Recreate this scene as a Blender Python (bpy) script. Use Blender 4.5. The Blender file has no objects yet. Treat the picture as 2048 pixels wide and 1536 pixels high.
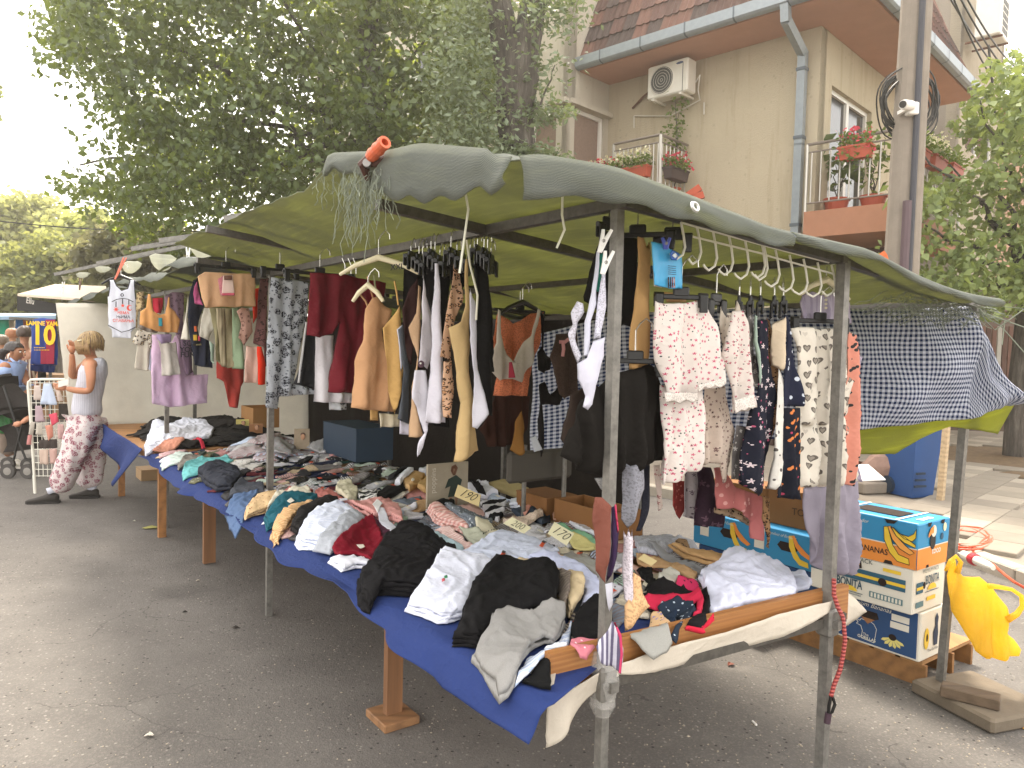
import bpy, bmesh, math, random
import numpy as np
from mathutils import Vector, Matrix, noise
from mathutils.geometry import delaunay_2d_cdt
random.seed(7); RNG = np.random.default_rng(7)
SC = bpy.context.scene; COL = SC.collection

# ------------------------------------------------------------------ camera, sky, sun, exposure
F, CAMH = 1500.0,1.65                      # focal length in px of a 2048 px wide picture, camera height
_p, _r = math.radians(2.7), math.radians(1.4)
_f = Vector((0, math.cos(_p),-math.sin(_p))); _u = Vector((0, math.sin(_p), math.cos(_p))); _x = Vector((1,0,0))
CX, CY, CZ = (math.cos(_r)*_x + math.sin(_r)*_u),(-math.sin(_r)*_x + math.cos(_r)*_u), _f
cam = bpy.data.cameras.new('camera'); camo = bpy.data.objects.new('camera', cam); COL.objects.link(camo)
cam.sensor_width = 36; cam.lens = 36*F/2048; cam.clip_start = .05; cam.clip_end = 2000
camo.matrix_world = Matrix((CX, CY,-CZ)).transposed().to_4x4(); camo.location = (0,0, CAMH)
SC.camera = camo

SUN_EL, SUN_AZ = math.radians(57), math.radians(-12)     # azimuth measured from +Y towards +X: the sun stands ahead of the camera
w = bpy.data.worlds.new('World'); SC.world = w; w.use_nodes = True
nt = w.node_tree; bg = nt.nodes['Background']
sky = nt.nodes.new('ShaderNodeTexSky'); sky.sky_type = 'NISHITA'; sky.sun_disc = False
sky.sun_elevation = SUN_EL; sky.sun_rotation = SUN_AZ; sky.dust_density = 6.0; sky.air_density = 1.0; sky.ozone_density = .6
hz = nt.nodes.new('ShaderNodeMix'); hz.data_type = 'RGBA'; hz.inputs['Factor'].default_value = .6
hz.inputs[7].default_value = (15.6,14.9,13.9,1)      # thin warm high cloud over the whole sky
nt.links.new(sky.outputs[0], hz.inputs[6]); nt.links.new(hz.outputs[2], bg.inputs['Color'])
bg.inputs['Strength'].default_value = .15
sl = bpy.data.lights.new('sun','SUN'); sl.energy = 3.6; sl.angle = math.radians(12); sl.color = (1,.92,.8)
so = bpy.data.objects.new('sun', sl); COL.objects.link(so); so.location = (0,20,40)
_sd = Vector((math.sin(SUN_AZ)*math.cos(SUN_EL), math.cos(SUN_AZ)*math.cos(SUN_EL), math.sin(SUN_EL)))
so.rotation_euler = _sd.to_track_quat('Z','Y').to_euler()
vs = SC.view_settings; SC.display_settings.display_device = 'sRGB'
vs.view_transform = 'Standard'; vs.look = 'None'; vs.gamma = 1; vs.use_curve_mapping = False; vs.exposure = 0.98
SC.render.engine = 'CYCLES'; SC.cycles.use_denoising = True; SC.cycles.max_bounces = 7
SC.cycles.transparent_max_bounces = 12; SC.cycles.sample_clamp_indirect = 6

# ------------------------------------------------------------------ places: picture rays to world points
O = Vector((0,0, CAMH))
def ray(px, py): return CX*((px-1024)/F) + CY*((768-py)/F) + CZ
def D(px, py, Y):
    d = ray(px, py); return O + d*(Y/d.y)
def G(px, py, z=0.0):
    d = ray(px, py); return O + d*((z-CAMH)/d.z)
def PL(px, py, p0, n):
    d = ray(px, py); return O + d*((Vector(p0)-O).dot(n)/d.dot(n))
def PX(P):
    c = Vector(P)-O; z = c.dot(CZ); return (1024+F*c.dot(CX)/z,768-F*c.dot(CY)/z)
U = Vector((-.59,.807,0)); V = Vector((.807,.59,0)); C0 = Vector((.10,1.857,0))   # stall frame: along, across, front corner
def S(u, v, z=0.0): return C0 + U*u + V*v + Vector((0,0, z))
def UV(P): r = Vector(P)-C0; return r.dot(U), r.dot(V)

# ------------------------------------------------------------------ colours and materials
def hexc(h):
    h = h.lstrip('#'); c = [int(h[i:i+2],16)/255 for i in (0,2,4)]
    return tuple((x/12.92 if x <= .04045 else ((x+.055)/1.055)**2.4) for x in c)
def C(c): return hexc(c) if isinstance(c, str) else tuple(c)[:3]
_M = {}
class N:                                    # tiny node-tree writer
    def __init__(s, name):
        s.m = bpy.data.materials.new(name); s.m.use_nodes = True; s.t = s.m.node_tree; s.b = s.t.nodes['Principled BSDF']; s.out = s.t.nodes['Material Output']
    def n(s, typ, **k):
        o = s.t.nodes.new(typ)
        for a, b in k.items():
            if a in ('x',): continue
            setattr(o, a, b)
        return o
    def l(s, a, b): s.t.links.new(a, b)
    def val(s, v, i):
        if hasattr(v,'links') or isinstance(v, bpy.types.NodeSocket): s.l(v, i)
        else: i.default_value = v
    def math(s, op, a, b=0.0, c=0.0):
        o = s.n('ShaderNodeMath', operation=op); s.val(a, o.inputs[0]); s.val(b, o.inputs[1]); s.val(c, o.inputs[2]); return o.outputs[0]
    def mix(s, f, a, b):
        o = s.n('ShaderNodeMix', data_type='RGBA'); s.val(f, o.inputs[0])
        for v, i in ((a,6),(b,7)):
            if isinstance(v,(tuple, list)): v = tuple(v)[:3]+(1,)
            s.val(v, o.inputs[i])
        return o.outputs[2]
    def co(s, kind='Object', scale=None, rot=None):
        o = s.n('ShaderNodeTexCoord').outputs[kind]
        if scale is None and rot is None: return o
        m = s.n('ShaderNodeMapping'); s.l(o, m.inputs[0])
        if scale is not None: m.inputs['Scale'].default_value = scale if hasattr(scale,'__len__') else (scale,)*3
        if rot is not None: m.inputs['Rotation'].default_value = rot
        return m.outputs[0]
    def n_scale(s, vec, sc):
        m = s.n('ShaderNodeMapping'); s.l(vec, m.inputs[0]); m.inputs['Scale'].default_value = sc; return m.outputs[0]
    def noise(s, vec, scale=5, detail=4, rough=.55, out=0):
        o = s.n('ShaderNodeTexNoise'); s.l(vec, o.inputs['Vector']); o.inputs['Scale'].default_value = scale; o.inputs['Detail'].default_value = detail; o.inputs['Roughness'].default_value = rough
        return o.outputs[out]
    def vor(s, vec, scale=5, feature='F1', rnd=1.0):
        o = s.n('ShaderNodeTexVoronoi', feature=feature); s.l(vec, o.inputs['Vector']); o.inputs['Scale'].default_value = scale; o.inputs['Randomness'].default_value = rnd; return o
    def ramp(s, f, *st):
        o = s.n('ShaderNodeValToRGB'); s.l(f, o.inputs[0]); e = o.color_ramp.elements
        while len(e) < len(st): e.new(.5)
        for q,(p, c) in zip(e, st):
            q.position = p; q.color = tuple(c)[:3]+(1,) if hasattr(c,'__len__') else (c, c, c,1)
        return o.outputs[0]
    def mr(s, v, a, b, c=0., d=1.):
        o = s.n('ShaderNodeMapRange'); s.l(v, o.inputs[0])
        for i, q in zip((1,2,3,4),(a, b, c, d)): o.inputs[i].default_value = q
        return o.outputs[0]
    def bump(s, h, strength=.3, dist=.01):
        o = s.n('ShaderNodeBump'); s.l(h, o.inputs['Height']); o.inputs['Strength'].default_value = strength; o.inputs['Distance'].default_value = dist
        s.l(o.outputs[0], s.b.inputs['Normal']); return o
    def base(s, c):
        if isinstance(c, tuple): s.b.inputs['Base Color'].default_value = c[:3]+(1,)
        else: s.l(c, s.b.inputs['Base Color'])
    def set(s, **k):
        for a, v in k.items(): s.b.inputs[a.replace('_',' ')].default_value = v
        return s
    def translucent(s, col, f):
        t = s.n('ShaderNodeBsdfTranslucent'); s.val(col if not isinstance(col, tuple) else col[:3]+(1,), t.inputs[0])
        a = s.n('ShaderNodeMixShader'); s.val(f, a.inputs[0]); s.l(s.b.outputs[0], a.inputs[1]); s.l(t.outputs[0], a.inputs[2]); s.l(a.outputs[0], s.out.inputs[0])

def mul(c, k): return tuple(min(1, x*k) for x in c)
def plain(c, rough=.6, metal=0.0, var=.12, scale=8, bump=0.0, bscale=60, spec=.4, name=None):
    c = C(c); key = ('plain', c, rough, metal, var, scale, bump, bscale, spec)
    if key in _M: return _M[key]
    m = N(name or 'paint'); o = m.co('Object')
    f = m.noise(o, scale,5,.6)
    m.base(m.mix(f, mul(c,1-var*1.4), mul(c,1+var)))
    m.set(Roughness=rough, Metallic=metal); m.b.inputs['Specular IOR Level'].default_value = spec
    if bump: m.bump(m.noise(o, bscale,4), bump,.004)
    _M[key] = m.m; return m.m

def uvc(m): return m.n('ShaderNodeUVMap').outputs[0]
def fabric(c, pat=None, c2=None, c3=None, sc=1.0, rough=.85, trans=.12):
    """woven or knitted cloth; the print lies in the cloth's own flat pattern space (UV in metres)"""
    c = C(c); key = ('fab', c, pat, c2, c3, sc, trans)
    if key in _M: return _M[key]
    m = N('cloth'); uv = uvc(m); col = c
    def col3(x): return C(x) if x is not None else None
    c2, c3 = col3(c2), col3(c3)
    ob = m.co('Object')
    if pat in ('dots','flowers','hearts','leopard','bows'):
        s = {'dots': 60,'flowers': 34,'hearts': 22,'leopard': 55,'bows': 26}[pat]*sc
        v = m.vor(uv, s, rnd=.8 if pat in ('hearts','dots') else 1)
        sub = m.n('ShaderNodeVectorMath', operation='SUBTRACT'); m.l(uv, sub.inputs[0])
        v2 = v.outputs['Position']
        m.l(v2, sub.inputs[1])
        sx = m.n('ShaderNodeSeparateXYZ'); m.l(sub.outputs[0], sx.inputs[0])
        x, y = m.math('MULTIPLY', sx.outputs[0], s*1.0), m.math('MULTIPLY', sx.outputs[1], s*1.0)
        rn = m.n('ShaderNodeSeparateColor'); m.l(v.outputs['Color'], rn.inputs[0])
        if pat == 'dots':
            mask = m.math('LESS_THAN', v.outputs['Distance'],.23); col = m.mix(mask, c, c2)
        elif pat == 'hearts':
            ax = m.math('ABSOLUTE', x); yy = m.math('SUBTRACT', m.math('MULTIPLY', y,1.2), m.math('MULTIPLY', m.math('SQRT', ax),.48))
            d2 = m.math('ADD', m.math('MULTIPLY', x, x), m.math('MULTIPLY', yy, yy))
            a = m.math('LESS_THAN', d2,.085); b = m.math('LESS_THAN', d2,.03)
            a = m.math('MULTIPLY', a, m.math('GREATER_THAN', rn.outputs[0],.18))
            col = m.mix(a, c, c2); col = m.mix(m.math('MULTIPLY', b,.55), col, c3 or c)
        elif pat == 'leopard':
            e = m.math('LESS_THAN', v.outputs['Distance'],.46); i = m.math('LESS_THAN', v.outputs['Distance'],.26)
            g = m.math('GREATER_THAN', m.noise(uv, s*1.6,2),.45)
            col = m.mix(m.math('MULTIPLY', e, g), c, c2); col = m.mix(i, col, c3 or c)
        else:
            ang = m.math('ARCTAN2', y, x); r = m.math('SQRT', m.math('ADD', m.math('MULTIPLY', x, x), m.math('MULTIPLY', y, y)))
            pet = m.math('ADD',.17, m.math('MULTIPLY', m.math('SINE', m.math('MULTIPLY', ang,5 if pat == 'flowers' else 2)),.09))
            big = m.math('GREATER_THAN', rn.outputs[0],.35)
            fl = m.math('MULTIPLY', m.math('LESS_THAN', r, pet), big); col = m.mix(fl, c, c2)
            v3 = m.vor(uv, s*1.7); r3 = m.n('ShaderNodeSeparateColor'); m.l(v3.outputs['Color'], r3.inputs[0])
            lf = m.math('MULTIPLY', m.math('LESS_THAN', v3.outputs['Distance'],.2), m.math('GREATER_THAN', r3.outputs[1],.45))
            col = m.mix(lf, col, c3 or c2)
    elif pat == 'blooms':                       # large smudged flowers
        v = m.vor(uv,16*sc); n2 = m.noise(uv,46*sc,3)
        d = m.math('ADD', v.outputs['Distance'], m.math('MULTIPLY', m.math('SUBTRACT', n2,.5),.5))
        a = m.math('LESS_THAN', d,.45); g = m.math('GREATER_THAN', m.noise(uv,75*sc,3),.5)
        col = m.mix(m.math('MULTIPLY', a, m.math('ADD', m.math('MULTIPLY', g,.7),.3)), c, c2)
        v4 = m.vor(uv,38*sc); col = m.mix(m.math('MULTIPLY', m.math('LESS_THAN', v4.outputs['Distance'],.24),.8), col, c3 or c2)
    elif pat in ('stripes','hstripes','gingham','panels'):
        sx = m.n('ShaderNodeSeparateXYZ'); m.l(uv, sx.inputs[0]); w_ = {'stripes': 70,'hstripes': 70,'gingham': 45,'panels': 2.6}[pat]*sc
        fx = m.math('GREATER_THAN', m.math('FRACT', m.math('MULTIPLY', sx.outputs[0], w_)),.5)
        fy = m.math('GREATER_THAN', m.math('FRACT', m.math('MULTIPLY', sx.outputs[1], w_)),.5)
        if pat in ('stripes','panels'): col = m.mix(fx, c, c2)
        elif pat == 'hstripes': col = m.mix(fy, c, c2)
        else: col = m.mix(m.math('MULTIPLY', m.math('ADD', fx, fy),.5), c, c2)
    elif pat == 'lace':
        v = m.vor(uv,210*sc); col = m.mix(m.math('GREATER_THAN', v.outputs['Distance'],.46), mul(c,.72), c)
    elif pat == 'heather':
        col = m.mix(m.noise(uv,420*sc,2), mul(c,.7), mul(c,1.25))
    f = m.noise(ob,7,4,.6); lo = mul(c,.82) if isinstance(col, tuple) else None
    if isinstance(col, tuple): col = m.mix(f, mul(c,.86), mul(c,1.08))
    m.base(col); m.set(Roughness=rough); m.b.inputs['Specular IOR Level'].default_value = .15
    n_ = m.noise(uv,8,3,.5); rdg = m.math('POWER', m.math('SUBTRACT',1, m.math('ABSOLUTE', m.math('MULTIPLY', m.math('SUBTRACT', n_,.5),4))),3)
    h = m.math('ADD', m.math('ADD', m.math('MULTIPLY', rdg,.3), m.math('MULTIPLY', m.noise(uv,24,4,.55),.6)), m.math('MULTIPLY', m.noise(uv,900,1),.1))
    m.bump(h,.4,.02)
    if trans: m.translucent(col if not isinstance(col, tuple) else c, trans)
    _M[key] = m.m; return m.m

def wood(c, rough=.6, scale=1.0, axis=0):
    c = C(c); key = ('wood', c, rough, scale, axis)
    if key in _M: return _M[key]
    m = N('wood'); s = [26*scale]*3; s[axis] = 1.6*scale
    o = m.co('Object', tuple(s)); n1 = m.noise(o,1.6,5,.6); r = m.n('ShaderNodeTexWave', wave_type='RINGS'); m.l(o, r.inputs[0]); r.inputs['Scale'].default_value = .22; r.inputs['Distortion'].default_value = 7; r.inputs['Detail'].default_value = 3
    f = m.math('ADD', m.math('MULTIPLY', n1,.75), m.math('MULTIPLY', r.outputs['Fac'],.25))
    m.base(m.ramp(f,(.25, mul(c,.68)),(.5, c),(.75, mul(c,1.2)))); m.set(Roughness=rough); m.bump(f,.35,.004)
    _M[key] = m.m; return m.m
def steel(c='#7d7a74', rough=.5):
    key = ('steel', c, rough)
    if key in _M: return _M[key]
    m = N('worn_steel'); o = m.co('Object'); f = m.noise(o,30,5,.7)
    cc = C(c); m.base(m.ramp(f,(.3, mul(cc,.6)),(.55, cc),(.75, mul(cc,1.25)),(.82,(.2,.1,.05)))); m.set(Roughness=rough, Metallic=.45)
    m.bump(m.noise(o,120,3),.1,.002); _M[key] = m.m; return m.m

# ------------------------------------------------------------------ objects
def tag(o, label=None, cat=None, group=None, kind=None):
    for k, v in (('label', label),('category', cat),('group', group),('kind', kind)):
        if v: o[k] = v
    return o
def T(name, loc, label=None, cat=None, group=None, rz=0.0):
    o = bpy.data.objects.new(name, None); COL.objects.link(o); o.location = loc; o.rotation_euler = (0,0, rz); o.empty_display_size = .1
    return tag(o, label, cat, group)
def wloc(o):
    p = Vector((0,0,0))
    while o is not None: p += Vector(o.location); o = o.parent
    return p
def MO(name, verts, faces, m, parent=None, smooth=False, uv=None, label=None, cat=None, group=None, kind=None, origin=None):
    """one mesh object from world-space vertices"""
    V3 = np.asarray(verts, float).reshape(-1,3)
    if parent is not None: org = np.array(wloc(parent)); loc = (0,0,0)
    elif origin is not None: org = np.array(origin, float); loc = tuple(org)
    else:
        org = np.array([V3[:,0].mean(), V3[:,1].mean(), V3[:,2].min()]) if len(V3) else np.zeros(3); loc = tuple(org)
    me = bpy.data.meshes.new(name); me.from_pydata((V3-org).tolist(),[],[tuple(f) for f in faces])
    if uv is not None:
        lay = me.uv_layers.new(name='UVMap'); li = np.empty(len(me.loops), int); me.loops.foreach_get('vertex_index', li)
        lay.data.foreach_set('uv', np.asarray(uv, np.float32)[li].ravel())
    if smooth: me.polygons.foreach_set('use_smooth',[True]*len(me.polygons))
    if isinstance(m,(list, tuple)):
        for x in m: me.materials.append(x)
    elif m is not None: me.materials.append(m)
    o = bpy.data.objects.new(name, me); COL.objects.link(o); o.location = loc
    if parent is not None: o.parent = parent
    return tag(o, label, cat, group, kind)

class MB:                                   # collects shapes of ONE piece
    def __init__(s): s.v, s.f = [],[]
    def add(s, vs, fs):
        k = len(s.v); s.v += [tuple(x) for x in vs]; s.f += [tuple(i+k for i in f) for f in fs]; return s
    def box(s, c, size, ex=None, ey=None, ez=None, bev=0.0):
        c = Vector(c); ex = Vector(ex or (1,0,0)); ey = Vector(ey or (0,1,0)); ez = Vector(ez or (0,0,1)); a, b, d = (x/2 for x in size)
        if bev <= 0:
            vs = [c+ex*(a*i)+ey*(b*j)+ez*(d*k) for i in (-1,1) for j in (-1,1) for k in (-1,1)]
            return s.add(vs,[(0,1,3,2),(4,6,7,5),(0,4,5,1),(2,3,7,6),(0,2,6,4),(1,5,7,3)])
        t = bev; vs = []; fs = []
        for k, q in ((-1, t),(-1,0),(1,0),(1, t)):
            zz = d*k; zz = (-d if k < 0 else d); z_ = zz if q == t else (zz+t if k < 0 else zz-t)
            A, B = a-q, b-q; r = min(t, A, B)
            for x, y in ((A-r,-B),(A,-B+r),(A, B-r),(A-r, B),(-A+r, B),(-A, B-r),(-A,-B+r),(-A+r,-B)):
                vs.append(c+ex*x+ey*y+ez*z_)
        for l in range(3):
            for i in range(8):
                j = (i+1) % 8; fs.append((l*8+i, l*8+j, l*8+8+j, l*8+8+i))
        fs.append(tuple(range(7,-1,-1))); fs.append(tuple(range(24,32)))
        return s.add(vs, fs)
    def bar(s, p, q, w, h=None, up=(0,0,1)):
        p, q = Vector(p), Vector(q); d = q-p; L = d.length; d.normalize(); up = Vector(up)
        if abs(d.dot(up)) > .98: up = Vector((U.x, U.y,0))
        x = d.cross(up).normalized(); y = x.cross(d)
        return s.box((p+q)/2,(w, L, h or w), x, d, y)
    def tube(s, pts, r, n=8, cap=True):
        pts = [Vector(p) for p in pts]; R = r if hasattr(r,'__len__') else [r]*len(pts); vs = []; fs = []; prev = None
        for i, p in enumerate(pts):
            d = (pts[min(i+1, len(pts)-1)]-pts[max(i-1,0)])
            d = d.normalized() if d.length > 1e-9 else Vector((0,0,1))
            if prev is None: prev = d.orthogonal().normalized()
            prev = (prev-d*prev.dot(d)); prev = prev.normalized() if prev.length > 1e-6 else d.orthogonal().normalized(); y = d.cross(prev)
            for k in range(n):
                a = 2*math.pi*k/n; vs.append(p+(prev*math.cos(a)+y*math.sin(a))*R[i])
        for i in range(len(pts)-1):
            for k in range(n):
                k2 = (k+1) % n; fs.append((i*n+k, i*n+k2, i*n+n+k2, i*n+n+k))
        if cap: fs.append(tuple(range(n-1,-1,-1))); fs.append(tuple(range((len(pts)-1)*n, len(pts)*n)))
        return s.add(vs, fs)
    def lathe(s, c, prof, n=16, ax=(0,0,1), cap=True):
        c = Vector(c); ax = Vector(ax).normalized(); x = ax.orthogonal().normalized(); y = ax.cross(x); vs = []; fs = []
        for r, h in prof:
            for k in range(n):
                a = 2*math.pi*k/n; vs.append(c+ax*h+(x*math.cos(a)+y*math.sin(a))*r)
        for i in range(len(prof)-1):
            for k in range(n):
                k2 = (k+1) % n; fs.append((i*n+k, i*n+k2, i*n+n+k2, i*n+n+k))
        if cap: fs.append(tuple(range(n-1,-1,-1))); fs.append(tuple(range((len(prof)-1)*n, len(prof)*n)))
        return s.add(vs, fs)
    def ell(s, c, rx, ry, rz, nu=14, nv=9, ex=None, ey=None, ez=None):
        c = Vector(c); ex = Vector(ex or (1,0,0)); ey = Vector(ey or (0,1,0)); ez = Vector(ez or (0,0,1)); vs = []; fs = []
        for j in range(nv+1):
            t = math.pi*j/nv
            for i in range(nu):
                a = 2*math.pi*i/nu; vs.append(c+ex*(rx*math.sin(t)*math.cos(a))+ey*(ry*math.sin(t)*math.sin(a))+ez*(rz*math.cos(t)))
        for j in range(nv):
            for i in range(nu):
                i2 = (i+1) % nu; fs.append((j*nu+i, j*nu+nu+i, j*nu+nu+i2, j*nu+i2))
        return s.add(vs, fs)
    def prism(s, poly, ext):
        """solid between polygon poly (world points) and poly+ext"""
        n = len(poly); ext = Vector(ext); vs = [Vector(p) for p in poly]; vs += [p+ext for p in vs]
        tri = tess(poly)
        fs = [tuple(t) for t in tri]+[tuple(n+i for i in reversed(t)) for t in tri]
        fs += [(i, n+i, n+(i+1) % n,(i+1) % n) for i in range(n)]
        return s.add(vs, fs)
    def build(s, name, m, parent=None, smooth=False, **k): return MO(name, s.v, s.f, m, parent, smooth, **k)
def tess(poly):
    P = [Vector(p) for p in poly]; n = Vector((0,0,0))
    for i in range(len(P)): n += P[i].cross(P[(i+1) % len(P)])
    n.normalize(); x = n.orthogonal().normalized(); y = n.cross(x); q = [Vector((p.dot(x), p.dot(y))) for p in P]
    r = delaunay_2d_cdt(q,[],[list(range(len(q)))],1,1e-6)
    out = []
    for f in r[2]: out.append([r[3][i][0] if r[3][i] else 0 for i in f])
    return out
def dup(o, loc=None, parent=None, **k):
    c = o.copy(); COL.objects.link(c)
    if parent is not None: c.parent = parent
    if loc is not None: c.location = loc
    for ch in list(o.children): dup(ch, None, c)
    return tag(c, **k)
def rot2(x, y, a): return (x*math.cos(a)-y*math.sin(a), x*math.sin(a)+y*math.cos(a))
def text(s, org, ex, ey, size, m, parent, name='lettering', bold=0.0, italic=0.0, squeeze=1.0, align='CENTER', curve=None):
    """flat print: letters laid on a surface, ex along the line, ey up the letter; lifted 1.5 mm"""
    if not s: return None
    cu = bpy.data.curves.new(name,'FONT'); cu.body = s; cu.size = 1; cu.offset = bold; cu.shear = italic; cu.align_x = align; cu.align_y = 'CENTER'; cu.resolution_u = 3
    o = bpy.data.objects.new(name, cu); COL.objects.link(o); dg = bpy.context.evaluated_depsgraph_get(); me = bpy.data.meshes.new_from_object(o.evaluated_get(dg))
    bpy.data.objects.remove(o); bpy.data.curves.remove(cu)
    ex, ey = Vector(ex).normalized(), Vector(ey).normalized(); nz = ex.cross(ey); org = Vector(org); vs = []
    for v in me.vertices:
        x, y = v.co.x*size*squeeze, v.co.y*size; p = org+ex*x+ey*y+nz*.0018
        if curve: p = curve(x, y, p)
        vs.append(p)
    fs = [tuple(p.vertices) for p in me.polygons]; bpy.data.meshes.remove(me)
    return MO(name, vs, fs, m, parent)
# ================================================================== THE SETTING
def asphalt():
    m = N('asphalt'); o = m.co('Object'); big = m.noise(o,.55,5,.6); med = m.noise(o,3.2,6,.65); fine = m.vor(o,130); fr = m.n('ShaderNodeSeparateColor'); m.l(fine.outputs['Color'], fr.inputs[0])
    st = m.vor(o,48); sr = m.n('ShaderNodeSeparateColor'); m.l(st.outputs['Color'], sr.inputs[0])
    a = m.ramp(m.math('ADD', m.math('MULTIPLY', big,.55), m.math('MULTIPLY', med,.45)),(.34,(.100,.091,.082)),(.5,(.128,.117,.105)),(.66,(.165,.152,.137)))
    a = m.mix(m.math('MULTIPLY', m.mr(fr.outputs[0],.55,1),.55), a,(.19,.17,.15))
    chips = m.math('MULTIPLY', m.math('LESS_THAN', st.outputs['Distance'],.28), m.math('GREATER_THAN', sr.outputs[0],.86)); a = m.mix(m.math('MULTIPLY', chips,.8), a,(.26,.24,.21))
    darkc = m.math('MULTIPLY', m.math('LESS_THAN', st.outputs['Distance'],.3), m.math('LESS_THAN', sr.outputs[0],.06)); a = m.mix(m.math('MULTIPLY', darkc,.8), a,(.02,.018,.016))
    worn = m.mr(m.noise(m.co('Object',(1,1.6,1)),.9,7,.72),.60,.70); a = m.mix(m.math('MULTIPLY', worn,.6), a,(.23,.205,.178)); oil = m.mr(m.noise(o,.75,3),.62,.7); a = m.mix(m.math('MULTIPLY', oil,.35), a,(.05,.045,.04))
    # hairline cracks
    wob = m.n('ShaderNodeVectorMath', operation='ADD'); m.l(o, wob.inputs[0]); nn = m.n('ShaderNodeTexNoise'); m.l(o, nn.inputs['Vector']); nn.inputs['Scale'].default_value = 2.5; nn.inputs['Detail'].default_value = 6
    sc_ = m.n('ShaderNodeVectorMath', operation='SCALE'); m.l(nn.outputs['Color'], sc_.inputs[0]); sc_.inputs['Scale'].default_value = .5; m.l(sc_.outputs[0], wob.inputs[1])
    cr = m.vor(wob.outputs[0],1.1,'DISTANCE_TO_EDGE'); crk = m.math('MULTIPLY', m.math('LESS_THAN', cr.outputs['Distance'],.004), m.math('GREATER_THAN', m.noise(o,.8,3),.56))
    a = m.mix(m.math('MULTIPLY', crk,.45), a,(.035,.031,.028))
    m.base(a); m.set(Roughness=.88); m.b.inputs['Specular IOR Level'].default_value = .3
    h = m.math('ADD', m.math('MULTIPLY', fine.outputs['Distance'],.5), m.math('ADD', m.math('MULTIPLY', st.outputs['Distance'],.4), m.math('MULTIPLY', crk,-1.5)))
    m.bump(h,.6,.006); return m.m
MB().add([(-250,-60,0),(250,-60,0),(250,400,0),(-250,400,0)],[(0,1,2,3)]).build('road', asphalt(), kind='structure', origin=(0,0,0))

def render_wall(c, stain=.5):
    m = N('roughcast'); o = m.co('Object'); c = C(c)
    f = m.noise(o,.7,5,.6); g = m.noise(m.co('Object',(2.2,2.2,.18)),1.6,5,.7)
    a = m.mix(f, mul(c,.88), mul(c,1.06)); a = m.mix(m.math('MULTIPLY', m.mr(g,.52,.75), stain), a, mul((.95*c[0],.86*c[1],.75*c[2]),.72))
    sp = m.vor(o,9); srn = m.n('ShaderNodeSeparateColor'); m.l(sp.outputs['Color'], srn.inputs[0]); spot = m.math('MULTIPLY', m.math('LESS_THAN', sp.outputs['Distance'],.22), m.math('GREATER_THAN', srn.outputs[1],.8)); a = m.mix(m.math('MULTIPLY', spot,.25), a, mul(c,.5))
    gr = m.noise(o,85,3,.7); a = m.mix(m.math('MULTIPLY', m.mr(gr,.5,.7),.22), a, mul(c,.6))
    m.base(a); m.set(Roughness=.95); m.b.inputs['Specular IOR Level'].default_value = .1; m.bump(m.noise(o,60,4,.7),.8,.02); return m.m

# pavement, kerb and pavers (the street bends round the corner here)
FA, SB = Vector((-.72,.694,0)).normalized(), Vector((.694,.72,0)).normalized()
kerbline = [(4.25,2.0),(3.95,4.0),(3.76,5.5),(3.66,6.3),(3.3,6.95),(2.0,8.2),(-2.0,12.05),(-8.0,17.8),(-30,39)]
zk = .11
kw = plain('#a89f90',.9, var=.2, bump=.4, bscale=40)
pv = [Vector((x, y, zk-.012)) for x, y in kerbline]; far = [Vector((-30,90, zk-.012)), Vector((60,90, zk-.012)), Vector((60,2, zk-.012))]
pav_m = plain('#8d8376',.95, var=.25, scale=3, bump=.5, bscale=25)
b = MB(); allp = pv+far; b.add(allp, tess(allp)); b.build('pavement', pav_m, kind='structure')
kerb = T('kerb',(3.7,6.3,0)); kerb['kind'] = 'structure'
def along(pl, step):
    out = []; 
    for i in range(len(pl)-1):
        a, c = Vector(pl[i]), Vector(pl[i+1]); L = (c-a).length; n = max(1, round(L/step))
        for k in range(n): out.append((a+(c-a)*(k/n), a+(c-a)*((k+1)/n)))
    return out
for a, c in along(kerbline[:7],.8):
    d = (c-a).normalized(); p, q = Vector((*(a+d*.004), zk/2-.02)), Vector((*(c-d*.004), zk/2-.02)); nrm = Vector((-d.y, d.x,0))
    if nrm.dot(Vector((1,1,0))) < 0: nrm = -nrm
    MB().box((p+q)/2+nrm*.07,((q-p).length,.14, zk+.05+random.uniform(-.004,.004)),(d.x, d.y,0),(nrm.x, nrm.y,0), bev=.012).build('kerb_stone', kw, kerb)
tile_m = [plain(h,.93, var=.16, scale=5, bump=.4, bscale=40) for h in ('#958b7c','#8b8274','#9d9384','#847b6e')]
pt = T('paving',(4.5,7, zk)); pt['kind'] = 'structure'
base_me = None
org = Vector((3.7,6.4,0)); cnt = 0
from mathutils.geometry import intersect_point_tri_2d
def inside(p, poly):
    r = False; j = len(poly)-1
    for i in range(len(poly)):
        if (poly[i][1] > p[1]) != (poly[j][1] > p[1]) and p[0] < (poly[j][0]-poly[i][0])*(p[1]-poly[i][1])/(poly[j][1]-poly[i][1])+poly[i][0]: r = not r
        j = i
    return r
tilemesh = {}
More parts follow.
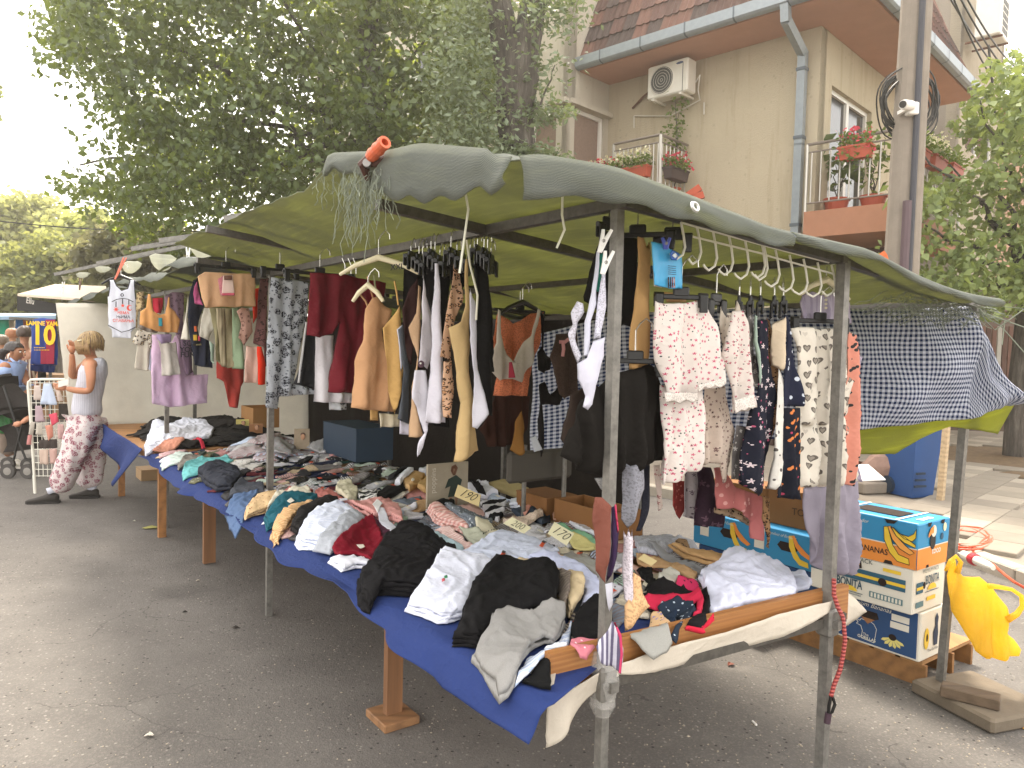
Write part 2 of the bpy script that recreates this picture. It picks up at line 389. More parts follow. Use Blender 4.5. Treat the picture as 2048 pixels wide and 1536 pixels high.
for i in range(-14,24):
    for j in range(-12,26):
        c = org+FA*(i*.41)+SB*(j*.41)
        q = PX((c.x, c.y, zk))
        if c.y < 4.5 or not (1840 < q[0] < 2075 and 850 < q[1] < 1230): continue
        if not all(inside((c+FA*(sx*.2)+SB*(sy*.2))[:2],[(x+.02, y+.02) for x, y in kerbline]+[(-30,90),(60,90),(60,2)]) for sx in (-1,1) for sy in (-1,1)): continue
        if (Vector((c.x, c.y))-Vector((8.0,11.8))).length < 1.5 or (Vector((c.x, c.y))-Vector((7.1,9.9))).length < .55: continue
        k = (i*7+j*3+i*j) % 4; loc = Vector((c.x, c.y, zk+random.uniform(-.0015,.0015)))
        if k not in tilemesh:
            o = MB().box(loc,(.405,.405,.05), tuple(FA), tuple(SB), bev=.006).build('paver', tile_m[k], pt); o.data.transform(Matrix.Translation(-(loc-wloc(pt)))); o.location = loc-wloc(pt); tilemesh[k] = o
        else:
            o = tilemesh[k].copy(); COL.objects.link(o); o.location = loc-wloc(pt)
        cnt += 1
# bare soil round the tree
soil = plain('#6e5a42',1.0, var=.5, scale=9, bump=1.0, bscale=30)
b = MB(); 
for cx, cy, rr in ((8.0,11.8,1.45),(7.1,9.9,.5)):
    pts = [(cx+rr*(1+.12*math.sin(3*a+cx))*math.cos(a), cy+rr*(1+.1*math.sin(2*a))*math.sin(a), zk+.012) for a in [i*2*math.pi/22 for i in range(22)]]
    b.add(pts+[(cx, cy, zk+.05)],[(i,(i+1) % 22,22) for i in range(22)])
b.build('soil', soil, kind='structure')

# ------------------------------------------------------------------ the corner house
K = D(1633,300,12.5); K.z = 0
NF, NS = Vector((-.694,-.72,0)).normalized(), Vector((.72,-.694,0)).normalized()      # outward: street front, side front
def FP(px, py, off=0.0): return PL(px, py, K+NF*off, NF)
def SP(px, py, off=0.0): return PL(px, py, K+NS*off, NS)
wall_m = render_wall('#c3b69d',.75); wing_m = render_wall('#c2b9a8',.6); soff_m = plain('#b5866e',.9, var=.1, scale=3, bump=.3)
zs = (FP(1633,56).z+FP(1215,170).z)/2
Ipt = FP(1215,300); Ipt.z = 0
house = T('house',(K.x, K.y,0),'cream roughcast house with red mansard roof and pink soffits beyond the stall','house')
def wallslab(name, a, b, z0, z1, n, m, parent, th=.25):
    a, b = Vector((a.x, a.y,0)), Vector((b.x, b.y,0)); d = (b-a)
    return MB().box((a+b)/2-n*(th/2)+Vector((0,0,(z0+z1)/2)),(d.length, th, z1-z0), tuple(d.normalized()), tuple(n)).build(name, m, parent)
def wall_with_hole(name, a, b, z0, z1, n, m, parent, holes, th=.25):
    """a wall from a to b; holes (s0,s1,h0,h1) along and up it"""
    a, b = Vector((a.x, a.y,0)), Vector((b.x, b.y,0)); d = (b-a); L = d.length; d.normalize()
    xs = sorted({0, L, *[h for q in holes for h in q[:2]]}); zs_ = sorted({z0, z1, *[h for q in holes for h in q[2:]]}); mb = MB()
    for i in range(len(xs)-1):
        for j in range(len(zs_)-1):
            mx, mz = (xs[i]+xs[i+1])/2,(zs_[j]+zs_[j+1])/2
            if any(q[0] < mx < q[1] and q[2] < mz < q[3] for q in holes): continue
            mb.box(a+d*mx-n*(th/2)+Vector((0,0, mz)),(xs[i+1]-xs[i], th, zs_[j+1]-zs_[j]), tuple(d), tuple(n))
    return mb.build(name, m, parent)
glass = N('window_glass'); glass.base((.02,.022,.024)); glass.set(Roughness=.08); glass.b.inputs['Specular IOR Level'].default_value = .9; glass = glass.m
white_pvc = plain('#e6e2da',.45, var=.05); dark_in = plain('#3a332d',.9)
curtain_m = plain('#8f7a6c',.9, var=.2, scale=20)
def window(parent, a, d, n, s0, s1, h0, h1, mull=(), curtain=None, inset=.10):
    a, d = Vector((a.x, a.y,0)), Vector(d).normalized(); f = .075
    P = lambda s, h, o=0: a+d*s+Vector((0,0, h))-n*(inset+o)
    w_ = T('window', P(s0, h0), ); w_.parent = parent; w_.location = P(s0, h0)-wloc(parent); fr = MB()
    fr.box(P((s0+s1)/2, h0+f/2),(s1-s0,.07, f), tuple(d), tuple(n)); fr.box(P((s0+s1)/2, h1-f/2),(s1-s0,.07, f), tuple(d), tuple(n))
    for s in [s0+f/2, s1-f/2]+[s0+(s1-s0)*k for k in mull]: fr.box(P(s,(h0+h1)/2),(f*(1 if s in (s0+f/2, s1-f/2) else 1.5),.07, h1-h0-2*f), tuple(d), tuple(n))
    fr.build('window_frame', white_pvc, w_)
    xs = [s0+f]+[s0+(s1-s0)*k for k in mull]+[s1-f]
    for i in range(len(xs)-1): MB().box(P((xs[i]+xs[i+1])/2,(h0+h1)/2,.02),(xs[i+1]-xs[i],.012, h1-h0-2*f), tuple(d), tuple(n)).build('pane', curtain or glass, w_)
    return w_
def FS(P): return (Vector((P.x, P.y,0))-K).dot(FA)
def SS(P): return (Vector((P.x, P.y,0))-K).dot(SB)
# street front, with the side front carrying the balcony window
wallslab('wall', Ipt, K,0, zs, NF, wall_m, house)
w1, w2 = SP(1664,170), SP(1742,262); hole = (SS(w1), max(SS(w2), SS(w1)+1.5),3.85, w1.z-.0)
side_end = K+SB*5.5
wall_with_hole('wall', K+SB*.001, side_end,0, zs, NS, wall_m, house,[hole])
window(house, K, SB, NS, *hole, mull=(.5,), inset=.12)
# soffit slab, mansard, gutter
OV = .95
mans_l = FS(FP(1172,150)); 
A1, A2, A3 = K+FA*mans_l, K, K+SB*5.5
gl, gc, gr_ = A1+NF*OV, K+NF*OV+NS*OV, A3+NS*OV
sof = [A1+NF*0.002, gl, gc, gr_, A3+NS*.002, K+NF*.002+NS*.002]
MB().prism([p+Vector((0,0, zs)) for p in sof],(0,0,.2)).build('soffit', soff_m, house)
rise, inn = 2.6,1.05                                                # mansard goes up 2.6 m and in 1.05 m
def mpt(e, t, out): return e+out*(-inn*t)+Vector((0,0, zs+.22+rise*t))
backing = plain('#6d4636',.9)
mb = MB(); mb.add([mpt(gl,0, NF), mpt(gc,0, NF+NS), mpt(gc,1, NF+NS), mpt(gl,1, NF)],[(0,1,2,3)]); mb.add([mpt(gc,0, NF+NS), mpt(gr_,0, NS), mpt(gr_,1, NS), mpt(gc,1, NF+NS)],[(0,1,2,3)])
roof = mb.build('roof', backing, house)
mb = MB(); g0 = gl+Vector((0,0, zs)); mb.add([mpt(gl,0, NF)+FA*.06, mpt(gl,1, NF)+FA*.06, A1+Vector((0,0, zs+.2+rise)), A1+Vector((0,0, zs+.2))],[(0,1,2,3)]); mb.build('gable_cheek', plain('#8f949a',.5,.3), house)
tms = []
for h in ('#5f453d','#553e36','#6d4e42','#4c3f3a'): tms.append(plain(h,.85, var=.35, scale=5, bump=.4, bscale=25))
def tile_obj(m):
    """interlocking clay tile, .3 wide, .42 long, with a roll and two troughs; local x across, z up the slope, y out"""
    vs = []; fs = []; pr_ = [(0,.0),(.04,.035),(.09,.004),(.15,.0),(.19,.022),(.24,.0),(.302,.006)]
    for x, y in pr_:
        for z, ad in ((0,.03),(.42,.0)):
            vs += [(x,-y-ad, z),(x,-y-ad+.016, z)]
    for i in range(len(pr_)-1):
        k = i*4; fs += [(k, k+4, k+6, k+2),(k, k+1, k+5, k+4)]
    fs += [(0,2,3,1)]
    me = bpy.data.meshes.new('roof_tile'); me.from_pydata(vs,[], fs); me.materials.append(m); return me
tile_me = [tile_obj(m) for m in tms]
def tiles(e0, e1, out, ncap, t_off=0, hip=None):
    d = (e1-e0); L = d.length; d.normalize(); slope = (Vector((0,0, rise))-out*inn).normalized(); yy = slope.cross(d); n_ = 0
    sl_len = math.hypot(rise, inn)
    for r in range(int(sl_len/.36)):
        for c in range(int(L/.3)+1):
            if c*.3 > L-.1 - (inn*(r*.36/sl_len) if hip else 0): continue
            p = e0+Vector((0,0, zs+.22))+d*(c*.3)+slope*(r*.36)
            q = PX(p+slope*.2)
            if not (-60 < q[1] < 260 and 1100 < q[0] < 2100): continue
            o = bpy.data.objects.new('roof_tile', tile_me[random.randrange(4)]); COL.objects.link(o); o.parent = house
            Mx = Matrix((d,-out if False else yy, slope)).transposed().to_4x4(); Mx.translation = p-wloc(house)+Vector((0,0, random.uniform(-.004,.004))); o.matrix_local = Mx; n_ += 1
    return n_
# tile local y must point inwards: build the frame so that -y is outwards
n1 = tiles(gl, gc, NF,200); n2 = tiles(gc, gr_, NS,80, hip=True)
zinc = plain('#8d9498',.45,.35, var=.15, scale=12); zdark = plain('#5d646a',.5,.3)
for e0, e1, out in ((gl, gc, NF),(gc, gr_, NS)):
    d = (e1-e0).normalized(); mb = MB(); pr_ = [(.0,.2),(.0,.03),(.05,-.02),(.12,.0),(.15,.10),(.15,.17),(.165,.17),(.165,.0),(.13,-.035),(.05,-.05),(-.012,.02),(-.012,.2)]
    poly = [e0+out*(x)+Vector((0,0, zs+z+.05)) for x, z in pr_]; mb.prism(poly, d*((e1-e0).length+.15)); mb.build('gutter', zinc, house)
    for k in range(int((e1-e0).length/.9)):
        q = e0+d*(.3+k*.9); mb = MB(); mb.add([q+out*x+Vector((0,0, zs+z+.05))+d*s for s in (0,.03) for x, z in ((.17,.18),(.17,-.005),(.135,-.04),(.05,-.055))],[(0,1,5,4),(1,2,6,5),(2,3,7,6)]); mb.build('gutter_strap', zdark, house)
# down pipe with its swan neck
dp = [FP(1571,8, OV+.09), FP(1572,40, OV+.05), FP(1606,108,.14), FP(1590,290,.12), FP(1578,470,.12), None]
dp[5] = Vector((dp[4].x, dp[4].y,.1)); dp[3] = Vector((dp[2].x, dp[2].y, dp[3].z)); dp[4] = Vector((dp[2].x, dp[2].y, dp[4].z)); dp[5] = Vector((dp[2].x, dp[2].y,.1))
mb = MB()
for i in range(5): mb.bar(dp[i], dp[i+1]+(dp[i+1]-dp[i]).normalized()*.03,.13,.12, up=tuple(NF))
mb.build('downpipe', zinc, house)
for zz in (dp[3].z+.1, dp[4].z+.15, dp[2].z-.25): MB().box((dp[2].x, dp[2].y, zz),(.155,.15,.05), tuple(FA), tuple(NF)).build('pipe_clip', zdark, house)
# protruding wing at the left with its corner window
L_ = 0
while PX(Ipt-SB*L_+Vector((0,0,4.5)))[0] > 1129 and L_ < 4: L_ += .02
Wc = Ipt-SB*L_
wz = PL(1130,208, Wc, NF).z; wb = wz-1.42
ztop = zs+4.2
wall_with_hole('wall', Wc, Ipt,0, ztop, NS, wing_m, house,[(.12, L_-.12, wb, wz)])
wall_with_hole('wall', Wc+FA*9, Wc,0, ztop, NF, wing_m, house,[(9-.95,9-.10, wb, wz),(9-5.2,9-4.2, wb+2.2, wz+2.2),(9-4.2,9-3.2, wb, wz)])
window(house, Wc, SB, NS,.12, L_-.12, wb, wz, curtain=curtain_m)
window(house, Wc+FA*9,-FA, NF,9-.95,9-.10, wb, wz, curtain=curtain_m)
window(house, Wc+FA*9,-FA, NF,9-5.2,9-4.2, wb+2.2, wz+2.2, mull=(.5,)); window(house, Wc+FA*9,-FA, NF,9-4.2,9-3.2, wb, wz, mull=(.5,))
for a_, d_, n_, s0, s1 in ((Wc, SB, NS,.02, L_-.02),(Wc+FA*9,-FA, NF,9-1.1,9+.05)): MB().box(a_+d_*((s0+s1)/2)+n_*.06+Vector((0,0, wz+.05)),(s1-s0,.14,.09), tuple(d_), tuple(n_)).build('lintel', wing_m, house)
MB().box(Ipt+FA*.004+SB*2.6+Vector((0,0, ztop/2)),(.3,5, ztop), tuple(FA), tuple(SB)).build('inner_wall', wing_m, house) if False else None
# upper storey behind the mansard and inside darkness
MB().box(K+FA*(mans_l/2)-NF*3.2+Vector((0,0,(zs+rise)/2)),(mans_l-.6,5, zs+rise-.2), tuple(FA), tuple(NF)).build('core', dark_in, house)
MB().box(Wc+FA*4.5-NF*3.0+Vector((0,0, ztop/2)),(8.4,5, ztop-.2), tuple(FA), tuple(NF)).build('core', wing_m, house)
MB().box(Wc+FA*.6+SB*1.0+Vector((0,0, ztop/2)),(.6,1.2, ztop-.2), tuple(FA), tuple(SB)).build('core', dark_in, house)

# ---- balconies: slab, rails, balusters, posts
chrome = plain('#b9b4ab',.3,.6, var=.1); railm = plain('#8b8178',.45,.5)
def railing(parent, a, b, zf, hgt, nb, posts=True):
    a, b = Vector((a.x, a.y,0)), Vector((b.x, b.y,0)); d = (b-a); L = d.length; d.normalize(); r = T('railing', a); r.parent = parent; r.location = a+Vector((0,0, zf))-wloc(parent)
    z = lambda h: Vector((0,0, zf+h))
    MB().tube([a+z(hgt), b+z(hgt)],.025).build('handrail', railm, r); MB().tube([a+z(.10), b+z(.10)],.015).build('bottom_rail', railm, r); MB().tube([a+z(hgt-.13), b+z(hgt-.13)],.015).build('middle_rail', railm, r)
    for k in range(nb):
        p = a+d*(L*(k+.5)/nb); MB().tube([p+z(.10), p+z(hgt-.13)],.012,6).build('baluster', chrome, r)
    if posts:
        for p in (a, b): MB().tube([p+z(-.35), p+z(hgt)],.028).build('post', chrome, r)
    return r
bz = FP(1617,430).z; bx0, bx1 = FS(FP(1619,450)), FS(FP(1795,450))
terr = plain('#a5765c',.9, var=.15, scale=4, bump=.3)
bal = T('balcony', K+Vector((0,0, bz)),'balcony of the corner house with steel railing, flower boxes and terracotta edge','balcony')
blen = -bx1+bx0
c_l, c_r = K+FA*(bx0)+NF*.25, K+FA*(bx1)+NF*.25; bdep = 3.6
MB().box((c_l+c_r)/2+SB*(bdep/2)+Vector((0,0, bz-.2)),(blen, bdep,.42), tuple(FA), tuple(SB)).build('slab', terr, bal)
railing(bal, c_l+SB*.05, c_r+SB*.05, bz+.05,1.05,9); railing(bal, c_r+SB*.1, c_r+SB*bdep, bz+.05,1.05,22)
shop = MB().box((c_l+c_r)/2+SB*1.5+Vector((0,0,(bz-.45)/2)),(blen-.1,.1, bz-.45), tuple(FA), tuple(SB)).build('shop_back', plain('#5a4038',.8), house)
bal2z = FP(1300,400).z-.15
b2a, b2b, b2c = FP(1225,380,.95), FP(1318,385,.95), FP(1385,380,.02)
bal2 = T('balcony', FP(1300,400),'narrow balcony beside the white corner window with red and dark flower boxes','balcony')
b2a.z = b2b.z = b2c.z = 0
b2ia = b2a-NF*.93; 
MB().box((b2a+b2b)/2-NF*.46+Vector((0,0, bal2z-.15)),((b2a-b2b).length,.93,.3), tuple(FA), tuple(NF)).build('slab', terr, bal2)
railing(bal2, b2a, b2b, bal2z,1.05,11); railing(bal2, b2b, b2b-NF*.9, bal2z,1.05,7, False)

# ------------------------------------------------------------------ foliage
def leaf_mat(c, c2, tr, trf=.35, rough=.55, name='leaves'):
    m = N(name); g = m.n('ShaderNodeNewGeometry'); r = g.outputs['Random Per Island']; a = m.mix(r, C(c), C(c2)); m.base(a); m.set(Roughness=rough); m.b.inputs['Specular IOR Level'].default_value = .35
    m.translucent(C(tr), trf); return m.m
def leaves(P, size, rng, droop=.5, asp=.62, up=None):
    """small folded leaf blades at points P: arrays of vertices and faces"""
    n = len(P); a = rng.uniform(0,2*np.pi, n); el = rng.normal(-droop,.45, n)
    d = np.stack([np.cos(a)*np.cos(el), np.sin(a)*np.cos(el), np.sin(el)],1); rnd = rng.normal(size=(n,3)); rnd[:,2] += .2
    s = np.cross(d, rnd); s /= np.linalg.norm(s, axis=1)[:, None]+1e-9; nn = np.cross(s, d); L = size*rng.uniform(.65,1.3, n)[:, None]
    v = np.stack([P, P+d*L*.45+s*L*asp*.5+nn*L*.1, P+d*L, P+d*L*.45-s*L*asp*.5+nn*L*.1],1).reshape(-1,3)
    i = np.arange(n)*4; f = np.concatenate([np.stack([i, i+1, i+2],1), np.stack([i, i+2, i+3],1)]); return v, f
def fast_mesh(name, v, f, m, parent=None, **k):
    me = bpy.data.meshes.new(name); org = np.array(wloc(parent)) if parent is not None else np.zeros(3); v = np.asarray(v, np.float32)-org.astype(np.float32); f = np.asarray(f, np.int32)
    me.vertices.add(len(v)); me.vertices.foreach_set('co', v.ravel()); me.loops.add(f.size); me.loops.foreach_set('vertex_index', f.ravel()); me.polygons.add(len(f))
    me.polygons.foreach_set('loop_start', np.arange(0, f.size,3, dtype=np.int32)); me.update(calc_edges=True); me.materials.append(m)
    o = bpy.data.objects.new(name, me); COL.objects.link(o)
    if parent is not None: o.parent = parent
    return tag(o, **k)
def sprays(C_, n_each, rad, rng, flat=.6):
    C_ = np.repeat(C_, n_each,0); q = rng.normal(size=C_.shape)*rad; q[:,2] *= flat; return C_+q
def poly_pts(poly, n, rng, y0, y1, holes=(), drop=0):
    xs = [p[0] for p in poly]; ys = [p[1] for p in poly]; out = []
    while len(out) < n:
        p = (rng.uniform(min(xs), max(xs)), rng.uniform(min(ys), max(ys)))
        if inside(p, poly) and not any(inside(p, h) for h in holes): out.append(D(p[0], p[1], rng.uniform(y0, y1)))
    return np.array([tuple(v) for v in out])
bark = N('bark'); _o = bark.co('Object',(9,9,1.6)); _b = bark.noise(_o,1.6,6,.7); bark.base(bark.ramp(_b,(.3,(.03,.025,.02)),(.55,(.10,.085,.07)),(.75,(.20,.18,.15)))); bark.set(Roughness=.95); bark.bump(_b,1.0,.03); bark = bark.m
def limb(mb, a, b, r0, r1, rng, wob=.06, n=8):
    a, b = Vector(a), Vector(b); L = (b-a).length; pts = []; rr = []
    for i in range(n+1):
        t = i/n; k = math.sin(math.pi*t)*L*wob; pts.append(a+(b-a)*t+Vector((rng.normal()*k*.6, rng.normal()*k*.6, rng.normal()*k*.3))); rr.append(r0+(r1-r0)*t)
    mb.tube(pts, rr,9); return pts
rg = np.random.default_rng(3)
# the big dark lime over the stalls
lime = T('lime_tree',(-2.4,12.5,0),'big dense dark green lime tree rising behind the long stall','tree')
mb = MB()
tp = D(742,100,12.5); bs = Vector((tp.x+.05,12.5,0)); limb(mb, bs,(tp.x,12.5,5.2),.30,.2, rg,.01); t2 = Vector((tp.x,12.5,5.2)); limb(mb, t2, D(748,-160,12.5),.2,.12, rg,.02)
for tx, ty, Y, r in ((420,150,11.5,.08),(250,60,12,.08),(560,300,11,.06),(330,380,11.5,.06),(640,60,12,.07),(860,60,12.5,.06),(160,330,12.5,.045),(500,-120,12,.08),(90,60,12.5,.05)): limb(mb, t2+Vector((0,0, rg.uniform(-1.6,.6))), D(tx, ty, Y), r,.015, rg,.07)
mb.build('trunk', bark, lime)
crown = [(115,-20),(95,50),(100,130),(145,165),(225,140),(215,200),(245,260),(205,290),(250,310),(255,340),(130,370),(145,392),(215,405),(245,430),(245,475),(300,500),(640,500),(640,440),(720,330),(860,330),(1000,300),(1000,-170),(200,-170)]  # crown top runs on unseen above the frame, shaped for shade on the ground
gaps = [[(577,45),(640,60),(610,115),(575,95)],[(742,60),(850,60),(855,120),(770,125)],[(612,330),(640,335),(655,400),(615,395)],[(350,110),(380,105),(372,135),(350,130)],[(215,300),(240,290),(235,330),(215,330)],[(560,160),(580,160),(575,190)],[(700,200),(720,195),(722,225),(705,228)],[(430,40),(450,30),(455,60)],[(270,190),(290,185),(285,210)],[(640,210),(655,205),(655,235)],[(250,70),(275,60),(270,95)],[(490,300),(505,296),(500,320)]]
cs = poly_pts(crown,660, rg,10.2,13.4, gaps); P = sprays(cs,62,.20, rg)
v, f = leaves(P,.112, rg,.55,.68); fast_mesh('foliage', v, f, leaf_mat('#27341f','#5f6d46','#aabb40',.21,.45), lime, kind='stuff')
cs = poly_pts([(170,-170),(190,120),(290,330),(260,480),(700,300),(1000,300),(1000,-170)],190, rg,13.2,15.0, gaps); P = sprays(cs,40,.26, rg)
v, f = leaves(P,.14, rg,.5,.72); fast_mesh('back_foliage', v, f, leaf_mat('#3d4832','#6c783f','#bccb48',.38,.5), lime, kind='stuff')  # paler, yellower leaf copy: sun glow put into the back foliage
# ivy clad old trunk beside the house
ash = T('old_tree', D(1035,300,9.6)*1,'old forked tree trunk wrapped in ivy in front of the pale house wing','tree'); ash.location.z = 0
mb = MB(); ft = D(1030,95,9.6); gb = D(1042,330,9.6)
mb.tube([Vector((gb.x+.02,9.6,0)), Vector((gb.x,9.6,1.6)), gb, D(1028,230,9.6), D(1035,160,9.6), ft],[.3,.26,.215,.235,.27,.29],14)
limb(mb, ft-Vector((.08,0,.15)), D(985,-60,9.5),.2,.13, rg,.02); limb(mb, ft+Vector((.1,0,-.15)), D(1080,-60,9.7),.2,.15, rg,.02); limb(mb, D(1010,130,9.5), D(985,-40,9.2),.07,.06, rg,.01); limb(mb, D(1052,250,9.5), D(1110,130,9.3),.02,.006, rg); limb(mb, D(1045,280,9.5), D(960,180,9.1),.02,.006, rg)
mb.build('trunk', bark, ash)
cs = poly_pts([(880,-60),(870,120),(850,330),(1005,330),(1000,200),(1015,110),(990,60),(985,-60)],130, rg,8.7,9.8); P = sprays(cs,26,.15, rg)
cs2 = poly_pts([(1060,-60),(1055,40),(1100,60),(1170,40),(1150,-60)],40, rg,8.8,9.8); cs3 = poly_pts([(1050,90),(1055,230),(1120,240),(1135,90),(1110,80)],16, rg,9,9.6); cs4 = poly_pts([(1040,205),(1040,245),(1130,235),(1135,205)],26, rg,9.2,9.8); cs5 = poly_pts([(1000,290),(1010,330),(1130,330),(1125,290)],30, rg,9,9.6)
P = np.concatenate([P, sprays(cs2,24,.14, rg), sprays(cs3,14,.12, rg), sprays(cs4,16,.09, rg), sprays(cs5,26,.1, rg)])
v, f = leaves(P,.085, rg,.35,.5); fast_mesh('foliage', v, f, leaf_mat('#525d44','#78836a','#98a55c',.22), ash, kind='stuff')
# street tree on the pavement at the right
st = T('street_tree',(8.0,11.8, zk),'light green lime tree growing from bare soil by the brown fence','tree')
mb = MB(); mb.tube([(8.0,11.8,0),(7.98,11.8,1.2),(8.05,11.8,2.6),(8.0,11.8,3.4)],[.2,.16,.15,.13],12)
for tx, ty in ((1850,450),(1960,200),(2080,250),(1900,330),(2040,120),(1870,560),(1840,300)): limb(mb,(8.0,11.8,2.7+rg.uniform(0,.6)), D(tx, ty,11.5),.05,.012, rg)
mb.build('trunk', bark, st)
ctree = [(1985,120),(1950,200),(1930,230),(1925,290),(1890,370),(1850,360),(1815,370),(1830,410),(1870,430),(1840,470),(1815,490),(1820,540),(1815,590),(1870,610),(1960,620),(2060,650),(2260,640),(2300,200),(2060,80),(2040,135)]
cs = poly_pts(ctree,230, rg,10.4,12.8); P = sprays(cs,40,.17, rg); v, f = leaves(P,.125, rg,.6,.75); fast_mesh('foliage', v, f, leaf_mat('#55643e','#8a9762','#b2c05c',.3,.5), st, kind='stuff')
# far trees down the street
def far_tree(nm, lab, px, py0, py1, wpx, Y, c, c2, tr, seed, n=300):
    r = np.random.default_rng(seed); b0 = D(px, py1, Y); t = T(nm,(b0.x, Y,0), lab,'tree','trees far down the street'); mb = MB(); top = D(px, py0, Y)
    mb.tube([(b0.x, Y,0),(b0.x, Y,(b0.z+top.z)/2)],[.25,.1],8)
    H_ = top.z-b0.z; W = wpx/F*Y
    for k in range(5): limb(mb,(b0.x, Y, b0.z*.7+.5),(b0.x+r.uniform(-.35,.35)*W, Y+r.uniform(-.2,.2)*W, b0.z+H_*r.uniform(.4,.85)),.09,.03, r)
    mb.build('trunk', bark, t); q = r.normal(size=(n,3)); q /= np.linalg.norm(q, axis=1)[:, None]; q *= r.uniform(.35,1,(n,1))**.5; q *= 1+.18*np.sin(q[:,[0]]*9+seed)*np.cos(q[:,[2]]*7)
    cs = np.array([b0.x, Y,(top.z+b0.z)/2])+q*np.array([W/2, W/2.4, H_/2]); P = sprays(cs,34, W*.05, r); v, f = leaves(P,.3 if Y > 28 else .2, r,.4,.7); fast_mesh('foliage', v, f, leaf_mat(c, c2, tr,.45), t, kind='stuff')
far_tree('far_tree','sunlit yellow green tree farthest down the street at the far left',40,385,600,230,34,'#767c52','#a3a670','#cfcf80',11,420)
far_tree('far_tree','bright green tree showing between the far tree and the big dark lime',190,425,560,170,30,'#757c4e','#a3a868','#cdd078',12,300)
far_tree('far_tree','brownish olive tree standing behind the far stall roofs',300,440,600,260,19,'#4e4f38','#6d6c4c','#8a875a',13,330)
far_tree('far_tree','dull green tree low behind the far stall row',110,480,660,260,24,'#555d3c','#7d8354','#aeb060',14,300)
far_tree('far_tree','tree reaching in from the edge of the picture at the far left',-75,60,330,120,22,'#4a5538','#6f7a4c','#a5ac5a',15,110)

# sunlit wall closing the street far off, and the dark ground floor under the trees
fw = T('far_house',(-14,60,0),'pale sunlit house front closing the street behind the far stalls','house')
MB().box((-40,62,3.5),(44,.5,7)).build('wall', render_wall('#b9a98c'), fw)
MB().add([(-62.5,61.6,7),(-17.5,61.6,7),(-18,66,9.6),(-62,66,9.6)],[(0,1,2,3)]).build('roof', plain('#8a5a45',.9), fw)
for k in range(8): MB().box((-58+k*5,61.72,3.6),(1.2,.1,1.6)).build('window', glass, fw)

# far right house
R0 = D(1910,300,19); R0.z = 0
h2 = T('house', R0,'tall grey beige house behind the concrete pole with an air conditioner high up','house')
def R1(px, py, off=0): return PL(px, py, R0+NS*off, NS)
e_r = R1(2003,200); e_r.z = 0; e_w = (e_r-R0).dot(SB)
g_m = render_wall('#968d80',.5); g_m2 = render_wall('#a89d8a',.5)
q1, q2 = R1(1934,218), R1(1990,300); ph = ((q1-R0).dot(SB), min((q2-R0).dot(SB), e_w-.3), q2.z-.6, q1.z)
wall_with_hole('wall', R0, R0+SB*e_w,0,15, NS, g_m2, h2,[ph]); window(h2, R0, SB, NS, *ph, mull=(.5,), inset=.15)
wallslab('wall', R0+FA*9, R0,0,15, NF, g_m, h2)
wallslab('wall', R0+SB*e_w, R0+SB*e_w+FA*4,0,15, SB, g_m, h2)
h3p = D(2046,120,26)
h3 = T('house',(h3p.x+3.6,28,0),'orange house edge just showing past the grey beige house','house'); MB().box((h3p.x+3.7,29,5.2),(7,6,10.4)).build('wall', render_wall('#b0907c'), h3); MB().box((h3p.x+3.7,29,10.5),(7.6,6.6,.25)).build('roof', plain('#9a5a45'), h3)

# ------------------------------------------------------------------ air conditioners
ac_w = plain('#d9d4c8',.5, var=.08, scale=6); ac_d = plain('#4b4b48',.6); rust = plain('#6d4a36',.9, var=.5, scale=30)
def air_con(c, ex, n, w_, h, d, lab, grid=False):
    t = T('air_conditioner', c-Vector((0,0, h/2)), lab,'air conditioner'); ez = Vector((0,0,1))
    MB().box(c,(w_, d, h), tuple(ex), tuple(n), bev=.025).build('casing', ac_w, t); fc = c+n*(d/2)
    if not grid:
        cc = fc-ex*(w_*.13); MB().lathe(cc,[(h*.44,.0),(h*.44,.012),(h*.41,.018),(h*.40,.004)],28, n).build('fan_ring', ac_w, t)
        MB().lathe(cc,[(h*.40,.0),(h*.40,.006)],28, n).build('fan_opening', ac_d, t)
        for k in range(9): MB().tube([cc+n*.016+ez*(h*.4*math.sin(a))*(k+1)/9.5+ex*(h*.4*math.cos(a))*(k+1)/9.5 for a in [i*2*math.pi/20 for i in range(21)]],.0035,4).build('guard_ring', ac_d if k % 2 else ac_w, t)
        MB().ell(fc+ex*(w_*.30)+ez*(h*.38),.075,.004,.022,14,6, tuple(ex), tuple(n),(0,0,1)).build('badge', plain('#34466e',.4), t)
        MB().box(fc+ex*(w_*.38)-ez*.03,(.012,.006, h*.85), tuple(ex), tuple(n)).build('panel_seam', ac_d, t)
    else:
        for i in range(3):
            for j in range(5): MB().box(fc+ex*((i-1)*w_*.2)+ez*((j-2)*h*.17),(w_*.16,.012, h*.13), tuple(ex), tuple(n)).build('grille_opening', ac_d, t)
    for s in (-1,1): MB().bar(c+ex*(s*w_*.34)-ez*(h/2+.02)+n*(d*.55), c+ex*(s*w_*.34)-ez*(h/2+.02)-n*(d*.9),.045,.04).build('bracket', ac_w if not grid else rust, t)
    return t
acc = FP(1343,162,.33)
a1 = air_con(acc,-FA, NF,.86,.60,.30,'white air conditioner under the pink soffit of the corner house')
mb = MB(); mb.tube([FP(1391,165,.25), FP(1400,150,.2), FP(1396,180,.1), FP(1400,200,.05), FP(1340,232,.04), FP(1268,232,.03)],.012,6); mb.build('hose', ac_w, a1)
mb = MB(); mb.tube([FP(1305,178,.1), FP(1285,195,.05), FP(1265,217,.03)],.022,6); mb.build('insulated_pipe', rust, a1)
for x, y in ((1268,232),(1408,205)): MB().tube([FP(x, y,.03), FP(x, y+24,.03)],.012,6).build('pipe_stub', ac_w, a1)
ar = R1(1985,42,.55)
air_con(ar, SB, NS,.95,1.0,.55,'air conditioner with square grille high on the grey beige house', True)

